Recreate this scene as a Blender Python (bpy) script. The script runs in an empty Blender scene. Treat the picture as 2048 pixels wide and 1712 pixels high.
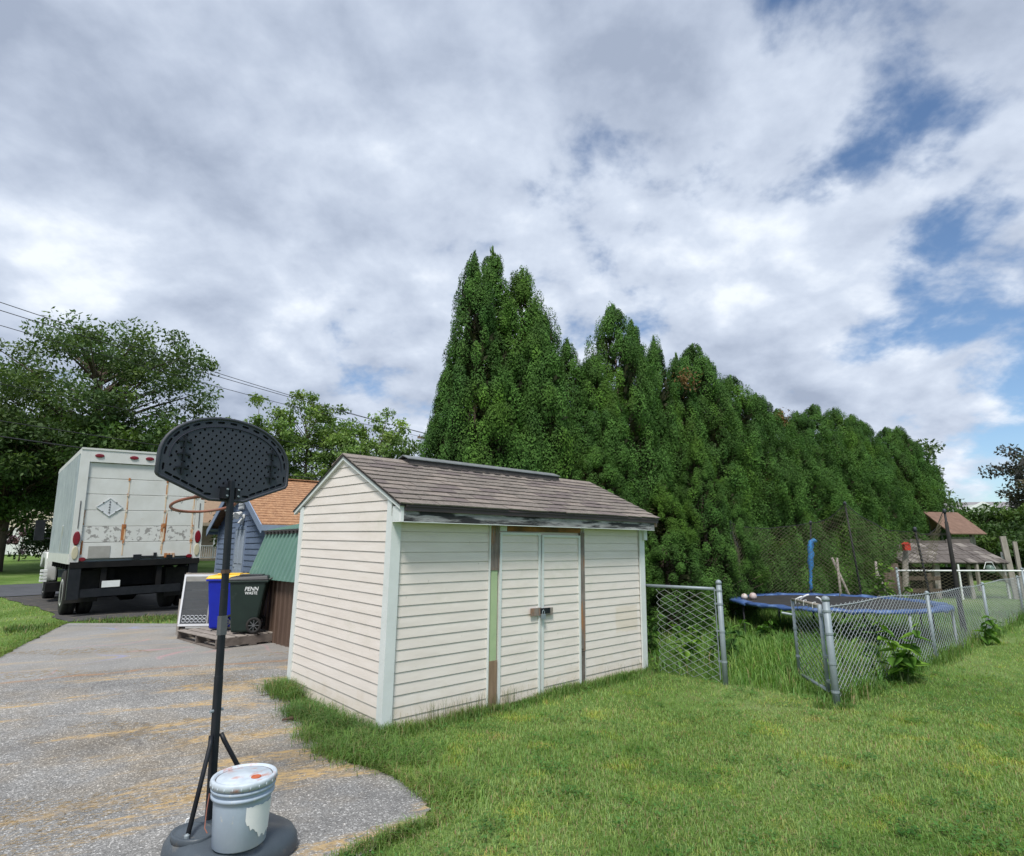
import bpy, bmesh, math, random
import numpy as np
from mathutils import Vector, Matrix

random.seed(7)
RNG = np.random.default_rng(11)
scene = bpy.context.scene
COL = scene.collection
R = math.radians

# ------------------------------------------------------------------ camera, sky, sun, exposure
cam_d = bpy.data.cameras.new("camera")
cam = bpy.data.objects.new("camera", cam_d)
COL.objects.link(cam)
cam.location = (0, 0, 1.6)
cam.rotation_euler = (R(90 + 11.77), 0, 0)
cam_d.sensor_fit = 'HORIZONTAL'
cam_d.sensor_width = 36
cam_d.lens = 36 * 1147 / 2048
cam_d.clip_start = 0.05
cam_d.clip_end = 3000
scene.camera = cam

SKY_OFF = (1.2, 8.4, 0.0)
SUN_EL, SUN_AZ = R(58), R(188)      # azimuth measured from +Y towards +X (sun is behind the viewer)


def nd(nt, typ, **kw):
    n = nt.nodes.new(typ)
    for k, v in kw.items():
        setattr(n, k, v)
    return n


def setin(n, **kw):
    for k, v in kw.items():
        n.inputs[k].default_value = v
    return n


def ramp(nt, pts, interp='LINEAR'):
    n = nt.nodes.new('ShaderNodeValToRGB')
    cr = n.color_ramp
    cr.interpolation = interp
    while len(cr.elements) < len(pts):
        cr.elements.new(0.5)
    for e, (p, c) in zip(cr.elements, pts):
        e.position = p
        e.color = (c, c, c, 1) if isinstance(c, (int, float)) else (*c, 1)
    return n


def mth(nt, op, a, b=None, clamp=False):
    n = nt.nodes.new('ShaderNodeMath')
    n.operation = op
    n.use_clamp = clamp
    for i, x in enumerate((a, b)):
        if x is None:
            continue
        if isinstance(x, (int, float)):
            n.inputs[i].default_value = x
        else:
            nt.links.new(x, n.inputs[i])
    return n.outputs[0]


def vmath(nt, op, a, b):
    n = nt.nodes.new('ShaderNodeVectorMath')
    n.operation = op
    for i, x in enumerate((a, b)):
        if isinstance(x, (tuple, list)):
            n.inputs[i].default_value = x
        else:
            nt.links.new(x, n.inputs[i])
    return n.outputs[0]


def mixc(nt, fac, a, b, mode='MIX'):
    n = nt.nodes.new('ShaderNodeMix')
    n.data_type = 'RGBA'
    n.blend_type = mode
    for idx, x in ((0, fac), (6, a), (7, b)):
        if isinstance(x, (int, float)):
            n.inputs[idx].default_value = x
        elif isinstance(x, (tuple, list)):
            n.inputs[idx].default_value = (*x[:3], 1)
        else:
            nt.links.new(x, n.inputs[idx])
    return n.outputs[2]


def noise(nt, vec, scale, detail=4.0, rough=0.5, dist=0.0):
    n = nt.nodes.new('ShaderNodeTexNoise')
    n.inputs['Scale'].default_value = scale
    n.inputs['Detail'].default_value = detail
    n.inputs['Roughness'].default_value = rough
    n.inputs['Distortion'].default_value = dist
    if vec is not None:
        nt.links.new(vec, n.inputs['Vector'])
    return n.outputs[0]


def build_world():
    w = bpy.data.worlds.new("World")
    scene.world = w
    w.use_nodes = True
    nt = w.node_tree
    nt.nodes.clear()
    out = nd(nt, 'ShaderNodeOutputWorld')
    bg = nd(nt, 'ShaderNodeBackground')
    nt.links.new(bg.outputs[0], out.inputs[0])
    sky = nd(nt, 'ShaderNodeTexSky')
    sky.sky_type = 'NISHITA'
    sky.sun_disc = False
    sky.sun_elevation = SUN_EL
    sky.sun_rotation = SUN_AZ
    sky.air_density = 1.0
    sky.dust_density = 0.6
    sky.ozone_density = 2.0
    tc = nd(nt, 'ShaderNodeTexCoord').outputs['Generated']
    sep = nd(nt, 'ShaderNodeSeparateXYZ')
    nt.links.new(tc, sep.inputs[0])
    zc = mth(nt, 'ADD', mth(nt, 'MAXIMUM', sep.outputs[2], 0.0), 0.42)
    px = mth(nt, 'DIVIDE', sep.outputs[0], zc)
    py = mth(nt, 'DIVIDE', sep.outputs[1], zc)
    comb = nd(nt, 'ShaderNodeCombineXYZ')
    nt.links.new(px, comb.inputs[0])
    nt.links.new(py, comb.inputs[1])
    comb.inputs[2].default_value = 3.7
    P = comb.outputs[0]
    # soft warp so that the puffs are not isotropic
    wn = nd(nt, 'ShaderNodeTexNoise')
    setin(wn, Scale=3.0, Detail=2.0)
    nt.links.new(P, wn.inputs['Vector'])
    P = vmath(nt, 'ADD', P, vmath(nt, 'MULTIPLY', wn.outputs['Color'], (0.07, 0.07, 0.0)))
    P = vmath(nt, 'ADD', P, SKY_OFF)
    fine = 3.6
    cov = noise(nt, P, fine, 12.0, 0.55)
    cov2 = noise(nt, vmath(nt, 'ADD', P, (0.015, -0.055, 0.0)), fine, 8.0, 0.56)
    big = noise(nt, P, 1.15, 2.0, 0.5)
    # thinner cover low down on the +X side, as a weather edge
    edge = mth(nt, 'MULTIPLY', mth(nt, 'MAXIMUM', mth(nt, 'SUBTRACT', sep.outputs[0], 0.36), 0.0), mth(nt, 'SUBTRACT', mth(nt, 'MULTIPLY', sep.outputs[2], 0.55), 0.74))
    c = mth(nt, 'ADD', mth(nt, 'ADD', cov, mth(nt, 'MULTIPLY', mth(nt, 'SUBTRACT', big, 0.5), 0.30)), edge)
    mask = ramp(nt, [(0.0, 0.0), (0.25, 0.0), (0.39, 1.0)], 'EASE')
    nt.links.new(c, mask.inputs[0])
    relief = mth(nt, 'MULTIPLY', mth(nt, 'SUBTRACT', cov, cov2), 2.3)
    thick = mth(nt, 'MULTIPLY', mth(nt, 'SUBTRACT', c, 0.5), -0.7)
    med = mth(nt, 'MULTIPLY', mth(nt, 'SUBTRACT', noise(nt, vmath(nt, 'ADD', P, (3.1, 7.7, 0)), 1.9, 4.0, 0.55), 0.5), 2.3)
    sh = mth(nt, 'ADD', mth(nt, 'ADD', mth(nt, 'ADD', relief, thick), med), 0.47, clamp=True)
    ccol = ramp(nt, [(0.0, (0.245, 0.287, 0.37)), (0.35, (0.335, 0.382, 0.47)), (0.70, (0.44, 0.49, 0.575)), (1.0, (0.60, 0.64, 0.695))])
    nt.links.new(sh, ccol.inputs[0])
    skyc = mixc(nt, 1.0, sky.outputs[0], (0.078, 0.086, 0.092), 'MULTIPLY')
    fin = mixc(nt, mask.outputs[0], skyc, ccol.outputs[0])
    nt.links.new(fin, bg.inputs[0])
    bg.inputs[1].default_value = 1.0


build_world()
sun_d = bpy.data.lights.new("sun", 'SUN')
sun_d.energy = 2.4
sun_d.angle = R(14)
sun_d.color = (1.0, 0.96, 0.9)
sun = bpy.data.objects.new("sun", sun_d)
COL.objects.link(sun)
sd = Vector((math.sin(SUN_AZ) * math.cos(SUN_EL), math.cos(SUN_AZ) * math.cos(SUN_EL), math.sin(SUN_EL)))
sun.rotation_euler = sd.to_track_quat('Z', 'Y').to_euler()
scene.view_settings.view_transform = 'Standard'
scene.view_settings.look = 'None'
scene.view_settings.gamma = 1
scene.view_settings.exposure = 0.66
scene.cycles.max_bounces = 8
scene.cycles.transparent_max_bounces = 12

# ------------------------------------------------------------------ materials
MATS = {}


def principled(name):
    m = bpy.data.materials.new(name)
    m.use_nodes = True
    nt = m.node_tree
    b = nt.nodes['Principled BSDF']
    MATS[name] = m
    return m, nt, b


def pmat(name, c1, c2=None, scale=8.0, rough=0.6, metal=0.0, bump=0.0, bscale=40.0, stretch=(1, 1, 1), spots=None, spec=0.4, contrast=(0.35, 0.68)):
    """colour mottled between c1 and c2 in world space, optional third colour in spots, optional fine bump"""
    m, nt, b = principled(name)
    geo = nd(nt, 'ShaderNodeNewGeometry').outputs['Position']
    vec = vmath(nt, 'MULTIPLY', geo, stretch)
    c2 = c2 or tuple(x * 0.8 for x in c1)
    f = ramp(nt, [(contrast[0], 0.0), (contrast[1], 1.0)])
    nt.links.new(noise(nt, vec, scale, 6.0, 0.6), f.inputs[0])
    colr = mixc(nt, f.outputs[0], c1, c2)
    if spots:
        col3, sscale, lo, hi = spots
        g = ramp(nt, [(lo, 0.0), (hi, 1.0)])
        nt.links.new(noise(nt, vmath(nt, 'ADD', vec, (7.1, 3.3, 9.2)), sscale, 5.0, 0.62), g.inputs[0])
        colr = mixc(nt, g.outputs[0], colr, col3)
    nt.links.new(colr, b.inputs['Base Color'])
    b.inputs['Roughness'].default_value = rough
    b.inputs['Metallic'].default_value = metal
    b.inputs['Specular IOR Level'].default_value = spec
    if bump:
        bp = nd(nt, 'ShaderNodeBump')
        bp.inputs['Strength'].default_value = bump
        bp.inputs['Distance'].default_value = 0.01
        nt.links.new(noise(nt, vec, bscale, 4.0, 0.6), bp.inputs['Height'])
        nt.links.new(bp.outputs[0], b.inputs['Normal'])
    return m


def leafmat(name, tint=(1, 1, 1), trans=0.25, patch=None, rough=0.6):
    """leaf colour comes from each leaf's own stored colour, varied a little over space"""
    m, nt, b = principled(name)
    at = nd(nt, 'ShaderNodeVertexColor')
    at.layer_name = 'Col'
    colr = mixc(nt, 1.0, at.outputs[0], tint, 'MULTIPLY')
    if patch:
        geo = nd(nt, 'ShaderNodeNewGeometry').outputs['Position']
        for (pc, sc, lo, hi, off) in patch:
            g = ramp(nt, [(lo, 0.0), (hi, 1.0)])
            nt.links.new(noise(nt, vmath(nt, 'ADD', geo, off), sc, 4.0, 0.55), g.inputs[0])
            colr = mixc(nt, g.outputs[0], colr, mixc(nt, 1.0, colr, pc, 'MULTIPLY'))
    nt.links.new(colr, b.inputs['Base Color'])
    b.inputs['Roughness'].default_value = rough
    b.inputs['Specular IOR Level'].default_value = 0.25
    tr = nd(nt, 'ShaderNodeBsdfTranslucent')
    nt.links.new(mixc(nt, 1.0, colr, (1.2, 1.35, 0.6), 'MULTIPLY'), tr.inputs[0])
    mx = nd(nt, 'ShaderNodeMixShader')
    mx.inputs[0].default_value = trans
    nt.links.new(b.outputs[0], mx.inputs[1])
    nt.links.new(tr.outputs[0], mx.inputs[2])
    nt.links.new(mx.outputs[0], nt.nodes['Material Output'].inputs[0])
    return m


pmat('white_trim', (0.70, 0.735, 0.725), (0.64, 0.675, 0.66), 5, 0.45, spots=((0.45, 0.46, 0.40), 7, 0.68, 0.85))
pmat('white_paint', (0.74, 0.75, 0.76), (0.68, 0.69, 0.70), 3, 0.4, spots=((0.50, 0.47, 0.42), 4, 0.66, 0.82))
pmat('weathered_wood', (0.27, 0.225, 0.195), (0.12, 0.10, 0.09), 10, 0.85, bump=0.5, bscale=60, stretch=(3, 3, 0.6), spots=((0.36, 0.17, 0.075), 3.5, 0.50, 0.66))
pmat('raw_wood', (0.29, 0.20, 0.13), (0.21, 0.14, 0.09), 9, 0.8, bump=0.3, bscale=80, stretch=(3, 3, 0.5))
pmat('stained_wood', (0.36, 0.16, 0.06), (0.10, 0.06, 0.035), 4, 0.8, bump=0.3, bscale=60)
pmat('green_board', (0.42, 0.53, 0.31), (0.36, 0.47, 0.27), 6, 0.5, spots=((0.25, 0.3, 0.2), 9, 0.7, 0.8))
pmat('shingle_a', (0.235, 0.203, 0.177), (0.158, 0.135, 0.120), 14, 0.95, bump=0.6, bscale=220, spots=((0.31, 0.28, 0.26), 60, 0.56, 0.66))
pmat('shingle_b', (0.285, 0.243, 0.212), (0.205, 0.172, 0.15), 14, 0.95, bump=0.6, bscale=220, spots=((0.33, 0.29, 0.27), 60, 0.56, 0.66))
pmat('shingle_c', (0.20, 0.165, 0.155), (0.135, 0.112, 0.108), 14, 0.95, bump=0.6, bscale=220)
pmat('tar', (0.035, 0.032, 0.034), (0.06, 0.055, 0.055), 12, 0.8)
pmat('drip_edge', (0.075, 0.052, 0.055), (0.055, 0.04, 0.042), 6, 0.5)
pmat('fascia_board', (0.42, 0.42, 0.42), (0.20, 0.20, 0.205), 3.0, 0.85, bump=0.5, bscale=40, stretch=(1.2, 1.2, 9), spots=((0.03, 0.03, 0.033), 1.7, 0.45, 0.56))
pmat('galvanised', (0.285, 0.335, 0.365), (0.225, 0.265, 0.29), 9, 0.5, 0.12, spots=((0.33, 0.28, 0.24), 6, 0.72, 0.8))
pmat('wire', (0.42, 0.45, 0.46), (0.34, 0.365, 0.375), 6, 0.5, 0.15)
pmat('vent_metal', (0.25, 0.265, 0.27), (0.19, 0.20, 0.205), 8, 0.5, 0.3)
pmat('black_metal', (0.009, 0.011, 0.015), (0.017, 0.019, 0.024), 8, 0.5, spots=((0.05, 0.045, 0.045), 14, 0.68, 0.76), spec=0.3)
pmat('black_rubber', (0.014, 0.014, 0.015), (0.03, 0.028, 0.026), 9, 0.85)
pmat('black_frame', (0.006, 0.0065, 0.008), (0.014, 0.013, 0.013), 5, 0.8, spec=0.2)
pmat('grey_plastic', (0.046, 0.050, 0.064), (0.038, 0.042, 0.054), 8, 0.5, bump=0.1, bscale=200)
pmat('dark_recess', (0.016, 0.018, 0.035), (0.013, 0.014, 0.028), 8, 0.6)
pmat('base_plastic', (0.072, 0.090, 0.108), (0.056, 0.07, 0.086), 5, 0.45, bump=0.15, bscale=90, spots=((0.20, 0.18, 0.15), 11, 0.58, 0.76))
pmat('rim_orange', (0.32, 0.12, 0.08), (0.22, 0.10, 0.075), 10, 0.55)
pmat('pail', (0.39, 0.47, 0.565), (0.33, 0.40, 0.49), 9, 0.42, bump=0.06, bscale=120, stretch=(1, 1, 0.5), spots=((0.55, 0.54, 0.50), 22, 0.64, 0.70))
pmat('pail_lid', (0.55, 0.62, 0.68), (0.42, 0.48, 0.54), 16, 0.5, spots=((0.50, 0.30, 0.27), 13, 0.54, 0.66))
pmat('paper', (0.78, 0.79, 0.78), (0.72, 0.74, 0.74), 14, 0.7, spots=((0.55, 0.6, 0.6), 40, 0.66, 0.75))
pmat('rust_cap', (0.52, 0.13, 0.045), (0.40, 0.10, 0.05), 60, 0.7)
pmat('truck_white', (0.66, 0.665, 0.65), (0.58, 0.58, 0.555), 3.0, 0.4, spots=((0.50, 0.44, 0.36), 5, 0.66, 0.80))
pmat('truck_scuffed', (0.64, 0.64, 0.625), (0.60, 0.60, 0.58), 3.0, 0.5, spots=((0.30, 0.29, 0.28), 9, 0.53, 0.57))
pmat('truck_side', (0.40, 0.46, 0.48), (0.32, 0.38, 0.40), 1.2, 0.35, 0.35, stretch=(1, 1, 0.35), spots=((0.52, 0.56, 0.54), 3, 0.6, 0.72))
pmat('truck_rib', (0.52, 0.57, 0.58), (0.40, 0.45, 0.47), 2.0, 0.4, 0.2)
pmat('rust', (0.46, 0.20, 0.07), (0.30, 0.10, 0.04), 11, 0.9, stretch=(1, 1, 0.5), spots=((0.66, 0.60, 0.50), 7, 0.5, 0.6))
pmat('rust_bleed', (0.60, 0.36, 0.17), (0.66, 0.58, 0.47), 7, 0.9, stretch=(1, 1, 0.4))
pmat('red_lens', (0.20, 0.012, 0.022), (0.15, 0.010, 0.018), 8, 0.25)
pmat('clear_lens', (0.55, 0.50, 0.36), (0.48, 0.44, 0.32), 8, 0.25)
pmat('plate_grey', (0.36, 0.35, 0.33), (0.30, 0.29, 0.27), 9, 0.6)
pmat('decal_grey', (0.10, 0.105, 0.11), (0.08, 0.085, 0.09), 30, 0.6)
pmat('placard', (0.62, 0.64, 0.66), (0.55, 0.57, 0.6), 5, 0.45)
pmat('dark_mark', (0.10, 0.10, 0.11), (0.16, 0.15, 0.15), 8, 0.6)
pmat('garage_blue', (0.185, 0.245, 0.36), (0.155, 0.21, 0.315), 3, 0.5, stretch=(1, 1, 4), spots=((0.25, 0.30, 0.40), 4, 0.6, 0.75))
pmat('garage_trim', (0.27, 0.34, 0.46), (0.23, 0.29, 0.40), 4, 0.5)
pmat('garage_door', (0.42, 0.49, 0.58), (0.37, 0.44, 0.53), 4, 0.5)
pmat('roof_brown', (0.46, 0.255, 0.135), (0.28, 0.145, 0.08), 7, 0.95, bump=0.6, bscale=90, stretch=(1, 1, 3), contrast=(0.3, 0.62), spots=((0.52, 0.33, 0.19), 20, 0.55, 0.62))
pmat('green_metal', (0.125, 0.235, 0.19), (0.105, 0.20, 0.165), 2, 0.4, 0.1, spots=((0.18, 0.29, 0.24), 4, 0.6, 0.75))
pmat('brown_metal', (0.125, 0.082, 0.06), (0.10, 0.065, 0.05), 3, 0.5, 0.1, stretch=(1, 1, 0.3), spots=((0.18, 0.13, 0.10), 4, 0.62, 0.75))
pmat('bin_green', (0.015, 0.030, 0.024), (0.012, 0.024, 0.02), 5, 0.45, spots=((0.035, 0.05, 0.045), 8, 0.62, 0.74))
pmat('bin_black', (0.018, 0.020, 0.024), (0.03, 0.032, 0.036), 6, 0.45)
pmat('bin_blue', (0.008, 0.022, 0.40), (0.006, 0.016, 0.32), 5, 0.4)
pmat('bin_yellow', (0.80, 0.50, 0.02), (0.74, 0.44, 0.02), 5, 0.4)
pmat('print_white', (0.78, 0.80, 0.80), (0.70, 0.72, 0.72), 12, 0.6)
pmat('pallet_wood', (0.34, 0.30, 0.265), (0.22, 0.19, 0.165), 8, 0.9, bump=0.5, bscale=50, stretch=(1, 1, 2))
pmat('pallet_dark', (0.20, 0.17, 0.15), (0.12, 0.10, 0.085), 8, 0.9, bump=0.5, bscale=50)
pmat('screen_frame', (0.76, 0.77, 0.80), (0.70, 0.71, 0.74), 8, 0.4)
pmat('screen_ring', (0.45, 0.47, 0.50), (0.40, 0.42, 0.45), 8, 0.6)
pmat('brick_tan', (0.30, 0.21, 0.14), (0.22, 0.15, 0.10), 6, 0.9, stretch=(1, 1, 4))
pmat('siding_tan', (0.40, 0.34, 0.26), (0.34, 0.29, 0.22), 4, 0.7)
pmat('far_house', (0.42, 0.46, 0.40), (0.38, 0.42, 0.36), 4, 0.7)
pmat('far_roof', (0.26, 0.25, 0.26), (0.20, 0.19, 0.20), 6, 0.9)
pmat('cream_roof', (0.66, 0.60, 0.48), (0.60, 0.54, 0.42), 2, 0.7)
pmat('bark', (0.12, 0.09, 0.07), (0.07, 0.052, 0.04), 6, 0.95, bump=0.8, bscale=25, stretch=(3, 3, 0.5))
pmat('bark_pale', (0.22, 0.18, 0.14), (0.14, 0.11, 0.085), 6, 0.95, bump=0.8, bscale=25, stretch=(3, 3, 0.5))
pmat('blue_pad', (0.055, 0.115, 0.29), (0.034, 0.07, 0.19), 6, 0.5, bump=0.5, bscale=14, spots=((0.16, 0.26, 0.48), 5, 0.54, 0.70))
pmat('blue_foam', (0.06, 0.27, 0.60), (0.04, 0.18, 0.45), 7, 0.6, bump=0.6, bscale=20)
pmat('jump_mat', (0.022, 0.021, 0.021), (0.04, 0.037, 0.035), 5, 0.8)
pmat('net_cord', (0.17, 0.155, 0.095), (0.09, 0.085, 0.055), 3, 0.8)
pmat('ball_white', (0.62, 0.57, 0.52), (0.50, 0.44, 0.40), 8, 0.6, spots=((0.30, 0.16, 0.12), 7, 0.6, 0.68))
pmat('ball_pink', (0.55, 0.47, 0.45), (0.40, 0.30, 0.28), 8, 0.6, spots=((0.30, 0.14, 0.11), 7, 0.58, 0.66))
pmat('post_wood', (0.34, 0.31, 0.28), (0.22, 0.195, 0.17), 6, 0.9, bump=0.5, bscale=30, stretch=(3, 3, 0.5))
pmat('plank_grey', (0.155, 0.135, 0.125), (0.095, 0.082, 0.075), 4, 0.9, bump=0.5, bscale=30)
pmat('plank_pale', (0.26, 0.235, 0.215), (0.17, 0.15, 0.135), 4, 0.9, bump=0.5, bscale=30)
pmat('roof_rusty', (0.22, 0.135, 0.10), (0.15, 0.09, 0.065), 3, 0.85, stretch=(2, 2, 0.7))
pmat('red_plastic', (0.50, 0.035, 0.02), (0.40, 0.03, 0.02), 6, 0.5)
pmat('cable', (0.025, 0.025, 0.028), (0.035, 0.035, 0.038), 3, 0.7)
pmat('pole_wood', (0.22, 0.17, 0.13), (0.15, 0.12, 0.09), 4, 0.9)
pmat('glass_dark', (0.02, 0.025, 0.03), (0.03, 0.035, 0.04), 2, 0.1)
pmat('glass_green', (0.10, 0.15, 0.13), (0.14, 0.19, 0.16), 6, 0.2)
pmat('twig', (0.10, 0.06, 0.04), (0.06, 0.04, 0.03), 20, 0.9)
pmat('soil', (0.20, 0.15, 0.10), (0.13, 0.10, 0.07), 6, 1.0, bump=0.6, bscale=60)
pmat('asphalt_road', (0.085, 0.09, 0.10), (0.06, 0.063, 0.07), 3, 0.9, bump=0.4, bscale=120)
pmat('asphalt_pad', (0.075, 0.072, 0.07), (0.05, 0.048, 0.047), 3, 0.95, bump=0.4, bscale=100, spots=((0.13, 0.115, 0.085), 4, 0.56, 0.68))
pmat('stone_chip', (0.60, 0.58, 0.55), (0.36, 0.34, 0.32), 90, 0.9)
pmat('straw', (0.42, 0.31, 0.16), (0.30, 0.22, 0.12), 20, 0.95)
leafmat('leaf_thuja', trans=0.12, rough=0.75, patch=[((1.22, 1.12, 0.75), 0.9, 0.50, 0.64, (3, 1, 2)), ((0.75, 0.85, 0.9), 1.3, 0.52, 0.66, (9, 4, 1))])
leafmat('leaf_brown', trans=0.15)
leafmat('leaf_broad', trans=0.28, patch=[((1.25, 1.12, 0.8), 0.45, 0.50, 0.62, (1, 2, 3))])
leafmat('leaf_weed', trans=0.3, rough=0.85, patch=[((0.7, 0.8, 0.6), 9.0, 0.48, 0.62, (2, 2, 2))])
leafmat('grass_blade', trans=0.4, rough=0.55, patch=[((1.40, 1.22, 1.45), 0.45, 0.42, 0.60, (0, 0, 0)), ((0.55, 0.72, 0.5), 1.1, 0.57, 0.68, (4, 8, 0)), ((1.35, 1.15, 0.8), 2.2, 0.54, 0.66, (7, 1, 0)), ((1.45, 1.05, 1.1), 1.5, 0.62, 0.72, (14, 3, 0))])
leafmat('long_grass', trans=0.3, rough=0.55, patch=[((1.35, 1.2, 1.2), 0.9, 0.46, 0.62, (0, 0, 0)), ((0.65, 0.8, 0.6), 1.4, 0.54, 0.66, (4, 8, 0))])


def ground_material():
    m, nt, b = principled('lawn_soil')
    geo = nd(nt, 'ShaderNodeNewGeometry').outputs['Position']
    a = ramp(nt, [(0.38, (0.10, 0.175, 0.038)), (0.52, (0.15, 0.245, 0.062)), (0.66, (0.215, 0.285, 0.105))])
    nt.links.new(noise(nt, geo, 0.5, 8.0, 0.65), a.inputs[0])
    fine = ramp(nt, [(0.3, 0.55), (0.7, 1.25)])
    nt.links.new(noise(nt, geo, 28.0, 5.0, 0.7), fine.inputs[0])
    colr = mixc(nt, 1.0, a.outputs[0], fine.outputs[0], 'MULTIPLY')
    dry = ramp(nt, [(0.62, 0.0), (0.72, 1.0)])
    nt.links.new(noise(nt, vmath(nt, 'ADD', geo, (14, 3, 0)), 1.3, 5.0, 0.6), dry.inputs[0])
    colr = mixc(nt, mth(nt, 'MULTIPLY', dry.outputs[0], 0.5), colr, (0.24, 0.21, 0.10))
    nt.links.new(colr, b.inputs['Base Color'])
    b.inputs['Roughness'].default_value = 1.0
    b.inputs['Specular IOR Level'].default_value = 0.1
    bp = nd(nt, 'ShaderNodeBump')
    bp.inputs['Strength'].default_value = 0.9
    bp.inputs['Distance'].default_value = 0.04
    nt.links.new(noise(nt, geo, 30.0, 5.0, 0.7), bp.inputs['Height'])
    nt.links.new(bp.outputs[0], b.inputs['Normal'])


def drive_material():
    m, nt, b = principled('drive_gravel')
    geo = nd(nt, 'ShaderNodeNewGeometry').outputs['Position']
    # lot-aligned coordinates: along the cracks (u) and across them
    rot = nd(nt, 'ShaderNodeMapping')
    rot.inputs['Rotation'].default_value = (0, 0, R(-26))
    nt.links.new(geo, rot.inputs['Vector'])
    lot = rot.outputs[0]
    a = ramp(nt, [(0.32, (0.178, 0.176, 0.173)), (0.5, (0.242, 0.238, 0.230)), (0.68, (0.305, 0.297, 0.282))])
    nt.links.new(noise(nt, geo, 1.1, 7.0, 0.62), a.inputs[0])
    colr = a.outputs[0]
    vo = nd(nt, 'ShaderNodeTexVoronoi')
    vo.inputs['Scale'].default_value = 115
    nt.links.new(geo, vo.inputs['Vector'])
    sp = nd(nt, 'ShaderNodeSeparateColor')
    nt.links.new(vo.outputs['Color'], sp.inputs[0])
    chip = ramp(nt, [(0.0, 0.60), (0.5, 0.95), (0.86, 1.15), (0.98, 2.1)])
    nt.links.new(sp.outputs[0], chip.inputs[0])
    colr = mixc(nt, 1.0, colr, chip.outputs[0], 'MULTIPLY')
    vo2 = nd(nt, 'ShaderNodeTexVoronoi')
    vo2.inputs['Scale'].default_value = 300
    nt.links.new(geo, vo2.inputs['Vector'])
    sp2 = nd(nt, 'ShaderNodeSeparateColor')
    nt.links.new(vo2.outputs['Color'], sp2.inputs[0])
    chip2 = ramp(nt, [(0.0, 0.70), (0.9, 1.2), (1.0, 1.5)])
    nt.links.new(sp2.outputs[1], chip2.inputs[0])
    colr = mixc(nt, 1.0, colr, chip2.outputs[0], 'MULTIPLY')
    # brownish wash of dirt
    d = ramp(nt, [(0.46, 0.0), (0.66, 0.75)])
    nt.links.new(noise(nt, vmath(nt, 'ADD', geo, (21, 5, 0)), 0.75, 6.0, 0.65), d.inputs[0])
    colr = mixc(nt, d.outputs[0], colr, mixc(nt, 1.0, colr, (0.95, 0.80, 0.60), 'MULTIPLY'))
    # tan streaks of dry needles lying across the drive
    st = vmath(nt, 'MULTIPLY', lot, (0.42, 1.9, 1))
    s = ramp(nt, [(0.53, 0.0), (0.60, 0.95)])
    nt.links.new(noise(nt, vmath(nt, 'ADD', st, (2.4, 6.1, 0)), 0.95, 8.0, 0.66, 0.25), s.inputs[0])
    fine = ramp(nt, [(0.40, 0.0), (0.56, 1.0)])
    nt.links.new(noise(nt, vmath(nt, 'MULTIPLY', lot, (0.35, 1, 1)), 42.0, 5.0, 0.7), fine.inputs[0])
    sf = mth(nt, 'MULTIPLY', s.outputs[0], fine.outputs[0])
    colr = mixc(nt, sf, colr, (0.46, 0.32, 0.15))
    # one long crack line, filled with needles, and hairline cracks
    sep = nd(nt, 'ShaderNodeSeparateXYZ')
    nt.links.new(lot, sep.inputs[0])
    wob = mth(nt, 'MULTIPLY', mth(nt, 'SUBTRACT', noise(nt, geo, 0.9, 6.0, 0.6), 0.5), 0.5)
    for off, wd, cc, k in ((8.72, 0.085, (0.34, 0.19, 0.09), 0.85), (9.55, 0.012, (0.10, 0.09, 0.085), 0.7), (7.55, 0.010, (0.13, 0.12, 0.11), 0.6)):
        dist = mth(nt, 'ABSOLUTE', mth(nt, 'SUBTRACT', mth(nt, 'ADD', sep.outputs[1], wob), off))
        ln = ramp(nt, [(0.0, 1.0), (wd, 0.0)])
        nt.links.new(dist, ln.inputs[0])
        brk = ramp(nt, [(0.36, 0.15), (0.55, 1.0)])
        nt.links.new(noise(nt, geo, 3.2, 5.0, 0.6), brk.inputs[0])
        colr = mixc(nt, mth(nt, 'MULTIPLY', mth(nt, 'MULTIPLY', ln.outputs[0], brk.outputs[0]), k), colr, cc)
    # map cracking
    ck = nd(nt, 'ShaderNodeTexVoronoi')
    ck.feature = 'DISTANCE_TO_EDGE'
    ck.inputs['Scale'].default_value = 1.15
    wob2 = nd(nt, 'ShaderNodeTexNoise')
    setin(wob2, Scale=3.0, Detail=6.0)
    nt.links.new(geo, wob2.inputs['Vector'])
    nt.links.new(vmath(nt, 'ADD', geo, vmath(nt, 'MULTIPLY', wob2.outputs['Color'], (0.5, 0.5, 0.0))), ck.inputs['Vector'])
    cl = ramp(nt, [(0.0, 1.0), (0.011, 0.0)])
    nt.links.new(ck.outputs['Distance'], cl.inputs[0])
    cg = ramp(nt, [(0.50, 0.0), (0.60, 1.0)])
    nt.links.new(noise(nt, vmath(nt, 'ADD', geo, (31, 2, 0)), 0.55, 4.0, 0.6), cg.inputs[0])
    colr = mixc(nt, mth(nt, 'MULTIPLY', mth(nt, 'MULTIPLY', cl.outputs[0], cg.outputs[0]), 0.65), colr, (0.11, 0.10, 0.09))
    # the older far slab is smoother and a touch lighter
    fs = ramp(nt, [(0.0, 0.0), (1.0, 1.0)])
    nt.links.new(mth(nt, 'MULTIPLY', mth(nt, 'SUBTRACT', mth(nt, 'ADD', sep.outputs[1], wob), 8.7), 4.0, clamp=True), fs.inputs[0])
    slab = mixc(nt, noise(nt, geo, 2.0, 7.0, 0.65), (0.24, 0.235, 0.228), (0.35, 0.34, 0.322))
    colr = mixc(nt, mth(nt, 'MULTIPLY', fs.outputs[0], 0.55), colr, slab)
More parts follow.
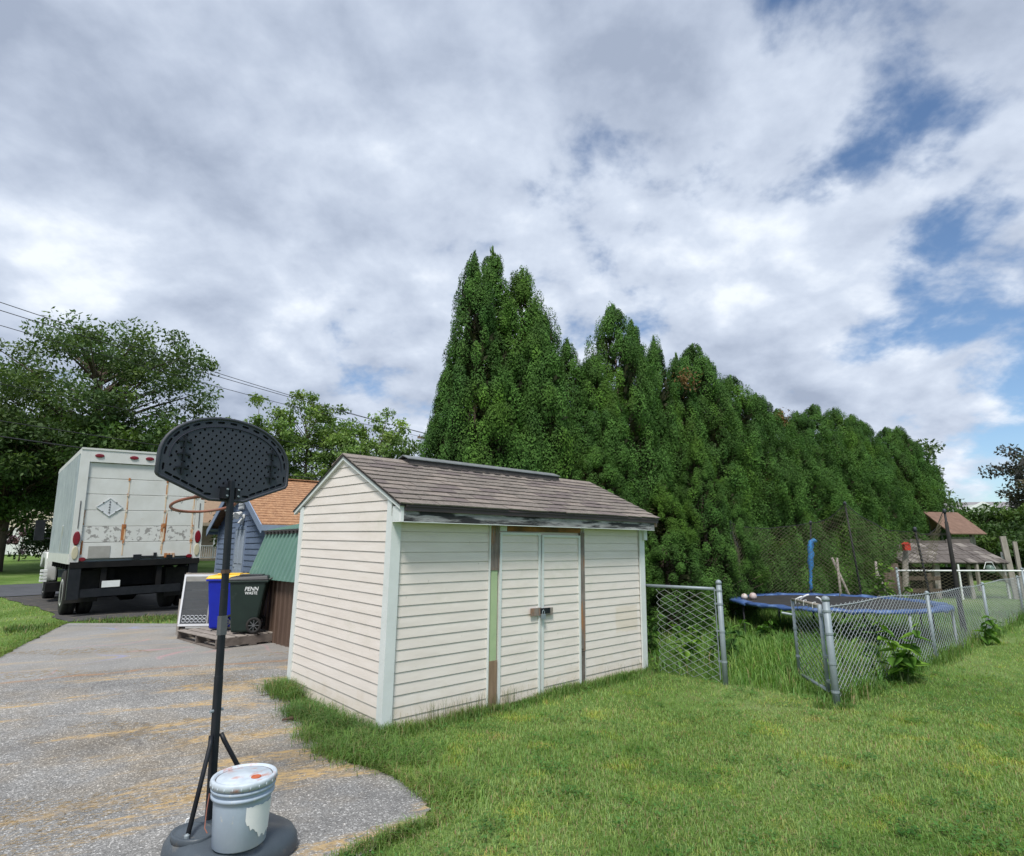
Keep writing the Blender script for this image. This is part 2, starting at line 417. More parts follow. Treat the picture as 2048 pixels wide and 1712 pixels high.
    # faint chalk scribbles on the far slab: rings and loops in pink and blue
    for ox, oy, sc, cc in ((3.0, 4.0, 0.55, (0.50, 0.25, 0.27)), (8.0, 1.0, 0.5, (0.25, 0.28, 0.50))):
        v = vmath(nt, 'ADD', vmath(nt, 'MULTIPLY', geo, (1, 0.8, 0)), (ox, oy, 0))
        lv = noise(nt, v, sc, 1.5, 0.4)
        band = mth(nt, 'ABSOLUTE', mth(nt, 'SUBTRACT', lv, 0.5))
        ln = ramp(nt, [(0.0, 1.0), (0.006, 0.0)])
        nt.links.new(band, ln.inputs[0])
        gate = ramp(nt, [(0.50, 0.0), (0.60, 1.0)])
        nt.links.new(noise(nt, vmath(nt, 'ADD', geo, (oy, ox, 0)), 0.8, 4.0, 0.6), gate.inputs[0])
        f = mth(nt, 'MULTIPLY', mth(nt, 'MULTIPLY', ln.outputs[0], gate.outputs[0]), mth(nt, 'MULTIPLY', fs.outputs[0], 0.55))
        colr = mixc(nt, f, colr, cc)
    nt.links.new(colr, b.inputs['Base Color'])
    b.inputs['Roughness'].default_value = 0.95
    b.inputs['Specular IOR Level'].default_value = 0.2
    bp = nd(nt, 'ShaderNodeBump')
    bp.inputs['Strength'].default_value = 0.55
    bp.inputs['Distance'].default_value = 0.006
    nt.links.new(mth(nt, 'ADD', vo.outputs['Distance'], mth(nt, 'MULTIPLY', noise(nt, geo, 9.0, 4.0), 0.8)), bp.inputs['Height'])
    nt.links.new(bp.outputs[0], b.inputs['Normal'])


def screen_material():
    m, nt, b = principled('insect_screen')
    b.inputs['Base Color'].default_value = (0.10, 0.11, 0.12, 1)
    b.inputs['Roughness'].default_value = 0.7
    tr = nd(nt, 'ShaderNodeBsdfTransparent')
    mx = nd(nt, 'ShaderNodeMixShader')
    mx.inputs[0].default_value = 0.55
    nt.links.new(tr.outputs[0], mx.inputs[1])
    nt.links.new(b.outputs[0], mx.inputs[2])
    nt.links.new(mx.outputs[0], nt.nodes['Material Output'].inputs[0])




def vinyl_material():
    m, nt, b = principled('vinyl')
    geo = nd(nt, 'ShaderNodeNewGeometry').outputs['Position']
    vec = vmath(nt, 'MULTIPLY', geo, (1, 1, 6))
    f = ramp(nt, [(0.35, 0.0), (0.68, 1.0)])
    nt.links.new(noise(nt, vec, 2.2, 6.0, 0.6), f.inputs[0])
    colr = mixc(nt, f.outputs[0], (0.79, 0.725, 0.672), (0.73, 0.66, 0.60))
    sep = nd(nt, 'ShaderNodeSeparateXYZ')
    nt.links.new(geo, sep.inputs[0])
    # rain-splashed soil on the lowest boards, ragged upper edge
    nz = noise(nt, geo, 5.0, 6.0, 0.65)
    top = mth(nt, 'ADD', mth(nt, 'MULTIPLY', nz, 0.75), -0.12)
    sp = mth(nt, 'MULTIPLY', mth(nt, 'SUBTRACT', top, sep.outputs[2]), 3.2, clamp=True)
    colr = mixc(nt, mth(nt, 'MULTIPLY', sp, 0.55), colr, (0.60, 0.50, 0.37))
    # ghost of a box once fixed near the right hand corner (along the wall, height)
    along = mth(nt, 'ADD', mth(nt, 'MULTIPLY', mth(nt, 'SUBTRACT', sep.outputs[0], -1.13), 0.737), mth(nt, 'MULTIPLY', mth(nt, 'SUBTRACT', sep.outputs[1], 5.41), 0.676))
    wob = mth(nt, 'MULTIPLY', mth(nt, 'SUBTRACT', noise(nt, geo, 14.0, 4.0), 0.5), 0.06)
    bx = mth(nt, 'SUBTRACT', 0.24, mth(nt, 'ABSOLUTE', mth(nt, 'SUBTRACT', mth(nt, 'ADD', along, wob), 3.55)))
    bz = mth(nt, 'SUBTRACT', 0.17, mth(nt, 'ABSOLUTE', mth(nt, 'SUBTRACT', mth(nt, 'ADD', sep.outputs[2], wob), 0.70)))
    bm_ = mth(nt, 'MULTIPLY', mth(nt, 'MULTIPLY', mth(nt, 'MINIMUM', bx, bz), 40.0, clamp=True), 0.38)
    colr = mixc(nt, bm_, colr, (0.66, 0.55, 0.40))
    # small dark specks and scuffs, a little green mildew
    g = ramp(nt, [(0.70, 0.0), (0.74, 1.0)])
    nt.links.new(noise(nt, vmath(nt, 'MULTIPLY', geo, (1, 1, 0.6)), 24.0, 3.0, 0.55), g.inputs[0])
    colr = mixc(nt, mth(nt, 'MULTIPLY', g.outputs[0], 0.35), colr, (0.28, 0.25, 0.21))
    g = ramp(nt, [(0.58, 0.0), (0.75, 1.0)])
    nt.links.new(noise(nt, vmath(nt, 'ADD', geo, (5, 9, 2)), 2.6, 6.0, 0.65), g.inputs[0])
    colr = mixc(nt, mth(nt, 'MULTIPLY', g.outputs[0], 0.35), colr, (0.55, 0.54, 0.42))
    nt.links.new(colr, b.inputs['Base Color'])
    b.inputs['Roughness'].default_value = 0.48
    b.inputs['Specular IOR Level'].default_value = 0.35
    bp = nd(nt, 'ShaderNodeBump')
    bp.inputs['Strength'].default_value = 0.22
    bp.inputs['Distance'].default_value = 0.02
    nt.links.new(noise(nt, vmath(nt, 'MULTIPLY', geo, (1, 1, 2.2)), 3.4, 3.0, 0.5), bp.inputs['Height'])
    nt.links.new(bp.outputs[0], b.inputs['Normal'])


vinyl_material()
ground_material()
drive_material()
screen_material()

# ------------------------------------------------------------------ mesh helpers


class MB:
    def __init__(self):
        self.v, self.f = [], []

    def add(self, vs, fs):
        o = len(self.v)
        self.v += [tuple(p) for p in vs]
        self.f += [tuple(i + o for i in f) for f in fs]
        return self

    def hexa(self, p):
        """8 corners: bottom ring 0-3, top ring 4-7 (counter clockwise seen from above)"""
        return self.add(p, [(3, 2, 1, 0), (4, 5, 6, 7), (0, 1, 5, 4), (1, 2, 6, 5), (2, 3, 7, 6), (3, 0, 4, 7)])

    def box(self, x0, x1, y0, y1, z0, z1):
        return self.hexa([(x0, y0, z0), (x1, y0, z0), (x1, y1, z0), (x0, y1, z0), (x0, y0, z1), (x1, y0, z1), (x1, y1, z1), (x0, y1, z1)])

    def bar(self, a, b, w, h, up=(0, 0, 1)):
        """rectangular bar from a to b, w across, h along up"""
        a, b = Vector(a), Vector(b)
        d = (b - a).normalized()
        s = d.cross(Vector(up))
        if s.length < 1e-4:
            s = d.cross(Vector((1, 0, 0)))
        s.normalize()
        t = s.cross(d).normalized()
        s, t = s * w / 2, t * h / 2
        return self.hexa([a - s - t, a + s - t, b + s - t, b - s - t, a - s + t, a + s + t, b + s + t, b - s + t])

    def tube(self, pts, r, n=8, caps=True, close=False):
        pts = [Vector(p) for p in pts]
        rs = r if isinstance(r, (list, tuple)) else [r] * len(pts)
        rings = []
        up = Vector((0.13, 0.21, 0.97))
        m = len(pts)
        prev = None
        for i, p in enumerate(pts):
            if close:
                d = pts[(i + 1) % m] - pts[i - 1]
            else:
                d = pts[min(i + 1, m - 1)] - pts[max(i - 1, 0)]
            d.normalize()
            if prev is None:
                s = d.cross(up if abs(d.dot(up)) < 0.95 else Vector((1, 0, 0)))
            else:
                s = prev - d * prev.dot(d)
            s.normalize()
            prev = s
            t = d.cross(s)
            rings.append([p + (s * math.cos(k * 2 * math.pi / n) + t * math.sin(k * 2 * math.pi / n)) * rs[i] for k in range(n)])
        vs = [q for rg in rings for q in rg]
        fs = []
        for i in range(m if close else m - 1):
            a, b = i * n, ((i + 1) % m) * n
            for k in range(n):
                fs.append((a + k, a + (k + 1) % n, b + (k + 1) % n, b + k))
        if caps and not close:
            fs.append(tuple(range(n - 1, -1, -1)))
            fs.append(tuple((m - 1) * n + k for k in range(n)))
        return self.add(vs, fs)

    def lathe(self, prof, n=24, c=(0, 0, 0), sx=1.0, sy=1.0, axis='z'):
        vs, fs = [], []
        for (r, z) in prof:
            for k in range(n):
                a = k * 2 * math.pi / n
                x, y = r * math.cos(a) * sx, r * math.sin(a) * sy
                p = (x, y, z) if axis == 'z' else ((z, x, y) if axis == 'x' else (y, z, x))
                vs.append((p[0] + c[0], p[1] + c[1], p[2] + c[2]))
        m = len(prof)
        for i in range(m - 1):
            for k in range(n):
                fs.append((i * n + k, i * n + (k + 1) % n, (i + 1) * n + (k + 1) % n, (i + 1) * n + k))
        fs.append(tuple(range(n - 1, -1, -1)))
        fs.append(tuple((m - 1) * n + k for k in range(n)))
        return self.add(vs, fs)

    def prism(self, poly, axis, a, b):
        """extrude a 2-D polygon: axis 'x' -> poly=(y,z), 'y' -> poly=(x,z), 'z' -> poly=(x,y)"""
        def pt(p, t):
            return (t, p[0], p[1]) if axis == 'x' else ((p[0], t, p[1]) if axis == 'y' else (p[0], p[1], t))
        n = len(poly)
        vs = [pt(p, a) for p in poly] + [pt(p, b) for p in poly]
        fs = [tuple(range(n)), tuple(range(2 * n - 1, n - 1, -1))]
        fs += [(i, i + n, (i + 1) % n + n, (i + 1) % n) for i in range(n)]
        return self.add(vs, fs)

    def mesh(self, name, mat, smooth=False):
        me = bpy.data.meshes.new(name)
        me.from_pydata(self.v, [], self.f)
        bm = bmesh.new()
        bm.from_mesh(me)
        bmesh.ops.recalc_face_normals(bm, faces=bm.faces)
        bm.to_mesh(me)
        bm.free()
        if smooth:
            for p in me.polygons:
                p.use_smooth = len(p.vertices) < 6
        me.materials.append(MATS[mat])
        return me

    def build(self, name, mat, parent=None, smooth=False, label=None):
        return place(self.mesh(name, mat, smooth), name, parent, label=label)


def place(me, name, parent=None, loc=None, rot=None, scale=None, label=None):
    o = bpy.data.objects.new(name, me)
    COL.objects.link(o)
    if parent is not None:
        o.parent = parent
    if loc is not None:
        o.location = loc
    if rot is not None:
        o.rotation_euler = rot
    if scale is not None:
        o.scale = scale
    if label:
        o['label'] = label
    return o


def bevel(o, w=0.01, seg=2):
    m = o.modifiers.new('bevel', 'BEVEL')
    m.width = w
    m.segments = seg
    m.limit_method = 'ANGLE'
    return o


def tag(o, label, cat, group=None):
    o['label'] = label
    o['category'] = cat
    if group:
        o['group'] = group
    return o


def thing(name, label, cat, loc=(0, 0, 0), rz=0.0, group=None, rot=None):
    o = bpy.data.objects.new(name, None)
    COL.objects.link(o)
    o.empty_display_size = 0.2
    o.location = loc
    o.rotation_euler = rot if rot else (0, 0, rz)
    return tag(o, label, cat, group)


def structure(o):
    o['kind'] = 'structure'
    return o


def stuff(o):
    o['kind'] = 'stuff'
    return o


def np_mesh(name, V, F, mat, col=None, smooth=False):
    """V (n,3); F list of (m,k) integer arrays; col (n,3) stored per vertex as 'Col'"""
    me = bpy.data.meshes.new(name)
    V = np.asarray(V, dtype=np.float32)
    me.vertices.add(len(V))
    me.vertices.foreach_set('co', V.ravel())
    loops = np.concatenate([f.ravel() for f in F]).astype(np.int32)
    sizes = np.concatenate([np.full(len(f), f.shape[1], dtype=np.int32) for f in F])
    starts = np.concatenate([[0], np.cumsum(sizes)[:-1]]).astype(np.int32)
    me.loops.add(len(loops))
    me.loops.foreach_set('vertex_index', loops)
    me.polygons.add(len(sizes))
    me.polygons.foreach_set('loop_start', starts)
    me.polygons.foreach_set('loop_total', sizes)
    if smooth:
        me.polygons.foreach_set('use_smooth', np.ones(len(sizes), dtype=bool))
    me.update(calc_edges=True)
    if col is not None:
        at = me.color_attributes.new('Col', 'FLOAT_COLOR', 'POINT')
        c4 = np.ones((len(V), 4), dtype=np.float32)
        c4[:, :3] = col
        at.data.foreach_set('color', c4.ravel())
    me.materials.append(MATS[mat])
    return me


def unit(a):
    return a / np.maximum(np.linalg.norm(a, axis=1, keepdims=True), 1e-6)


def leaves(C, A, B, fold=0.0):
    """rhombic leaves: centre C, half length A, half width B -> verts and quads"""
    n = len(C)
    nrm = unit(np.cross(A, B)) * fold * np.linalg.norm(B, axis=1, keepdims=True)
    V = np.stack([C - A, C + B * 1.0 - A * 0.1 + nrm, C + A, C - B * 1.0 - A * 0.1 + nrm], axis=1).reshape(-1, 3)
    F = np.arange(4 * n).reshape(-1, 4)
    return V, F


def segs(P0, P1, r, n=3):
    """many thin rods"""
    P0, P1 = np.asarray(P0, float), np.asarray(P1, float)
    d = unit(P1 - P0)
    ref = np.where(np.abs(d[:, 2:3]) < 0.9, np.array([[0, 0, 1.0]]), np.array([[1.0, 0, 0]]))
    s = unit(np.cross(d, ref))
    t = np.cross(d, s)
    rings = []
    for P in (P0, P1):
        for k in range(n):
            a = 2 * math.pi * k / n
            rings.append(P + (s * math.cos(a) + t * math.sin(a)) * r)
    V = np.stack(rings, axis=1)
    m = len(P0)
    base = np.arange(m)[:, None] * 2 * n
    F = np.concatenate([base + np.array([[k, (k + 1) % n, n + (k + 1) % n, n + k]]) for k in range(n)])
    return V.reshape(-1, 3), F


def S(a, b, t):
    x = np.clip((np.asarray(t, float) - a) / (b - a), 0, 1)
    return x * x * (3 - 2 * x)


def terrain(x, y):
    x, y = np.asarray(x, float), np.asarray(y, float)
    w = -0.67 * x + 0.74 * y
    z = 0.11 * S(4.8, 9, w) * (1 - S(-1.5, 1.5, x))
    z = z - 0.10 * S(3.6, 8, x)
    z = z + 1.1 * S(32, 62, w) * (1 - S(-8, 8, x))
    z = z + 0.02 * np.sin(x * 1.3 + 0.4) * np.sin(y * 1.1) * S(2.5, 4, np.abs(x) + 1)
    return z


def tz(x, y):
    return float(terrain(x, y))


LU = np.array([0.737, 0.676])      # lot direction: along the street
LW = np.array([-0.676, 0.737])     # lot direction: towards the street

# ------------------------------------------------------------------ setting


def axis_pts(fine_a, fine_b, step, far):
    mid = np.arange(fine_a, fine_b + 1e-6, step)
    k = np.linspace(0, 1, 22)[1:]
    lo = fine_a - (far + fine_a) * k ** 2.2
    hi = fine_b + (far - fine_b) * k ** 2.2
    return np.concatenate([lo[::-1], mid, hi])


def build_ground():
    xs = axis_pts(-40, 26, 0.4, 900)
    ys = axis_pts(-4, 56, 0.4, 900)
    X, Y = np.meshgrid(xs, ys)
    Z = terrain(X, Y)
    V = np.stack([X, Y, Z], axis=-1).reshape(-1, 3)
    nx, ny = len(xs), len(ys)
    i = np.arange((ny - 1) * (nx - 1))
    r, c = i // (nx - 1), i % (nx - 1)
    a = r * nx + c
    F = np.stack([a, a + 1, a + nx + 1, a + nx], axis=1)
    structure(place(np_mesh('lawn', V, [F], 'lawn_soil', smooth=True), 'lawn'))


def loft(name, rows, mat, n=24, off=0.012):
    """rows: list of (pL, pR) end points in plan; draped on the terrain"""
    V = []
    for (a, b) in rows:
        for k in range(n + 1):
            t = k / n
            x, y = a[0] + (b[0] - a[0]) * t, a[1] + (b[1] - a[1]) * t
            V.append((x, y, tz(x, y) + off))
    m = len(rows)
    i = np.arange((m - 1) * n)
    r, c = i // n, i % n
    a = r * (n + 1) + c
    F = np.stack([a, a + 1, a + n + 2, a + n + 1], axis=1)
    return structure(place(np_mesh(name, np.array(V), [F], mat, smooth=True), name))


DR_R = [(0.5, -1.8), (3.0, -1.25), (3.44, -0.84), (3.59, -0.71), (3.8, -0.48), (3.95, -0.45), (4.23, -0.64), (4.42, -0.77), (4.62, -0.98), (4.89, -1.38), (5.06, -1.52), (5.44, -1.66), (6.14, -2.10), (6.78, -2.48), (7.0, -2.45), (8.0, -2.2), (12.4, -2.2)]
DR_L = [(0.5, -6.0), (6.0, -6.1), (7.0, -6.45), (8.3, -7.05), (10.0, -7.95), (11.5, -8.7), (12.4, -9.0)]


def interp(tab, y):
    return float(np.interp(y, [p[0] for p in tab], [p[1] for p in tab]))


def build_drive():
    rows = []
    ys = np.arange(0.5, 12.01, 0.045)
    for y in ys:
        wl = 0.06 * math.sin(y * 5.1) + 0.04 * math.sin(y * 13.7 + 1)
        wr = 0.04 * math.sin(y * 7.3 + 2) + 0.035 * math.sin(y * 17.1) + random.uniform(-0.035, 0.035)
        far = 0.10 * math.sin(y * 2.0) if y > 11.6 else 0
        rows.append(((interp(DR_L, y) + wl, y + far), (interp(DR_R, y) + wr, y + far * 0.5 + (0.35 if y > 11.9 else 0))))
    loft('driveway', rows, 'drive_gravel', 60, 0.014)
    # parking pad in front of the street where the truck stands
    rows = []
    for w in np.arange(15.0, 24.2, 0.3):
        a = LU * (1.5 - 0.12 * max(0, w - 18)) + LW * w
        b = LU * 6.2 + LW * w
        rows.append(((a[0] + 0.08 * math.sin(w * 3), a[1]), (b[0], b[1])))
    loft('parking_pad', rows, 'asphalt_pad', 14, 0.014)
    rows = []
    for w in np.linspace(24, 31.6, 9):
        rows.append(((LU * -90 + LW * w)[:2], (LU * 120 + LW * w)[:2]))
    loft('road', rows, 'asphalt_road', 240, 0.03)


build_ground()
build_drive()


def in_drive(x, y):
    l = np.interp(y, [p[0] for p in DR_L], [p[1] for p in DR_L])
    r = np.interp(y, [p[0] for p in DR_R], [p[1] for p in DR_R])
    return (x > l) & (x < r) & (y < 12.0)


def in_pads(x, y):
    u = LU[0] * x + LU[1] * y
    w = LW[0] * x + LW[1] * y
    return ((w > 15.0) & (w < 24.1) & (u > 1.5 - 0.12 * np.maximum(0, w - 18)) & (u < 6.2)) | ((w > 24) & (w < 31.6))


SHED_N = np.array([-1.13, 5.41])
SHED_A = R(42.5)
SU = np.array([math.cos(SHED_A), math.sin(SHED_A)])
SV = np.array([-SU[1], SU[0]])
SHED_L, SHED_D = 3.93, 2.06


def in_shed(x, y, m=0.0):
    dx, dy = x - SHED_N[0], y - SHED_N[1]
    a = dx * SU[0] + dy * SU[1]
    b = dx * SV[0] + dy * SV[1]
    return (a > -m) & (a < SHED_L + m) & (b > -m) & (b < SHED_D + m)


FU = np.array([0.745, 0.667])
FN = np.array([-0.667, 0.745])
FO = np.array([3.39, 6.45])


def fence_sd(x, y):
    """distance behind the side fence line, and position along it"""
    dx, dy = x - FO[0], y - FO[1]
    return dx * FN[0] + dy * FN[1], dx * FU[0] + dy * FU[1]


def uncut(x, y):
    """inside the fenced yard the grass is left long"""
    n, s = fence_sd(x, y)
    gx, gy = x - 2.56, y - 7.35
    behind_gate = (gx * 0.735 + gy * 0.676) > -0.05     # beyond the line post to gate post
    # shed corner to line post
    lx, ly = x - 1.75, y - 8.05
    behind_panel = (lx * 0.65 + ly * 0.76) > 0
    return (n > -0.05) & behind_panel & (gx * 0.74 + gy * 0.68 > -0.12)


# ------------------------------------------------------------------ shed


def lap(x0, x1, z, e, y=0.0, proud=0.008, slope=None):
    """one lap board on the plane y, facing -y; slope=(zl,zr) cuts its top"""
    m = MB()
    t0 = t1 = z + e - 0.0085
    m.hexa([(x0, y - proud, z), (x1, y - proud, z), (x1, y + 0.004, z), (x0, y + 0.004, z), (x0, y - 0.001, t0), (x1, y - 0.001, t1), (x1, y + 0.004, t1), (x0, y + 0.004, t0)])
    return m


def build_shed():
    t = thing('garden_shed', 'cream vinyl sided shed with brown shingle roof and double doors', 'shed', (SHED_N[0], SHED_N[1], -0.02), rot=(R(1.1), 0, SHED_A))
    L, D, E = SHED_L, SHED_D, 0.0963
    half = D / 2
    ze, zr = 2.0, 2.56                 # roof edge, ridge
    ye = -0.17
    k = (zr - ze) / (half - ye)
    zw = lambda y: ze + (y - ye) * k if y <= half else ze + ((D - y) - ye) * k
    # wall core with gable tops
    core = MB()
    for (xa, xb) in ((0.012, 0.05), (L - 0.05, L - 0.012)):
        core.prism([(0.012, -0.06), (D - 0.012, -0.06), (D - 0.01, zw(D) - 0.05), (half, zr - 0.05), (0.01, zw(0) - 0.05)], 'x', xa, xb)
    core.box(0.052, L - 0.052, 0.0175, 0.04, -0.06, 1.98)
    core.box(0.052, L - 0.052, D - 0.04, D - 0.012, -0.06, 1.98)
    wall = core.build('wall', 'vinyl', t)
    z0 = 0.037
    # front boards in the two fixed panels
    panels = [(0.082, 1.175), (2.70, L - 0.085)]
    for (a, b) in panels:
        for i in range(-1, 20):
            z = z0 + i * E
            h = E + 0.004
            if z < -0.05:
                z, h = -0.05, z0 + 0.05 + 0.004
            if z > 1.88:
                continue
            lap(a, b, z, h, 0.012).build('siding_board', 'vinyl', wall)
    # gable boards facing -x (built on the -y plane then turned)
    def gboard(y0, y1, z, h, cut):
        m = MB()
        xo, xi = -0.008, 0.010
        xt = -0.001
        h = h - 0.0085
        ya0, ya1, yb0, yb1 = cut
        m.hexa([(xo, y0, z), (xo, y1, z), (xi, y1, z), (xi, y0, z), (xt, yb0, z + h), (xt, yb1, z + h), (xi, yb1, z + h), (xi, yb0, z + h)])
        m.build('siding_board', 'vinyl', wall)
    def span(z):
        """y range under the rake at height z"""
        top = z + 0.03
        if top <= zw(0.0):
            return 0.06, D - 0.06
        y = (top - ze) / k + ye
        return max(0.06, y), min(D - 0.06, D - y)
    for i in range(-1, 27):
        z = z0 + i * E
        h = E + 0.004
        if z < -0.05:
            z, h = -0.05, z0 + 0.054
        a0, a1 = span(z)
        if a1 - a0 < 0.04:
            break
        b0, b1 = span(z + h)
        if b1 < b0:
            b0 = b1 = half
        gboard(a0, a1, z, h, (a0, a1, b0, b1))
    # corner posts
    for (xa, xb, ya, yb, zt) in ((-0.022, 0.08, -0.022, -0.0005, 1.90), (-0.022, -0.0005, -0.0, 0.075, zw(0.03) - 0.02), (L - 0.085, L + 0.02, -0.022, -0.0005, 1.88), (-0.022, 0.012, D - 0.062, D + 0.02, zw(D) - 0.03)):
        MB().box(xa, xb, ya, yb, -0.07, zt).build('corner_trim', 'white_trim', t)
    MB().box(L - 0.03, L + 0.035, -0.06, -0.024, 1.72, 1.86).build('trim_block', 'white_trim', t)
    # rake trim along the gable
    m = MB()
    m.hexa([(-0.035, ye, ze - 0.035), (0.0, ye, ze - 0.035), (0.0, half, zr - 0.035), (-0.035, half, zr - 0.035), (-0.035, ye, ze + 0.004), (0.0, ye, ze + 0.004), (0.0, half, zr + 0.004), (-0.035, half, zr + 0.004)])
    m.build('rake_trim', 'white_trim', t)
    m = MB()
    m.hexa([(-0.035, half, zr - 0.035), (0.0, half, zr - 0.035), (0.0, D - ye, ze - 0.035), (-0.035, D - ye, ze - 0.035), (-0.035, half, zr + 0.004), (0.0, half, zr + 0.004), (0.0, D - ye, ze + 0.004), (-0.035, D - ye, ze + 0.004)])
    m.build('rake_trim', 'white_trim', t)
    # eave box, fascia, drip edge
    XL, XR = -0.02, L + 0.10
    MB().box(XL, XR, ye + 0.032, -0.024, 1.865, 1.985).build('soffit', 'white_trim', t)
    MB().box(XL + 0.001, XL + 0.03, ye - 0.002, -0.026, 1.852, 1.995).build('eave_return', 'paper', t)
    MB().box(XL + 0.035, XR - 0.05, ye, ye + 0.03, 1.858, 1.988).build('fascia', 'fascia_board', t)
    MB().box(XL + 0.035, XR - 0.05, ye - 0.004, ye + 0.03, 1.850, 1.8565).build('fascia_strip', 'white_trim', t)
    MB().box(XL + 0.033, XR + 0.02, ye - 0.03, ye + 0.02, 1.99, 2.008).build('drip_edge', 'drip_edge', t)
    MB().box(XL + 0.033, XR + 0.02, ye - 0.018, ye - 0.006, 1.952, 1.9895).build('drip_edge', 'drip_edge', t)
    MB().box(XR - 0.045, XR + 0.05, ye + 0.02, ye + 0.10, 1.90, 1.97).build('rafter_end', 'weathered_wood', t)
    # roof decks
    m = MB()
    xl, xr = -0.045, XR + 0.03
    for sgn in (0, 1):
        f = (lambda y: y) if sgn == 0 else (lambda y: D - y)
        m.hexa([(xl, f(ye - 0.02), ze - 0.006), (xr, f(ye - 0.02), ze - 0.006), (xr, f(half), zr + 0.002), (xl, f(half), zr + 0.002), (xl, f(ye - 0.02), ze + 0.010), (xr, f(ye - 0.02), ze + 0.010), (xr, f(half), zr + 0.018), (xl, f(half), zr + 0.018)])
    roof = m.build('roof', 'tar', t)
    # shingle tabs on the slope that faces the yard, a few on the other side
    n_c = 11
    sl = math.hypot(half - ye + 0.03, zr - ze)
    ex = sl / n_c
    ang = math.atan2(zr - ze, half - ye)
    protos = []
    for q, mt in enumerate(('shingle_a', 'shingle_b', 'shingle_c', 'shingle_a')):
        w = 0.289
        j = [0, 0.012, 0.004, -0.006][q]
        m = MB()
        m.hexa([(0, -0.01 + j, 0.004), (w, -0.01, 0.004), (w, ex + 0.01, 0.0), (0, ex + 0.01, 0.0), (0, -0.01 + j, 0.017), (w, -0.01, 0.017), (w, ex + 0.01, 0.003), (0, ex + 0.01, 0.003)])
        protos.append(m.mesh('shingle', mt))
    for side in (0, 1):
        for c in range(n_c):
            off = (0.15 if c % 2 else 0.0) + random.uniform(-0.02, 0.02)
            nx = 15
            for i in range(nx):
                x = xl - 0.15 + off + i * 0.297
                sx = 1.0
                if x < xl - 0.005:
                    sx = (x + 0.292 - xl + 0.005) / 0.292
                    x = xl - 0.005
                if x + 0.292 * sx > xr + 0.008:
                    sx = (xr + 0.008 - x) / 0.292
                if sx < 0.12:
                    continue
                d = c * ex
                y = ye - 0.03 + d * math.cos(ang)
                z = ze + 0.0105 + d * math.sin(ang)
                if side == 1 and c % 11 < 9:
                    continue
                me = random.choice(protos)
                if side == 0:
                    place(me, 'shingle', roof, (x, y, z + random.uniform(0, 0.003)), (ang + random.uniform(-0.004, 0.01), random.uniform(-0.006, 0.006), 0), (sx, 1, 1))
                else:
                    place(me, 'shingle', roof, (x + 0.292 * sx, D - y, z), (ang, 0, math.pi), (sx, 1, 1))
    # ridge cap at both ends and the lifted ridge vent
    m = MB()
    for (a, b) in ((xl, 0.70), (3.28, xr)):
        m.hexa([(a, half - 0.13, zr - 0.03), (b, half - 0.13, zr - 0.03), (b, half, zr + 0.03), (a, half, zr + 0.03), (a, half - 0.13, zr - 0.022), (b, half - 0.13, zr - 0.022), (b, half, zr + 0.038), (a, half, zr + 0.038)])
        m.hexa([(a, half, zr + 0.03), (b, half, zr + 0.03), (b, half + 0.13, zr - 0.03), (a, half + 0.13, zr - 0.03), (a, half, zr + 0.038), (b, half, zr + 0.038), (b, half + 0.13, zr - 0.022), (a, half + 0.13, zr - 0.022)])
    m.build('ridge_cap', 'shingle_b', t)
    m = MB()
    m.prism([(half - 0.13, zr + 0.05), (half, zr + 0.098), (half + 0.13, zr + 0.05), (half + 0.13, zr + 0.04), (half, zr + 0.087), (half - 0.13, zr + 0.04)], 'x', 0.70, 3.26)
    v = m.build('ridge_vent', 'vent_metal', t)
    m = MB()
    m.prism([(half - 0.125, zr - 0.04), (half - 0.115, zr + 0.045), (half + 0.115, zr + 0.045), (half + 0.125, zr - 0.04)], 'x', 0.72, 3.24)
    for q in range(14):
        x = 0.74 + q * 0.18 + random.uniform(-0.03, 0.03)
        m.box(x, x + random.uniform(0.05, 0.14), half - random.uniform(0.15, 0.19), half - 0.10, zr - 0.055, zr - 0.03)
    m.build('vent_gap_shade', 'tar', v)  # tar-dark filler standing for the shaded gap under the lifted vent
    # door opening: header, posts, two leaves
    MB().box(1.43, 2.64, -0.006, 0.0115, 1.795, 1.856).build('door_header', 'stained_wood', t)
    MB().box(1.19, 1.305, -0.018, 0.0115, 1.385, 1.862).build('door_post', 'weathered_wood', t)
    MB().box(1.205, 1.29, -0.012, 0.0115, 0.485, 1.3835).build('door_post', 'green_board', t)
    MB().box(1.19, 1.30, -0.018, 0.0115, -0.07, 0.4835).build('door_post', 'raw_wood', t)
    MB().box(1.325, 1.425, -0.004, 0.0115, 1.795, 1.85).build('door_header', 'white_trim', t)
    m = MB()
    m.box(2.620, 2.695, -0.018, 0.0115, 0.42, 1.80)
    m.box(2.616, 2.655, -0.026, -0.0185, 0.45, 1.05)
    m.build('door_post', 'weathered_wood', t)
    MB().box(2.624, 2.69, -0.014, 0.0115, -0.07, 0.419).build('door_post', 'pallet_dark', t)
    MB().box(1.176, 1.189, -0.016, 0.0115, -0.06, 1.86).build('panel_edge', 'white_trim', t)
    MB().box(2.6965, 2.699, -0.016, 0.0115, -0.06, 1.86).build('panel_edge', 'white_trim', t)
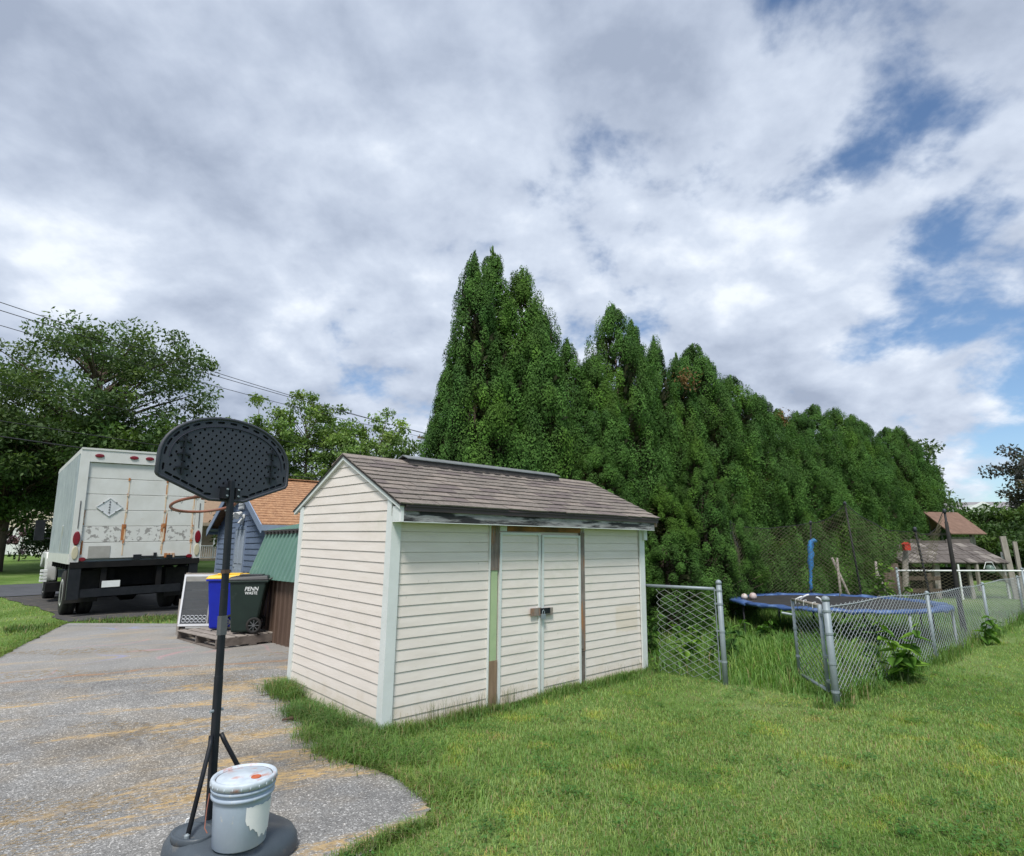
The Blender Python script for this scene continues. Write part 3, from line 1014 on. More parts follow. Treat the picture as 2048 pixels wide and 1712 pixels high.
    for q, (a, b, zb, zt) in enumerate(((1.312, 1.925, -0.045, 1.782), (1.95, 2.612, -0.06, 1.762))):
        d = MB().box(a + 0.004, b - 0.004, -0.004, 0.0115, zb + 0.004, zt - 0.004).build('door', 'vinyl', t)
        fr = MB()
        fr.box(a, a + 0.028, -0.026, -0.0045, zb, zt)
        fr.box(b - 0.028, b, -0.026, -0.0045, zb, zt)
        fr.box(a + 0.0285, b - 0.0285, -0.026, -0.0045, zt - 0.026, zt)
        fr.build('door_frame', 'white_trim', d)
        for i in range(-1, 19):
            z = z0 + i * E + (0.0 if q == 0 else -0.012)
            h = E + 0.004
            if z < zb:
                h = z + h - zb
                z = zb
            if z + h > zt - 0.03:
                h = zt - 0.03 - z
            if h < 0.02:
                continue
            lap(a + 0.029, b - 0.029, z, h, -0.0045, 0.008).build('siding_board', 'vinyl', d)
        if q == 0:
            m = MB().box(1.765, 1.924, -0.036, -0.0265, 0.882, 0.965)
            m.build('latch_board', 'weathered_wood', d)
        else:
            MB().box(1.975, 2.115, -0.036, -0.0265, 0.875, 0.955).build('latch_board', 'pallet_wood', d)
            MB().box(1.91, 2.06, -0.046, -0.0365, 0.90, 0.958).build('hasp', 'black_metal', d)
            m = MB()
            m.box(1.912, 1.972, -0.062, -0.0465, 0.845, 0.895)
            m.tube([(1.926, -0.054, 0.893), (1.926, -0.054, 0.925), (1.942, -0.054, 0.94), (1.958, -0.054, 0.925), (1.958, -0.054, 0.893)], 0.005, 6)
            m.build('padlock', 'galvanised', d)
    return t


build_shed()

# ------------------------------------------------------------------ basketball hoop and pail


def build_hoop():
    t = thing('basketball_hoop', 'portable basketball hoop with fan shaped grey backboard seen from behind', 'hoop', (-1.665, 3.53, 0.015), R(58.7))
    # base tank: rounded outline swept up with a soft shoulder
    prof = [(1.00, 0.0), (1.02, 0.03), (1.0, 0.07), (0.93, 0.105), (0.82, 0.125), (0.55, 0.135), (0.0, 0.132)]
    n = 48
    vs, fs = [], []
    for (s, z) in prof:
        for k in range(n):
            a = 2 * math.pi * k / n
            ca, sa = math.cos(a), math.sin(a)
            x = 0.27 * math.copysign(abs(ca) ** 0.62, ca) * s * (1.0 - 0.10 * sa)
            y = 0.315 * math.copysign(abs(sa) ** 0.62, sa) * s - 0.185
            zz = z + (0.012 * math.sin(3 * a) if 0.3 < s < 0.9 else 0)
            vs.append((x, y, zz))
    for i in range(len(prof) - 1):
        for k in range(n):
            fs.append((i * n + k, i * n + (k + 1) % n, (i + 1) * n + (k + 1) % n, (i + 1) * n + k))
    m = MB()
    m.add(vs, fs)
    for sx in (-1, 1):
        m.lathe([(0.10, 0.10), (0.105, 0.138), (0.095, 0.146), (0.085, 0.134)], 20, (0.155 * sx, -0.10, 0), 0.9, 1.2)
    m.build('base', 'base_plastic', t, smooth=True)
    # pole sections
    top = Vector((0.014, 0.13, 2.0))
    bot = Vector((0, 0, 0.10))
    d = top - bot
    p1, p2 = bot + d * 0.40, bot + d * 0.655
    pole = bevel(MB().bar(bot, p1, 0.039, 0.039, (0, 1, 0)).build('pole', 'black_metal', t), 0.008)
    bevel(MB().bar(p1 - d * 0.01, p2, 0.0365, 0.0365, (0, 1, 0)).build('pole_section', 'black_metal', pole), 0.008)
    bevel(MB().bar(p2 - d * 0.01, top, 0.035, 0.035, (0, 1, 0)).build('pole_section', 'black_metal', pole), 0.008)
    MB().bar(bot + d * 0.515, bot + d * 0.572, 0.0395, 0.0395, (0, 1, 0)).build('decal', 'decal_grey', pole)
    MB().bar(bot + d * 0.70, bot + d * 0.712, 0.0385, 0.0385, (0, 1, 0)).build('collar_ring', 'twig', pole)
    m = MB()
    m.tube([p1 * 0.75 + bot * 0.25 + Vector((-0.04, 0, 0)), p1 * 0.75 + bot * 0.25 + Vector((0.04, 0, 0))], 0.008, 8)
    m.build('bolt', 'galvanised', pole)
    for sx in (-1, 1):
        a = bot + d * 0.235 + Vector((0.03 * sx, -0.01, 0))
        b = Vector((0.215 * sx, -0.15, 0.125))
        m = MB()
        m.tube([a, a + Vector((0.012 * sx, -0.02, -0.04)), b], 0.0125, 8)
        m.build('strut', 'black_metal', t, smooth=True)
        MB().lathe([(0.013, 0.0), (0.013, 0.018), (0.006, 0.024)], 10, (b.x, b.y, 0.138)).build('bolt', 'galvanised', t)
    # backboard
    cx, yb = 0.014, 0.165
    out = []
    hw = 0.435
    zs0, zs1, ztop, zbot = 2.0, 2.105, 2.39, 1.875
    for k in range(33):
        a = math.pi * k / 32
        out.append((cx + hw * math.cos(a), zs1 + (ztop - zs1) * math.sin(a) ** 0.92))
    out += [(cx - hw, zs0 + 0.008), (cx - hw + 0.012, zs0 - 0.008), (cx - 0.13, zbot + 0.006), (cx - 0.11, zbot), (cx + 0.11, zbot), (cx + 0.13, zbot + 0.006), (cx + hw - 0.012, zs0 - 0.008), (cx + hw, zs0 + 0.008)]

    def inside(x, z, margin):
        ax = abs(x - cx)
        if ax > hw - margin:
            return False
        if z > zs1:
            q = (ax / (hw - margin)) ** 2 + ((z - zs1) / (ztop - zs1 - margin)) ** 2
            if q > 1:
                return False
        low = zbot if ax < 0.12 else zbot + (ax - 0.12) / (hw - 0.12) * (zs0 - zbot)
        return z > low + margin
    bm = bmesh.new()

    def loop(pts):
        vs = [bm.verts.new((p[0], 0, p[1])) for p in pts]
        for i in range(len(vs)):
            bm.edges.new((vs[i], vs[(i + 1) % len(vs)]))
    loop(out)
    crosses = [(-0.30, 2.205), (-0.30, 2.125), (-0.30, 2.045), (0.30, 2.205), (0.30, 2.125), (0.30, 2.045)]
    row = 0
    z = 1.90
    while z < 2.38:
        x = -0.42 + (0.026 if row % 2 else 0)
        while x < 0.43:
            if inside(cx + x, z, 0.062) and not any(abs(x - q[0]) < 0.034 and abs(z - q[1]) < 0.036 for q in crosses) and not (abs(x) < 0.055 and z < 1.96):
                loop([(cx + x + 0.0075 * math.cos(a * math.pi / 4), z + 0.0085 * math.sin(a * math.pi / 4)) for a in range(8)])
            x += 0.052
        z += 0.0265
        row += 1
    # slots round the rim
    def slot(x, z, ang, ln=0.017, wd=0.0075):
        pts = []
        for k in range(12):
            a = 2 * math.pi * k / 12
            px, pz = wd * math.cos(a), wd * math.sin(a)
            px += ln if math.cos(a) > 0.01 else (-ln if math.cos(a) < -0.01 else 0)
            pts.append((x + px * math.cos(ang) - pz * math.sin(ang), z + px * math.sin(ang) + pz * math.cos(ang)))
        loop(pts)
    for k in range(15):
        a = math.pi * (k + 0.5) / 15
        rx, rz = hw - 0.028, ztop - zs1 - 0.026
        x, zz = cx + rx * math.cos(a), zs1 + rz * math.sin(a) ** 0.92
        tang = math.atan2(rz * math.cos(a), -rx * math.sin(a))
        slot(x, zz, tang)
    for sx in (-1, 1):
        slot(cx + sx * (hw - 0.028), 2.045, math.pi / 2, 0.014)
        for q in range(6):
            f = (q + 0.55) / 6
            x = cx + sx * (0.10 + f * (hw - 0.14))
            zz = zbot + 0.027 + max(0, (abs(x - cx) - 0.115)) / (hw - 0.12) * (zs0 - zbot)
            slot(x, zz, sx * (0.0 if q == 0 else math.atan2(zs0 - zbot, hw - 0.12)))
    bmesh.ops.triangle_fill(bm, use_beauty=True, use_dissolve=False, edges=bm.edges[:])
    ret = bmesh.ops.extrude_face_region(bm, geom=bm.faces[:])
    vv = [g for g in ret['geom'] if isinstance(g, bmesh.types.BMVert)]
    bmesh.ops.translate(bm, vec=(0, 0.018, 0), verts=vv)
    bmesh.ops.translate(bm, vec=(0, yb, 0), verts=bm.verts[:])
    bmesh.ops.recalc_face_normals(bm, faces=bm.faces[:])
    me = bpy.data.meshes.new('backboard')
    bm.to_mesh(me)
    bm.free()
    me.materials.append(MATS['grey_plastic'])
    board = place(me, 'backboard', t)
    MB().prism(out, 'y', yb + 0.0185, yb + 0.034).build('front_sheet', 'dark_recess', board)  # sheet coloured near-black so the holes read as shaded recesses
    # raised edge bead and inner arch rib
    m = MB()
    m.tube([(p[0], yb + 0.004, p[1]) for p in out], 0.011, 6, close=True)
    m.build('edge_bead', 'grey_plastic', board, smooth=True)
    m = MB()
    m.tube([(cx + (hw - 0.055) * math.cos(math.pi * k / 30), yb - 0.001, zs1 + (ztop - zs1 - 0.052) * math.sin(math.pi * k / 30) ** 0.92) for k in range(31)], 0.0035, 6)
    m.build('arch_rib', 'dark_recess', board)
    for (x, z) in crosses:
        m = MB()
        m.bar((cx + x, yb - 0.004, z - 0.036), (cx + x, yb - 0.004, z + 0.036), 0.012, 0.014, (0, 1, 0))
        m.bar((cx + x - 0.038, yb - 0.004, z), (cx + x - 0.0065, yb - 0.004, z + 0.009), 0.014, 0.011)
        m.bar((cx + x + 0.0065, yb - 0.004, z + 0.009), (cx + x + 0.038, yb - 0.004, z), 0.014, 0.011)
        m.build('cross_rib', 'black_metal', board)
    # mounting bracket
    m = MB()
    for sx in (-1, 1):
        m.box(cx + sx * 0.038 - 0.012, cx + sx * 0.038 + 0.012, 0.105, yb - 0.001, 1.885, 1.955)
    m.build('bracket', 'black_metal', board)
    for sx in (-1, 1):
        for z in (1.90, 1.94):
            MB().lathe([(0.006, -0.008), (0.006, 0.0)], 8, (cx + sx * 0.038, 0.105, z), axis='y').build('bolt', 'galvanised', board)
    # rim
    rc, rz, rr = Vector((cx, 0.40, 1.905)), 1.905, 0.19
    m = MB()
    m.tube([(rc.x + rr * math.cos(2 * math.pi * k / 40), rc.y + rr * math.sin(2 * math.pi * k / 40), rz) for k in range(40)], 0.0095, 8, close=True)
    rim = m.build('rim', 'rim_orange', t, smooth=True)
    # the rim has bent: it droops away from the board
    rim.matrix_local = Matrix.Translation((0, yb + 0.04, 1.89)) @ Matrix.Rotation(R(-13), 4, 'X') @ Matrix.Translation((0, -yb - 0.04, -1.89))
    m = MB()
    m.box(cx - 0.06, cx + 0.06, yb + 0.035, yb + 0.043, 1.87, 1.96)
    m.box(cx - 0.045, cx + 0.045, yb + 0.0435, 0.225, 1.901, 1.909)
    for sx in (-1, 1):
        m.tube([(cx + sx * 0.04, yb + 0.04, 1.88), (cx + sx * 0.10, 0.27, 1.898)], 0.006, 6)
    m.build('rim_bracket', 'rim_orange', rim)
    m = MB()
    for k in range(12):
        a = 2 * math.pi * (k + 0.5) / 12
        p = Vector((rc.x + rr * math.cos(a), rc.y + rr * math.sin(a), rz - 0.008))
        m.tube([p, p + Vector((0.008 * math.cos(a + 1.57), 0.008 * math.sin(a + 1.57), -0.014)), p + Vector((0.016 * math.cos(a + 1.57), 0.016 * math.sin(a + 1.57), -0.003))], 0.002, 5)
    m.build('net_hook', 'galvanised', rim)


build_hoop()


def build_pail():
    t = thing('plastic_pail', 'pale blue plastic pail with lid and torn white label on hoop base', 'bucket', (-1.385, 3.275, 0.140), R(20))
    t.scale = (0.94, 0.94, 0.97)
    m = MB()
    m.lathe([(0.0, 0.0), (0.128, 0.0), (0.134, 0.006), (0.146, 0.215), (0.147, 0.228), (0.160, 0.232), (0.161, 0.246), (0.150, 0.249), (0.151, 0.262), (0.163, 0.265), (0.164, 0.278), (0.153, 0.281), (0.153, 0.30), (0.148, 0.305), (0.0, 0.303)], 40)
    body = m.build('pail_body', 'pail', t, smooth=True)
    m = MB()
    m.lathe([(0.155, 0.286), (0.167, 0.287), (0.169, 0.314), (0.164, 0.322), (0.157, 0.323), (0.149, 0.321), (0.146, 0.309), (0.141, 0.309), (0.138, 0.3135), (0.0, 0.3135)], 40)
    for k in range(24):
        a = 2 * math.pi * k / 24
        m.bar((0.1685 * math.cos(a), 0.1685 * math.sin(a), 0.289), (0.1685 * math.cos(a), 0.1685 * math.sin(a), 0.305), 0.003, 0.004, (math.cos(a), math.sin(a), 0))
    lid = m.build('lid', 'pail_lid', t, smooth=True)
    MB().tube([(0.1435 * math.cos(k * math.pi / 20), 0.1435 * math.sin(k * math.pi / 20), 0.3105) for k in range(40)], 0.0026, 5, close=True).build('groove_shade', 'dark_mark', lid)  # dark ring laid in the groove paints its shade
    MB().lathe([(0.026, 0.314), (0.026, 0.318), (0.020, 0.319), (0.018, 0.3165), (0.0, 0.3165)], 20, (0.062, -0.045, 0)).build('spout_cap', 'rust_cap', lid)
    # torn label: a curved patch with a ragged lower edge
    vs, fs = [], []
    n = 18
    a0 = math.radians(-78)
    rag = [random.uniform(-0.012, 0.012) for _ in range(n + 1)]
    for i in range(n + 1):
        f = i / n
        a = a0 + f * 1.25
        zt = 0.205 - 0.004 * f + rag[i] * 0.3
        lower = 0.135 - 0.085 * math.sin(min(1, f * 1.35) * math.pi * 0.55) + rag[i]
        for z in (zt, lower):
            r = 0.1348 + (z - 0.006) / 0.209 * 0.012 + 0.0022
            vs.append((r * math.cos(a), r * math.sin(a), z))
    fs = [(2 * i, 2 * i + 1, 2 * i + 3, 2 * i + 2) for i in range(n)]
    MB().add(vs, fs).build('torn_label', 'paper', body)
    # wire handle hanging at one side
    m = MB()
    m.tube([(-0.165, -0.02, 0.255), (-0.168, -0.05, 0.19), (-0.165, -0.09, 0.12), (-0.15, -0.10, 0.10)], 0.0028, 6)
    m.build('wire_handle', 'rim_orange', t)
    o = MB()
    o.hexa([(0, 0, 0), (0.035, 0.004, 0), (0.03, 0.03, 0), (0.004, 0.034, 0), (0.006, 0.004, 0.03), (0.028, 0.008, 0.038), (0.024, 0.022, 0.03), (0.008, 0.026, 0.024)])
    c = o.build('stone', 'print_white')
    c.location = (-1.785, 3.50, 0.115)
    c.rotation_euler = (0.2, 0.1, 0.6)
    tag(c, 'small chunky white stone lying on the edge of the hoop base', 'stone')


build_pail()

# ------------------------------------------------------------------ truck


def wheel(parent, x, y, r, w, outer):
    m = MB()
    m.lathe([(r * 0.62, -w / 2), (r * 0.9, -w / 2), (r * 0.98, -w * 0.42), (r, -w * 0.3), (r, -w * 0.05), (r * 0.98, 0), (r, w * 0.05), (r, w * 0.3), (r * 0.98, w * 0.42), (r * 0.9, w / 2), (r * 0.62, w / 2)], 32, (x, y, r), axis='x')
    ty = m.build('wheel', 'black_rubber', parent, smooth=True)
    m = MB()
    s = -1 if x < 0 else 1
    o = x + s * (w / 2 if outer else 0)
    m.lathe([(r * 0.61, o - s * 0.02), (r * 0.60, o + s * 0.003), (r * 0.50, o + s * 0.0), (r * 0.42, o - s * 0.08), (r * 0.22, o - s * 0.085), (r * 0.2, o - s * 0.02), (0.0, o - s * 0.018)], 24, (0, y, r), axis='x')
    m.build('rim', 'truck_white', ty, smooth=True)


def build_truck():
    t = thing('box_truck', 'white box truck with rust streaked roll up rear door, parked on the pad', 'truck', (-8.63, 13.65, 0.13), rot=(0, R(-1.6), R(42.3)))
    t.scale = (1.06, 1, 1)
    W, Lb, zb, zt = 1.22, 5.0, 1.17, 3.70
    # cargo box shell: floor, sides, roof, front
    m = MB()
    m.box(-W + 0.01, W - 0.01, 0.15, Lb - 0.02, zb, zb + 0.12)
    m.box(-W + 0.006, -W + 0.05, 0.101, Lb - 0.05, zb + 0.121, zt - 0.06)
    m.box(W - 0.05, W - 0.006, 0.101, Lb - 0.05, zb + 0.121, zt - 0.06)
    m.box(-W + 0.05, W - 0.05, Lb - 0.06, Lb - 0.01, zb + 0.121, zt - 0.06)
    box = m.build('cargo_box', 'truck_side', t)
    MB().box(-W, W, 0.10, Lb, zt - 0.059, zt).build('box_roof', 'truck_white', box)
    # side panels with rivet seams (each panel proud of the shell)
    for s in (-1, 1):
        n = 10
        for i in range(n):
            y0 = 0.11 + i * (Lb - 0.16) / n
            y1 = y0 + (Lb - 0.16) / n - 0.025
            xa, xb = (s * (W - 0.005), s * (W + 0.006))
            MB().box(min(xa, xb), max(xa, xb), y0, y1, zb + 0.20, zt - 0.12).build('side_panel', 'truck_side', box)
        for i in range(1, 20):
            y0 = 0.1 + i * (Lb - 0.16) / 20
            MB().box(min(s * (W + 0.0065), s * (W + 0.022)), max(s * (W + 0.0065), s * (W + 0.022)), y0, y0 + 0.03, zb + 0.20, zt - 0.12).build('side_rib', 'truck_rib', box)
        MB().box(min(s * (W - 0.005), s * (W + 0.014)), max(s * (W - 0.005), s * (W + 0.014)), 0.10, Lb, zb - 0.02, zb + 0.199).build('side_rail', 'truck_white', box)
        MB().box(min(s * (W - 0.005), s * (W + 0.012)), max(s * (W - 0.005), s * (W + 0.012)), 0.10, Lb, zt - 0.119, zt - 0.06).build('top_rail', 'truck_white', box)
    MB().bar((-W - 0.02, 1.9, zb + 0.25), (-W - 0.02, 1.75, zb + 0.85), 0.03, 0.03).build('grab_bar', 'truck_white', box)
    # rear frame
    for s in (-1, 1):
        a, b = s * W, s * (W - 0.16)
        p = MB().box(min(a, b), max(a, b), -0.02, 0.0995, zb - 0.02, zt).build('rear_post', 'truck_white', t)
        cx = s * (W - 0.085)
        MB().lathe([(0.0, -0.05), (0.085, -0.048), (0.10, -0.035), (0.10, -0.0205)], 20, (cx, 0, zb + 0.53), 1.55, 0.62, axis='y').build('tail_light', 'red_lens', p)
        MB().lathe([(0.0, -0.045), (0.085, -0.043), (0.10, -0.033), (0.10, -0.0205)], 20, (cx, 0, zb + 0.22), 1.5, 0.55, axis='y').build('reverse_light', 'clear_lens', p)
        MB().box(cx - 0.008, cx + 0.008, -0.032, -0.0205, zb + 0.75, zb + 1.35).build('pillar_seam', 'dark_mark', p)
    head = MB().box(-W + 0.161, W - 0.161, -0.02, 0.0995, zt - 0.30, zt - 0.001).build('header', 'truck_white', t)
    MB().box(-W, W, -0.035, -0.0205, zt - 0.03, zt + 0.012).build('header_rail', 'truck_white', head)
    for x in (-0.90, -0.27, 0.03, 0.33, 0.92):
        MB().lathe([(0.0, -0.05), (0.040, -0.046), (0.048, -0.03), (0.048, -0.0205)], 16, (x, 0, zt - 0.155), 0.9, 1.75, axis='y').build('marker_light', 'red_lens', head)
    # roll-up door of six panels
    dw = W - 0.164
    z0, z1 = zb + 0.075, zt - 0.305
    ph = (z1 - z0) / 6
    for i in range(6):
        za = z0 + i * ph
        bevel(MB().box(-dw, dw, 0.03, 0.06, za + 0.004, za + ph - 0.004).build('door_panel', 'truck_scuffed' if i == 1 else 'truck_white', t), 0.006, 1)
    for (x, w) in ((-0.31, 0.034), (0.43, 0.038), (1.015, 0.034)):
        for i in range(6):
            za = z0 + i * ph
            if i == 5:
                continue
            MB().box(x - w * 0.28 + 0.01 * math.sin(i * 2.1), x + w * 0.28 + 0.01 * math.sin(i * 2.1), 0.023, 0.0295, za + 0.06, za + ph - 0.05).build('hinge_strip', 'rust_bleed', t)
            MB().box(x - w * 0.5, x + w * 0.5, 0.012, 0.0295, za + ph - 0.035, za + ph + 0.035).build('hinge', 'rust', t)
    for (x, za, w, h) in ((-0.325, z0 + 0.40, 0.08, 0.36), (0.428, z0 + 0.36, 0.10, 0.42), (0.47, z0 + 0.55, 0.03, 0.55), (-0.30, z0 + 0.9, 0.02, 0.4), (1.0, z0 + 0.3, 0.035, 0.9), (0.43, z0 + 1.2, 0.028, 0.5), (-1.03, z0 + 0.1, 0.03, 0.3), (-1.045, z0 + 0.75, 0.03, 0.32), (0.42, z0 + 0.16, 0.05, 0.14)):
        MB().box(x - w / 2, x + w / 2, 0.0245, 0.0296, za, za + h).build('rust_patch', 'rust', t)
    # placard holder, plates, latch
    px, pz, q = -0.62, zb + 1.22, 0.235
    m = MB()
    m.prism([(px - q, pz), (px, pz - q * 0.86), (px + q, pz), (px, pz + q * 0.86)], 'y', 0.020, 0.0285)
    pl = m.build('placard_holder', 'placard', t)
    m = MB()
    pts = [(px - q, pz), (px, pz - q * 0.86), (px + q, pz), (px, pz + q * 0.86)]
    for a, b in zip(pts, pts[1:] + pts[:1]):
        m.bar((a[0], 0.016, a[1]), (b[0], 0.016, b[1]), 0.012, 0.014, (0, 1, 0))
    m.build('placard_rim', 'placard', pl)
    m = MB()
    for a, b in zip(pts, pts[1:] + pts[:1]):
        c = ((a[0] + b[0]) / 2, (a[1] + b[1]) / 2)
        m.box(c[0] - 0.013, c[0] + 0.013, 0.006, 0.0085, c[1] - 0.013, c[1] + 0.013)
    for k in range(5):
        m.box(px - 0.016, px + 0.016, 0.012, 0.0195, pz + 0.12 - k * 0.06 - 0.006, pz + 0.12 - k * 0.06 + 0.006)
        m.box(px - 0.006, px + 0.006, 0.011, 0.0118, pz + 0.12 - k * 0.06 - 0.022, pz + 0.12 - k * 0.06 + 0.022)
    m.build('placard_marks', 'dark_mark', pl)
    MB().box(-0.91, -0.53, 0.018, 0.0285, z0 + 0.02, z0 + 0.28).build('patch_plate', 'plate_grey', t)
    m = MB()
    m.box(-0.10, 0.05, -0.01, 0.0285, z0 - 0.03, z0 + 0.07)
    m.box(0.05, 0.28, 0.005, 0.0285, z0 + 0.0, z0 + 0.035)
    m.box(0.28, 0.34, -0.01, 0.0285, z0 - 0.03, z0 + 0.10)
    m.build('door_latch', 'black_metal', t)
    MB().box(0.49, 0.69, 0.0, 0.0285, z0 - 0.02, z0 + 0.08).build('pull_strap', 'rust', t)
    MB().box(0.53, 0.65, -0.012, -0.0005, z0 - 0.03, z0 + 0.04).build('pull_handle', 'black_metal', t)
    for x in (-1.0, 0.99):
        MB().lathe([(0.0, -0.03), (0.04, -0.03), (0.045, 0.0)], 14, (x, 0, z0 + 0.0), 1, 1.4, axis='y').build('marker_light', 'red_lens', t)
    # sill, underbody
    MB().box(-W + 0.02, W - 0.02, -0.06, 0.145, zb - 0.11, zb + 0.018).build('rear_sill', 'black_frame', t)
    m = MB()
    for s in (-1, 1):
        m.box(s * 0.43 - 0.05, s * 0.43 + 0.05, 0.2, 7.3, 0.78, 1.02)
    for y in np.arange(0.5, 4.8, 0.55):
        m.box(-W + 0.05, W - 0.05, y, y + 0.07, zb - 0.16, zb - 0.005)
    m.build('chassis', 'black_frame', t)
    m = MB()
    m.box(-0.55, 0.55, 1.5, 2.4, 0.55, 0.80)
    m.lathe([(0.16, -0.8), (0.16, 0.8)], 16, (0, 0.98, 0.50), axis='x')
    m.lathe([(0.12, -0.22), (0.26, -0.12), (0.26, 0.12), (0.12, 0.22)], 16, (0, 0.98, 0.50), axis='x')
    m.box(-0.32, -0.22, 0.6, 2.2, 0.58, 0.66)
    m.box(0.22, 0.32, 0.6, 2.2, 0.58, 0.66)
    m.build('axle', 'black_frame', t)
    MB().box(-1.05, 0.86, -0.02, 0.07, 0.43, 0.60).build('bumper_bar', 'black_metal', t)
    for x in (-0.6, 0.42):
        MB().box(x - 0.05, x + 0.05, 0.0, 0.06, 0.601, zb - 0.112).build('bumper_leg', 'black_frame', t)
    MB().box(-W + 0.02, -W + 0.22, -0.05, 0.12, 0.40, zb - 0.112).build('bumper_step', 'black_metal', t)
    MB().box(W - 0.22, W - 0.04, -0.05, 0.12, 0.72, zb - 0.112).build('bumper_step', 'black_metal', t)
    MB().box(-0.95, 0.72, 0.42, 0.46, 0.62, zb - 0.17).build('splash_panel', 'black_frame', t)
    for s in (-1, 1):
        MB().box(min(s * 0.62, s * 1.20), max(s * 0.62, s * 1.20), 0.38, 0.395, 0.30, 0.98).build('mud_flap', 'black_rubber', t)
        wheel(t, s * 1.08, 0.98, 0.50, 0.24, True)
        wheel(t, s * 0.785, 0.98, 0.50, 0.24, False)
        wheel(t, s * 1.02, 6.5, 0.48, 0.26, True)
    MB().box(-0.62, -0.30, -0.034, -0.0205, 0.62, 0.76).build('number_plate', 'print_white', t)
    # cab
    m = MB()
    m.prism([(6.15, 0.95), (7.1, 0.95), (7.1, 1.05), (8.0, 1.05), (8.0, 0.95), (8.75, 0.85), (8.85, 1.25), (8.70, 1.62), (7.75, 1.78), (7.25, 2.55), (6.95, 2.68), (6.15, 2.68)], 'x', -1.02, 1.02)
    cab = bevel(m.build('cab', 'truck_white', t), 0.06, 3)
    cab.location = (0, -1.0, 0)
    for s in (-1, 1):
        m = MB()
        m.prism([(6.35, 1.80), (7.55, 1.80), (7.15, 2.45), (6.35, 2.45)], 'x', min(s * 1.021, s * 1.03), max(s * 1.021, s * 1.03))
        m.build('side_window', 'glass_dark', cab)
        m = MB()
        m.prism([(6.85, 0.55), (6.95, 1.0), (7.2, 1.18), (7.8, 1.18), (8.1, 1.0), (8.6, 0.9), (8.6, 1.3), (8.1, 1.38), (6.8, 1.38), (6.65, 1.2), (6.7, 0.55)], 'x', min(s * 0.95, s * 1.22), max(s * 0.95, s * 1.22))
        bevel(m.build('fender', 'truck_white', cab), 0.04, 2)
        m = MB()
        for k in range(4):
            m.box(min(s * 1.18, s * 1.32), max(s * 1.18, s * 1.32), 6.3, 6.6, 0.56 + 0.09 * k, 0.62 + 0.09 * k)
        m.build('step', 'print_white', cab)
        MB().box(min(s * 0.8, s * 1.22), max(s * 0.8, s * 1.22), 5.9, 6.62, 0.30, 0.54).build('fuel_tank', 'black_frame', cab)
        m = MB()
        m.tube([(s * 1.02, 7.5, 1.75), (s * 1.38, 7.55, 1.8)], 0.015, 6)
        m.tube([(s * 1.02, 7.3, 2.4), (s * 1.38, 7.5, 2.25)], 0.015, 6)
        m.box(min(s * 1.28, s * 1.50), max(s * 1.28, s * 1.50), 7.45, 7.56, 1.72, 2.32)
        m.build('side_mirror', 'black_metal', cab)
    m = MB()
    m.hexa([(-0.92, 7.80, 1.80), (0.92, 7.80, 1.80), (0.92, 7.78, 1.79), (-0.92, 7.78, 1.79), (-0.86, 7.33, 2.50), (0.86, 7.33, 2.50), (0.86, 7.31, 2.49), (-0.86, 7.31, 2.49)])
    m.build('windscreen', 'glass_dark', cab)
    MB().box(-1.1, 1.1, 8.86, 9.0, 0.55, 0.80).build('front_bumper', 'galvanised', cab)


build_truck()

# ------------------------------------------------------------------ blue garage, green barn, bins


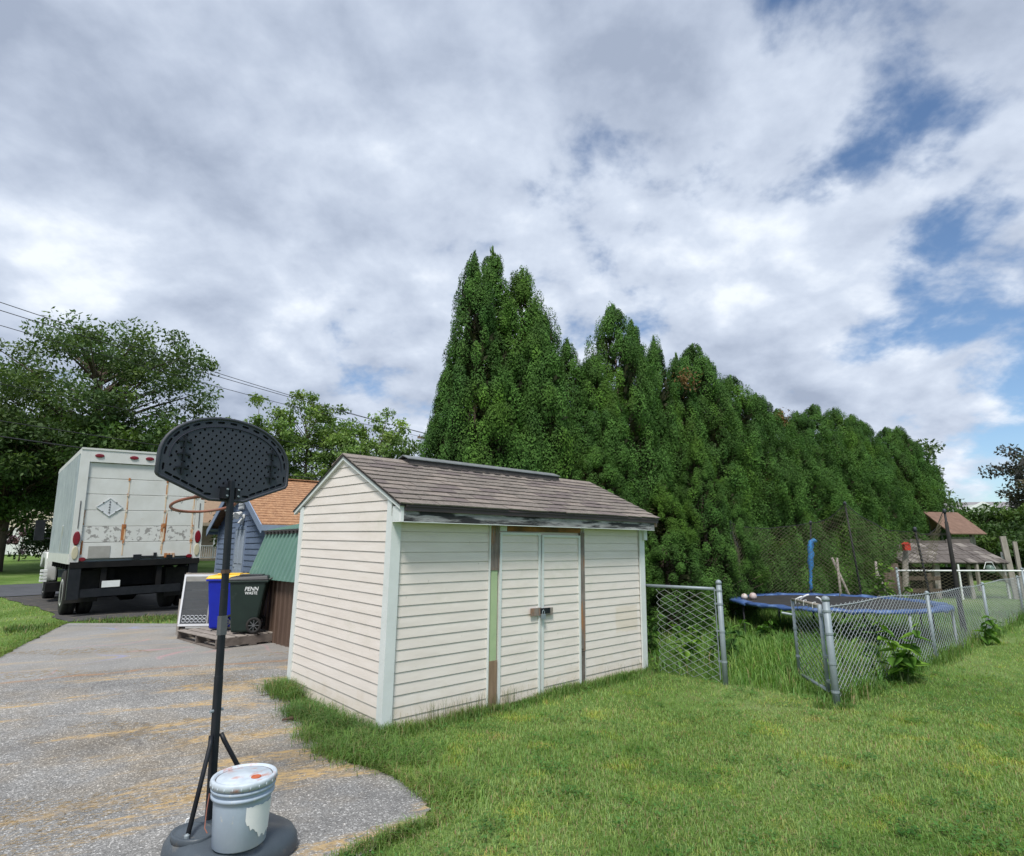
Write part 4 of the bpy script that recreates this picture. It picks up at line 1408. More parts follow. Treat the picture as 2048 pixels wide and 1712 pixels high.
def build_garage():
    # local x runs along the gable wall (from its far corner to its near corner), y along the ridge
    t = thing('garage', 'blue lap sided garage with brown shingle gable roof beyond the bins', 'garage', (-10.06, 20.0, 0.08), math.atan2(-4.2, 3.44))
    W, Ln, zw, zr = 5.43, 7.5, 2.25, 3.62
    half = W / 2
    k = (zr - zw) / half
    m = MB()
    m.prism([(0.02, -0.1), (W - 0.02, -0.1), (W - 0.02, zw), (half, zr - 0.03), (0.02, zw)], 'y', 0.02, 0.10)
    m.box(0.02, 0.10, 0.101, Ln, -0.1, zw)
    m.box(W - 0.10, W - 0.02, 0.101, Ln, -0.1, zw)
    m.box(0.101, W - 0.101, Ln - 0.1, Ln, -0.1, zw)
    wall = m.build('wall', 'garage_blue', t)
    E = 0.165
    dx0, dx1, dz = 2.30, 3.28, 2.12
    i = 0
    z = 0.0
    while z < zr - 0.12:
        if z + E < zw:
            a0, a1, b0, b1 = 0.09, W - 0.09, 0.09, W - 0.09
        else:
            a0 = max(0.09, (z - zw) / k + 0.06)
            b0 = max(0.09, (z + E - zw) / k + 0.06)
            a1, b1 = W - a0, W - b0
            if b0 > b1:
                b0 = b1 = half
        def bd(p0, p1, q0, q1):
            MB().hexa([(p0, -0.012, z), (p1, -0.012, z), (p1, 0.019, z), (p0, 0.019, z), (q0, 0.006, z + E + 0.004), (q1, 0.006, z + E + 0.004), (q1, 0.019, z + E + 0.004), (q0, 0.019, z + E + 0.004)]).build('siding_board', 'garage_blue', wall)
        if z < dz:
            bd(a0, dx0 - 0.1, b0, dx0 - 0.1)
            bd(dx1 + 0.1, a1, dx1 + 0.1, b1)
        else:
            bd(a0, a1, b0, b1)
        z += E
        i += 1
    # long side wall boards that face the truck
    z = 0.0
    while z < zw - 0.1:
        MB().hexa([(-0.012, 0.10, z), (0.019, 0.10, z), (0.019, Ln - 0.1, z), (-0.012, Ln - 0.1, z), (0.006, 0.10, z + E), (0.019, 0.10, z + E), (0.019, Ln - 0.1, z + E), (0.006, Ln - 0.1, z + E)]).build('siding_board', 'garage_blue', wall)
        z += E
    for (xa, xb, ya, yb) in ((-0.02, 0.085, -0.02, 0.085), (W - 0.085, W + 0.02, -0.02, 0.085)):
        MB().box(xa, xb, ya, yb, -0.1, zw).build('corner_trim', 'garage_trim', t)
    d = MB().box(dx0, dx1, -0.02, 0.018, 0.0, dz - 0.06).build('door', 'garage_door', t)
    for (xa, xb, za, zb) in ((0.12, 0.42, 0.2, 0.9), (0.56, 0.86, 0.2, 0.9), (0.12, 0.42, 1.05, 1.85), (0.56, 0.86, 1.05, 1.85)):
        MB().box(dx0 + xa, dx0 + xb, -0.032, -0.0205, za, zb).build('door_panel', 'garage_door', d)
    MB().lathe([(0.03, -0.05), (0.03, -0.0205)], 10, (dx0 + 0.10, 0, 0.95), axis='y').build('handle', 'galvanised', d)
    MB().lathe([(0.022, -0.045), (0.022, -0.0205)], 10, (dx0 + 0.10, 0, 1.10), axis='y').build('lock', 'galvanised', d)
    m = MB()
    m.box(dx0 - 0.098, dx0 - 0.002, -0.028, 0.018, 0, dz + 0.03)
    m.box(dx1 + 0.002, dx1 + 0.098, -0.028, 0.018, 0, dz + 0.03)
    m.box(dx0 - 0.0015, dx1 + 0.0015, -0.028, 0.018, dz - 0.058, dz + 0.03)
    m.build('door_frame', 'garage_trim', t)
    # roof with overhang
    ov, yo = 0.38, -0.28
    def roof_z(x):
        return zr - abs(x - half) * k
    m = MB()
    for s in (-1, 1):
        xe = half + s * (half + ov)
        ze = roof_z(xe)
        m.hexa([(half, yo, zr), (xe, yo, ze), (xe, Ln + 0.3, ze), (half, Ln + 0.3, zr), (half, yo, zr + 0.06), (xe, yo, ze + 0.06), (xe, Ln + 0.3, ze + 0.06), (half, Ln + 0.3, zr + 0.06)])
    roof = m.build('roof', 'roof_brown', t)
    # shingle courses as thin lapped strips on the slope that faces the yard
    n = 20
    s = 1
    for i in range(n):
        f0, f1 = i / n, (i + 1) / n
        for (f, ) in ((f0,),):
            xa = half + s * (half + ov) * (1 - f0)
            xb = half + s * (half + ov) * (1 - f1)
            za, zb = roof_z(xa) + 0.0605, roof_z(xb) + 0.0605
            MB().hexa([(xa, yo, za), (xa, Ln + 0.3, za), (xb, Ln + 0.3, zb), (xb, yo, zb), (xa, yo, za + 0.022), (xa, Ln + 0.3, za + 0.022), (xb, Ln + 0.3, zb + 0.004), (xb, yo, zb + 0.004)]).build('shingle_course', 'roof_brown', roof)
    MB().box(half - 0.14, half + 0.14, yo, Ln + 0.3, zr + 0.062, zr + 0.095).build('ridge_cap', 'roof_brown', roof)
    m = MB()
    for s in (-1, 1):
        xe = half + s * (half + ov)
        ze = roof_z(xe)
        m.hexa([(half, yo - 0.03, zr - 0.16), (xe, yo - 0.03, ze - 0.16), (xe, yo - 0.001, ze - 0.16), (half, yo - 0.001, zr - 0.16), (half, yo - 0.03, zr + 0.06), (xe, yo - 0.03, ze + 0.06), (xe, yo - 0.001, ze + 0.06), (half, yo - 0.001, zr + 0.06)])
    m.build('rake_board', 'garage_trim', roof)
    m = MB()
    for s in (-1, 1):
        xe = half + s * (half + ov)
        ze = roof_z(xe)
        m.box(min(xe, xe + s * 0.03) , max(xe, xe + s * 0.03), yo, Ln + 0.3, ze - 0.10, ze + 0.05)
        m.hexa([(half + s * half, yo, roof_z(half + s * half) - 0.12), (xe, yo, ze - 0.02), (xe, yo + 0.4, ze - 0.02), (half + s * half, yo + 0.4, roof_z(half + s * half) - 0.12), (half + s * half, yo, roof_z(half + s * half) - 0.10), (xe, yo, ze - 0.003), (xe, yo + 0.4, ze - 0.003), (half + s * half, yo + 0.4, roof_z(half + s * half) - 0.10)])
    m.build('eave_board', 'garage_trim', roof)
    # louvred vent and twin floodlight
    v = MB().box(half - 0.28, half + 0.28, -0.05, -0.013, zr - 0.95, zr - 0.40).build('gable_vent', 'white_paint', t)
    for q in range(5):
        MB().box(half - 0.24, half + 0.24, -0.07, -0.0505, zr - 0.92 + q * 0.105, zr - 0.92 + q * 0.105 + 0.05).build('louvre', 'print_white', v)
    fl = MB().lathe([(0.0, -0.06), (0.09, -0.05), (0.10, -0.014)], 14, (half + 0.28, 0, 2.42), axis='y').build('floodlight', 'print_white', t)
    for s in (-1, 1):
        m = MB()
        m.tube([(half + 0.28, -0.06, 2.44), (half + 0.28 + s * 0.16, -0.16, 2.52)], 0.025, 6)
        m.tube([(half + 0.28 + s * 0.15, -0.14, 2.54), (half + 0.28 + s * 0.27, -0.30, 2.44)], [0.05, 0.11], 10)
        m.build('lamp_head', 'print_white', fl)
    m = MB()
    m.tube([(half + 0.28, -0.04, 2.38), (half + 0.28, -0.10, 2.22)], [0.05, 0.09], 10)
    m.build('motion_sensor', 'print_white', fl)


build_garage()


def build_barn():
    # local x towards the street side (into the building), y along the eave
    t = thing('metal_barn', 'small barn with ribbed green metal gambrel roof and brown metal wall', 'barn', (-3.30, 9.12, 0.06), math.atan2(SU[1], SU[0]))
    # eave end (left) at y = +1.75 along SV ; wall runs y 0..1.42, building continues behind the shed
    Ln0, Ln1 = -2.6, 1.42
    ze, zk, zr = 1.04, 1.80, 2.04
    Wd = 2.3
    m = MB()
    # ribbed wall
    y = Ln0
    prof = []
    while y < Ln1:
        prof += [(0.0, y), (0.0, y + 0.11), (-0.018, y + 0.125), (-0.018, y + 0.15), (0.0, y + 0.165)]
        y += 0.18
    prof = [p for p in prof if p[1] <= Ln1]
    poly = prof + [(0.0, Ln1), (0.03, Ln1), (0.03, Ln0)]
    m.prism(poly, 'z', -0.1, ze + 0.03)
    m.box(0.031, Wd, Ln1 - 0.04, Ln1 - 0.002, -0.1, ze)
    m.box(0.031, Wd, Ln0, Ln0 + 0.04, -0.1, ze)
    m.prism([(0.031, ze + 0.001), (Wd, ze + 0.001), (Wd - 0.24, zk - 0.03), (Wd / 2, zr - 0.03), (0.27, zk - 0.03)], 'y', Ln1 - 0.04, Ln1 - 0.003)
    m.build('wall', 'brown_metal', t)
    # roof facets with ribs running down the slope
    yA, yB = Ln0 - 0.1, Ln1 + 0.50
    def facet(x0, z0, x1, z1, name, par):
        L = math.hypot(x1 - x0, z1 - z0)
        dx, dz = (x1 - x0) / L, (z1 - z0) / L
        nx, nz = -dz, dx
        m = MB()
        def p(s, y, h):
            return (x0 + dx * s + nx * h, y, z0 + dz * s + nz * h)
        m.hexa([p(0, yA, 0), p(0, yB, 0), p(L, yB, 0), p(L, yA, 0), p(0, yA, 0.012), p(0, yB, 0.012), p(L, yB, 0.012), p(L, yA, 0.012)])
        o = m.build(name, 'green_metal', par)
        y = yB - 0.05
        q = 0
        while y > yA:
            m = MB()
            m.hexa([p(0, y - 0.045, 0.0125), p(0, y, 0.0125), p(L, y, 0.0125), p(L, y - 0.045, 0.0125), p(0.0, y - 0.034, 0.034), p(0.0, y - 0.011, 0.034), p(L, y - 0.011, 0.034), p(L, y - 0.034, 0.034)])
            m.build('roof_rib', 'green_metal', o)
            y -= 0.165
            q += 1
        return o
    # steep lower slope, shallow upper slope, and the same on the far side
    roof = facet(-0.10, ze - 0.02, 0.17, zk, 'roof', t)
    facet(0.16, zk + 0.02, Wd / 2, zr, 'upper_roof', t)
    m = MB()
    m.hexa([(Wd / 2, yA, zr), (Wd - 0.16, yA, zk), (Wd - 0.16, yB, zk), (Wd / 2, yB, zr), (Wd / 2, yA, zr + 0.012), (Wd - 0.16, yA, zk + 0.012), (Wd - 0.16, yB, zk + 0.012), (Wd / 2, yB, zr + 0.012)])
    m.hexa([(Wd - 0.16, yA, zk), (Wd + 0.1, yA, ze), (Wd + 0.1, yB, ze), (Wd - 0.16, yB, zk), (Wd - 0.15, yA, zk + 0.012), (Wd + 0.112, yA, ze), (Wd + 0.112, yB, ze), (Wd - 0.15, yB, zk + 0.012)])
    m.build('rear_roof', 'green_metal', t)
    m = MB()
    m.box(0.105, 0.17, yA, yB, zk + 0.012, zk + 0.042)
    y = yA
    while y < yB:
        m.box(0.09, 0.16, y, y + 0.05, zk - 0.03, zk + 0.012)
        y += 0.165
    m.build('kink_flashing', 'tar', t)


build_barn()


def text_mesh(body, size, depth=0.003, shear=0.0):
    cu = bpy.data.curves.new('lettering', 'FONT')
    cu.body = body
    cu.size = size
    cu.extrude = depth
    cu.offset = size * 0.018
    cu.shear = shear
    cu.align_x = 'CENTER'
    cu.align_y = 'CENTER'
    o = bpy.data.objects.new('lettering', cu)
    COL.objects.link(o)
    bpy.context.view_layer.update()
    dg = bpy.context.evaluated_depsgraph_get()
    me = bpy.data.meshes.new_from_object(o.evaluated_get(dg))
    bpy.data.objects.remove(o)
    bpy.data.curves.remove(cu)
    return me


def build_bin(name, label, loc, rz, body_mat, lid_mat, text=None, handle_end=1):
    """local x: from the front (-x) to the hinge and wheels (+x); y across; text on the -y side"""
    t = thing(name, label, 'wheelie bin', loc, rz, 'wheeled bins on the pallet')
    t.scale = (0.80, 0.80, 0.86)
    m = MB()
    m.hexa([(-0.27, -0.24, 0.02), (0.17, -0.24, 0.02), (0.17, 0.24, 0.02), (-0.27, 0.24, 0.02), (-0.36, -0.30, 0.93), (0.33, -0.30, 0.93), (0.33, 0.30, 0.93), (-0.36, 0.30, 0.93)])
    body = bevel(m.build('bin_body', body_mat, t), 0.04, 3)
    # wheel recess block above axle
    m = MB()
    m.hexa([(0.10, -0.235, 0.30), (0.22, -0.235, 0.30), (0.22, 0.235, 0.30), (0.10, 0.235, 0.30), (0.12, -0.262, 0.56), (0.262, -0.262, 0.56), (0.262, 0.262, 0.56), (0.12, 0.262, 0.56)])
    m.build('axle_housing', body_mat, body)
    bevel(MB().box(-0.39, 0.36, -0.325, 0.325, 0.905, 0.945).build('rim_flange', body_mat, body), 0.012)
    m = MB()
    m.hexa([(-0.41, -0.335, 0.947), (0.36, -0.335, 0.947), (0.36, 0.335, 0.947), (-0.41, 0.335, 0.947), (-0.35, -0.28, 1.012), (0.34, -0.30, 1.03), (0.34, 0.30, 1.03), (-0.35, 0.28, 1.012)])
    lid = bevel(m.build('lid', lid_mat, t), 0.02, 2)
    bevel(MB().box(-0.22, 0.22, -0.17, 0.17, 1.02, 1.045).build('lid_panel', lid_mat, lid), 0.012)
    m = MB()
    m.tube([(0.34, -0.27, 0.95), (0.44, -0.25, 0.985), (0.44, 0.25, 0.985), (0.34, 0.27, 0.95)], 0.018, 8)
    m.build('handle', body_mat, t)
    for s in (-1, 1):
        m = MB()
        m.tube([(0.118 * math.cos(q * math.pi / 14), s * 0.02, 0.118 * math.sin(q * math.pi / 14)) for q in range(28)], 0.027, 8, close=True)
        w = m.build('wheel', 'black_rubber', t, smooth=True)
        w.location = (0.15, s * 0.285, 0.147)
        m = MB()
        m.lathe([(0.0, -0.03), (0.03, -0.03), (0.03, 0.03), (0.0, 0.03)], 12, (0, s * 0.02, 0), axis='y')
        for q in range(8):
            a = q * math.pi / 4
            m.bar((0.02 * math.cos(a), s * 0.03, 0.02 * math.sin(a)), (0.10 * math.cos(a), s * 0.03, 0.10 * math.sin(a)), 0.014, 0.018, (0, 1, 0))
        m.build('spokes', 'decal_grey', w)
    if text:
        for i, (wd, sz, zz, sh) in enumerate(text):
            me = text_mesh(wd, sz, 0.0015, sh)
            me.materials.append(MATS['print_white'])
            # lie on the slightly flaring side wall
            tilt = math.atan2(0.06, 0.91)
            yy = -0.24 - (zz - 0.02) / 0.91 * 0.06 - 0.0035
            place(me, 'lettering', body, (0.05, yy, zz), (math.pi / 2 + tilt, 0, 0))
    return t, body


def build_bins():
    zt = 0.275
    green, gb = build_bin('wheelie_bin', 'dark green wheeled bin with black lid and white lettering on its side', (-4.24, 9.66, zt), R(15), 'bin_green', 'bin_black', [('PENN', 0.098, 0.79, 0.18), ('WASTE', 0.070, 0.715, 0.0)])
    blue, bb = build_bin('wheelie_bin', 'bright blue recycling bin with yellow lid behind the green one', (-4.80, 10.08, zt), R(15), 'bin_blue', 'bin_yellow')
    MB().lathe([(0.0, -0.012), (0.03, -0.011), (0.03, 0.0)], 14, (0.0, -0.262, 0.40), 1, 1.4, axis='y').build('sticker', 'print_white', bb)
    # pallet
    t = thing('pallet', 'weathered wooden pallet lying under the two wheeled bins', 'pallet', (-4.60, 9.92, 0.115), R(50))
    W, L = 1.15, 1.45
    for i in range(7):
        x0 = -W / 2 + i * (W - 0.12) / 6
        bevel(MB().box(x0, x0 + 0.12, -L / 2, L / 2, 0.132, 0.152).build('slat', 'pallet_wood', t), 0.004, 1)
    for yy in (-L / 2, -0.02, L / 2 - 0.04):
        MB().box(-W / 2 + 0.01, W / 2 - 0.01, yy + 0.002, yy + 0.038, 0.022, 0.131).build('stringer', 'pallet_dark', t)
    for xx in (-W / 2, -0.06, W / 2 - 0.12):
        MB().box(xx, xx + 0.12, -L / 2, L / 2, 0.0, 0.02).build('bottom_slat', 'pallet_dark', t)
    # pallet on edge behind, with framed screen leaning on it
    t = thing('upright_pallet', 'old wooden pallet standing on edge behind the blue bin', 'pallet', (-5.27, 10.42, 0.105), R(6))
    for i in range(7):
        z0 = 0.0 + i * 0.155
        MB().box(-0.46, 0.56, 0.02, 0.04, z0, z0 + 0.125).build('slat', 'pallet_wood', t)
    for xx in (-0.46, 0.0, 0.52):
        MB().box(xx, xx + 0.04, 0.0405, 0.13, 0.0, 1.06).build('stringer', 'pallet_dark', t)
    MB().box(-0.50, -0.462, -0.03, 0.12, 0.0, 0.62).build('edge_board', 'post_wood', t)
    t = thing('screen_panel', 'white framed insect screen panel leaning against the upright pallet', 'screen', (-5.27, 10.34, 0.30), R(6))
    m = MB()
    m.bar((-0.45, 0.0, 0.0), (0.56, 0.0, 0.0), 0.03, 0.035)
    m.bar((-0.45, 0.07, 0.82), (0.56, 0.07, 0.82), 0.03, 0.035)
    m.bar((-0.435, 0.0, 0.018), (-0.435, 0.07, 0.802), 0.03, 0.035, (0, 1, 0))
    m.bar((0.545, 0.0, 0.018), (0.545, 0.07, 0.802), 0.03, 0.035, (0, 1, 0))
    m.build('frame', 'screen_frame', t)
    m = MB()
    m.bar((0.02, 0.002, 0.019), (0.02, 0.072, 0.80), 0.025, 0.02, (0, 1, 0))
    m.bar((-0.418, 0.064, 0.76), (0.528, 0.064, 0.76), 0.012, 0.09, (0, -0.07, 0.82))
    m.build('cross_bar', 'plate_grey', t)
    m = MB()
    m.hexa([(-0.42, 0.001, 0.018), (0.53, 0.001, 0.018), (0.53, 0.004, 0.018), (-0.42, 0.004, 0.018), (-0.42, 0.068, 0.80), (0.53, 0.068, 0.80), (0.53, 0.071, 0.80), (-0.42, 0.071, 0.80)])
    m.build('screen', 'insect_screen', t)
    for x0, nn in ((-0.37, 6), (0.10, 3)):
        for j in range(2):
            for i in range(nn):
                x = x0 + i * 0.068
                z = 0.07 + j * 0.058
                m = MB()
                m.tube([(x + 0.030 * math.cos(a * math.pi / 7), -0.006 + z * 0.085, z + 0.026 * math.sin(a * math.pi / 7)) for a in range(14)], 0.007, 4, close=True)
                m.build('ring', 'screen_ring', t)


build_bins()

# ------------------------------------------------------------------ chain-link fence


def chain(p0, p1, z_of, hgt, a=0.066, r=0.0019, lift=0.02):
    """diamond wire fabric between two plan points"""
    p0, p1 = np.array(p0, float), np.array(p1, float)
    L = np.linalg.norm(p1 - p0)
    d = (p1 - p0) / L
    nw = int(L / a)
    nk = int(hgt / (a / 2))
    A, B = [], []
    for i in range(nw + 1):
        for k in range(nk):
            s0 = a * i + (a / 2) * (1 if (k + i) % 2 else -1)
            s1 = a * i + (a / 2) * (1 if (k + 1 + i) % 2 else -1)
            s0, s1 = min(max(s0, 0), L), min(max(s1, 0), L)
            A.append((s0, lift + k * a / 2))
            B.append((s1, lift + (k + 1) * a / 2))
    A, B = np.array(A), np.array(B)
    def w(q):
        xy = p0 + d * q[:, :1]
        z = z_of(xy[:, 0], xy[:, 1]) + q[:, 1]
        bow = 0.006 * np.sin(q[:, 0] * 2.1) * np.sin(q[:, 1] * 3)
        return np.column_stack([xy[:, 0] - d[1] * bow, xy[:, 1] + d[0] * bow, z])
    return segs(w(A), w(B), r)


def post(parent, x, y, top, r=0.03, name='post', cap=True):
    m = MB()
    z = tz(x, y)
    m.tube([(x, y, z - 0.2), (x, y, top)], r, 12)
    o = m.build(name, 'galvanised', parent, smooth=True)
    if cap:
        MB().lathe([(r * 1.12, -0.01), (r * 1.15, 0.012), (r * 0.95, 0.03), (r * 0.4, 0.042), (0.0, 0.044)], 12, (x, y, top)).build('post_cap', 'galvanised', o, smooth=True)
    return o


def bands(parent, x, y, zs, r=0.036, d=(0, 0)):
    for z in zs:
        m = MB()
        m.tube([(x, y, z - 0.011), (x, y, z + 0.011)], r, 12)
        m.bar((x, y, z), (x + d[0] * 0.075, y + d[1] * 0.075, z), 0.012, 0.02)
        m.build('tension_band', 'galvanised', parent)


def build_fences():
    flat = lambda x, y: terrain(x, y)
    # panel from the shed to the line post
    t = thing('chain_link_fence', 'short chain link panel between the shed corner and a galvanised post', 'fence', group='chain link fencing of the side yard')
    a, b = np.array([1.93, 7.97]), np.array([2.56, 7.35])
    b_in = a + (b - a) * 0.93
    po = post(t, b[0], b[1], 1.165, 0.032)
    dr = (a - b) / np.linalg.norm(a - b)
    bands(po, b[0], b[1], (0.25, 0.60, 0.92, 1.08), 0.0365, dr)
    m = MB()
    m.tube([(a[0] - 0.1, a[1] + 0.1, 1.095), (b_in[0], b_in[1], 1.095)], 0.02, 10)
    m.build('top_rail', 'galvanised', t, smooth=True)
    MB().bar((b_in[0], b_in[1], 0.04), (b_in[0], b_in[1], 1.10), 0.018, 0.008).build('tension_bar', 'galvanised', t)
    V, F = chain(a, b_in, flat, 1.06, 0.086, 0.0027)
    stuff(place(np_mesh('wire_mesh', V, [F], 'wire'), 'wire_mesh', t))
    # long run along the lawn
    t = thing('chain_link_fence', 'long chain link run along the mown lawn with sagging top edge', 'fence', group='chain link fencing of the side yard')
    ss = [0.0, 3.94, 7.96, 12.04, 16.1]
    po = post(t, FO[0], FO[1], 1.045, 0.036)
    bands(po, FO[0], FO[1], (0.12, 0.40, 0.70, 0.93), 0.041, FU)
    for s in ss[1:]:
        x, y = FO + FU * s
        post(t, x, y, tz(x, y) + 0.985, 0.026)
    pts = []
    for s in np.linspace(0.03, 16.1, 60):
        x, y = FO + FU * s
        pts.append((x, y, tz(x, y) + 0.985 - 0.012 * math.sin(s * 1.55) ** 2))
    m = MB()
    m.tube(pts, 0.006, 6)
    m.build('tension_wire', 'wire', t)
    e = FO + FU * 16.1
    V, F = chain(FO + FU * 0.05, e, flat, 0.985, 0.070, 0.0028)
    stuff(place(np_mesh('wire_mesh', V, [F], 'wire'), 'wire_mesh', t))
    # open gate hung on the corner post
    t = thing('chain_link_gate', 'open chain link gate hung on the corner post, swung into the yard', 'gate')
    h = FO + np.array([0.0, 0.14])
    f = np.array([3.50, 7.45])
    zt0, zt1, zb = 0.985, 0.965, 0.10
    m = MB()
    m.tube([(h[0], h[1], zb), (h[0], h[1], zt0)], 0.021, 10)
    m.build('gate_stile', 'galvanised', t, smooth=True)
    MB().tube([(f[0], f[1], zb), (f[0], f[1], zt1)], 0.018, 10).build('gate_stile', 'galvanised', t, smooth=True)
    MB().tube([(h[0], h[1], zt0 - 0.01), (f[0], f[1], zt1)], 0.018, 10).build('gate_rail', 'post_wood', t, smooth=True)
    MB().tube([(h[0], h[1], zb), (f[0], f[1], zb)], 0.018, 10).build('gate_rail', 'galvanised', t, smooth=True)
    g = (f - h) / np.linalg.norm(f - h)
    for zz in (0.3, 0.62):
        MB().tube([(f[0], f[1], zz - 0.012), (f[0], f[1], zz + 0.012)], 0.024, 10).build('brace_band', 'galvanised', t)
    for zz in (0.2, 0.45, 0.88):
        MB().bar((h[0], h[1], zz), (FO[0], FO[1] + 0.03, zz), 0.03, 0.03).build('hinge', 'galvanised', t)
    MB().tube([(f[0], f[1], 0.78), (f[0] - 0.12, f[1] + 0.06, 0.80)], 0.014, 8).build('latch_arm', 'galvanised', t)
    V, F = chain(h + g * 0.02, f - g * 0.01, lambda x, y: np.zeros_like(np.asarray(x)) + zb, 0.86, 0.070, 0.0027)
    stuff(place(np_mesh('wire_mesh', V, [F], 'wire'), 'wire_mesh', t))
    m = MB()
    for q in (0.18, 0.5, 0.8):
        p = h + (f - h) * q
        m.tube([(p[0] - 0.02, p[1], 0.93), (p[0] - 0.015, p[1], 0.99), (p[0] + 0.015, p[1], 1.0), (p[0] + 0.022, p[1], 0.93)], 0.004, 5)
    m.build('tie_wire', 'print_white', t)
    # far cross fence
    t = thing('chain_link_fence', 'far chain link cross fence with white top rail beyond the trampoline', 'fence', group='chain link fencing of the side yard')
    a, b = np.array([9.35, 14.35]), np.array([15.0, 13.85])
    for q in (0.0, 0.5, 1.0):
        x, y = a + (b - a) * q
        post(t, x, y, tz(x, y) + 1.19, 0.026)
    m = MB()
    m.tube([(a[0], a[1], tz(*a) + 1.15), (b[0], b[1], tz(*b) + 1.15)], 0.02, 8)
    m.build('top_rail', 'print_white', t, smooth=True)
    V, F = chain(a, b, flat, 1.14, 0.075, 0.0022)
    stuff(place(np_mesh('wire_mesh', V, [F], 'net_cord'), 'wire_mesh', t))


build_fences()

# ------------------------------------------------------------------ trampoline


def build_trampoline():
    C = np.array([6.16, 11.47])
    t = thing('trampoline', 'round trampoline with blue pad, bare poles and drooping dark net', 'trampoline', (C[0], C[1], tz(*C)), 0)
    Rr, zp = 1.83, 0.68
    n = 72
    m = MB()
    m.tube([(Rr * math.cos(2 * math.pi * k / n), Rr * math.sin(2 * math.pi * k / n), zp - 0.05) for k in range(n)], 0.025, 8, close=True)
    m.build('frame_ring', 'galvanised', t, smooth=True)
    # mat: slightly dished
    m = MB()
    prof = [(0.0, zp - 0.075), (0.6, zp - 0.07), (1.1, zp - 0.055), (1.62, zp - 0.04)]
    m.lathe([(r, z) for r, z in prof[::-1]] + [(0.0, zp - 0.09), (1.5, zp - 0.05)][:1], 48)
    m.build('mat', 'jump_mat', t, smooth=True)
    # pad: eight sagging vinyl segments
    for q in range(8):
        vs, fs = [], []
        kk = 10
        for i in range(kk + 1):
            a = 2 * math.pi * (q + 0.01 + 0.98 * i / kk) / 8 + 0.2
            sag = 0.018 * math.sin(i * 2.1 + q) + 0.012 * math.sin(i * 4.7 + q * 2)
            w = 0.02 * math.sin(i * 1.7 + q * 3)
            for (r, z) in ((1.58 + w, zp - 0.035 + sag * 0.3), (1.66, zp - 0.015 + sag * 0.6), (1.84, zp - 0.012 + sag * 0.6), (1.87, zp - 0.025), (1.872, zp - 0.065 + sag), (1.86, zp - 0.065 + sag), (1.84, zp - 0.03), (1.66, zp - 0.032), (1.58 + w, zp - 0.045)):
                vs.append((r * math.cos(a), r * math.sin(a), z))
        c = 9
        for i in range(kk):
            for j in range(c):
                fs.append((i * c + j, i * c + (j + 1) % c, (i + 1) * c + (j + 1) % c, (i + 1) * c + j))
        fs.append(tuple(range(c - 1, -1, -1)))
        fs.append(tuple(kk * c + j for j in range(c)))
        m = MB()
        m.add(vs, fs)
        m.build('pad_segment', 'blue_pad', t, smooth=True)
    # springs are hidden by the pad; legs are W-shaped pairs, poles follow them up
    # pole directions chosen from their bearing: angles in plan
    def at(bear, back):
        """point on the ring whose bearing from the viewer is X/Y = bear"""
        # intersect ray with circle
        d = np.array([bear, 1.0])
        d /= np.linalg.norm(d)
        b = d @ C
        disc = max(0.0, b * b - (C @ C - (Rr + 0.02) ** 2))
        s = b + (math.sqrt(disc) if back else -math.sqrt(disc))
        p = d * s - C
        return math.atan2(p[1], p[0])
    poles = [(at(0.372, True) - 0.05, 2.20, (0.02, 0.0), 'plain'), (at(0.503, True), 2.22, (0.14, -0.02), 'foam'), (at(0.586, True), 2.62, (-0.12, 0.0), 'plain'),
             (at(0.70, True), 2.02, (-0.10, 0.0), 'plain'), (-0.12, 2.36, (-0.02, 0.0), 'wrap'), (at(0.43, False) - 0.02, 0.0, (0, 0), 'none')]
    tops = []
    for (a, zt, lean, kind) in poles:
        if kind == 'none':
            continue
        rp = Rr + (0.42 if kind == 'wrap' else 0.03)
        x, y = rp * math.cos(a), rp * math.sin(a)
        tp = (x + lean[0], y + lean[1], zt)
        m = MB()
        m.tube([(x, y, 0.12), (x, y, zp + 0.1), tp], [0.022, 0.022, 0.019], 8)
        p = m.build('net_pole', 'black_metal', t, smooth=True)
        MB().lathe([(0.028, -0.05), (0.032, 0.0), (0.022, 0.035), (0.0, 0.04)], 10, tp).build('pole_cap', 'grey_plastic', p, smooth=True)
        tops.append((a, tp))
        if kind == 'foam':
            # torn foam sleeve, ragged bundle
            pts, rs = [], []
            for i in range(13):
                f = i / 12
                z = zp + 0.05 + f * 1.06
                g = (z - zp - 0.1) / (zt - zp - 0.1)
                pts.append((x + lean[0] * g + 0.014 * math.sin(i * 2.3), y + lean[1] * g + 0.012 * math.cos(i * 1.9), z))
                rs.append((0.032 if f < 0.42 else 0.062) * (1 + 0.22 * math.sin(i * 3.1)))
            pts.append((pts[-1][0] + 0.06, pts[-1][1] - 0.01, pts[-1][2] + 0.03))
            rs.append(0.05)
            pts.append((pts[-1][0] + 0.06, pts[-1][1], pts[-1][2] - 0.03))
            rs.append(0.02)
            MB().tube(pts, rs, 10).build('foam_sleeve', 'blue_foam', p, smooth=True)
        if kind == 'wrap':
            g = lambda z: (z - zp) / (zt - zp)
            MB().tube([(x + lean[0] * g(z), y, z) for z in (0.12, 0.5, 0.9, 1.5, 2.15)], [0.05, 0.046, 0.042, 0.036, 0.030], 10).build('pole_sleeve', 'black_rubber', p, smooth=True)
        if kind == 'plain' and lean[0] > 0:
            MB().tube([(x, y, zp - 0.1), (x + 0.01, y, zp + 0.15), (x, y, zp + 0.40), (x + 0.02, y, zp + 0.52)], [0.05, 0.04, 0.045, 0.03], 8).build('foam_sleeve', 'blue_pad', p, smooth=True)
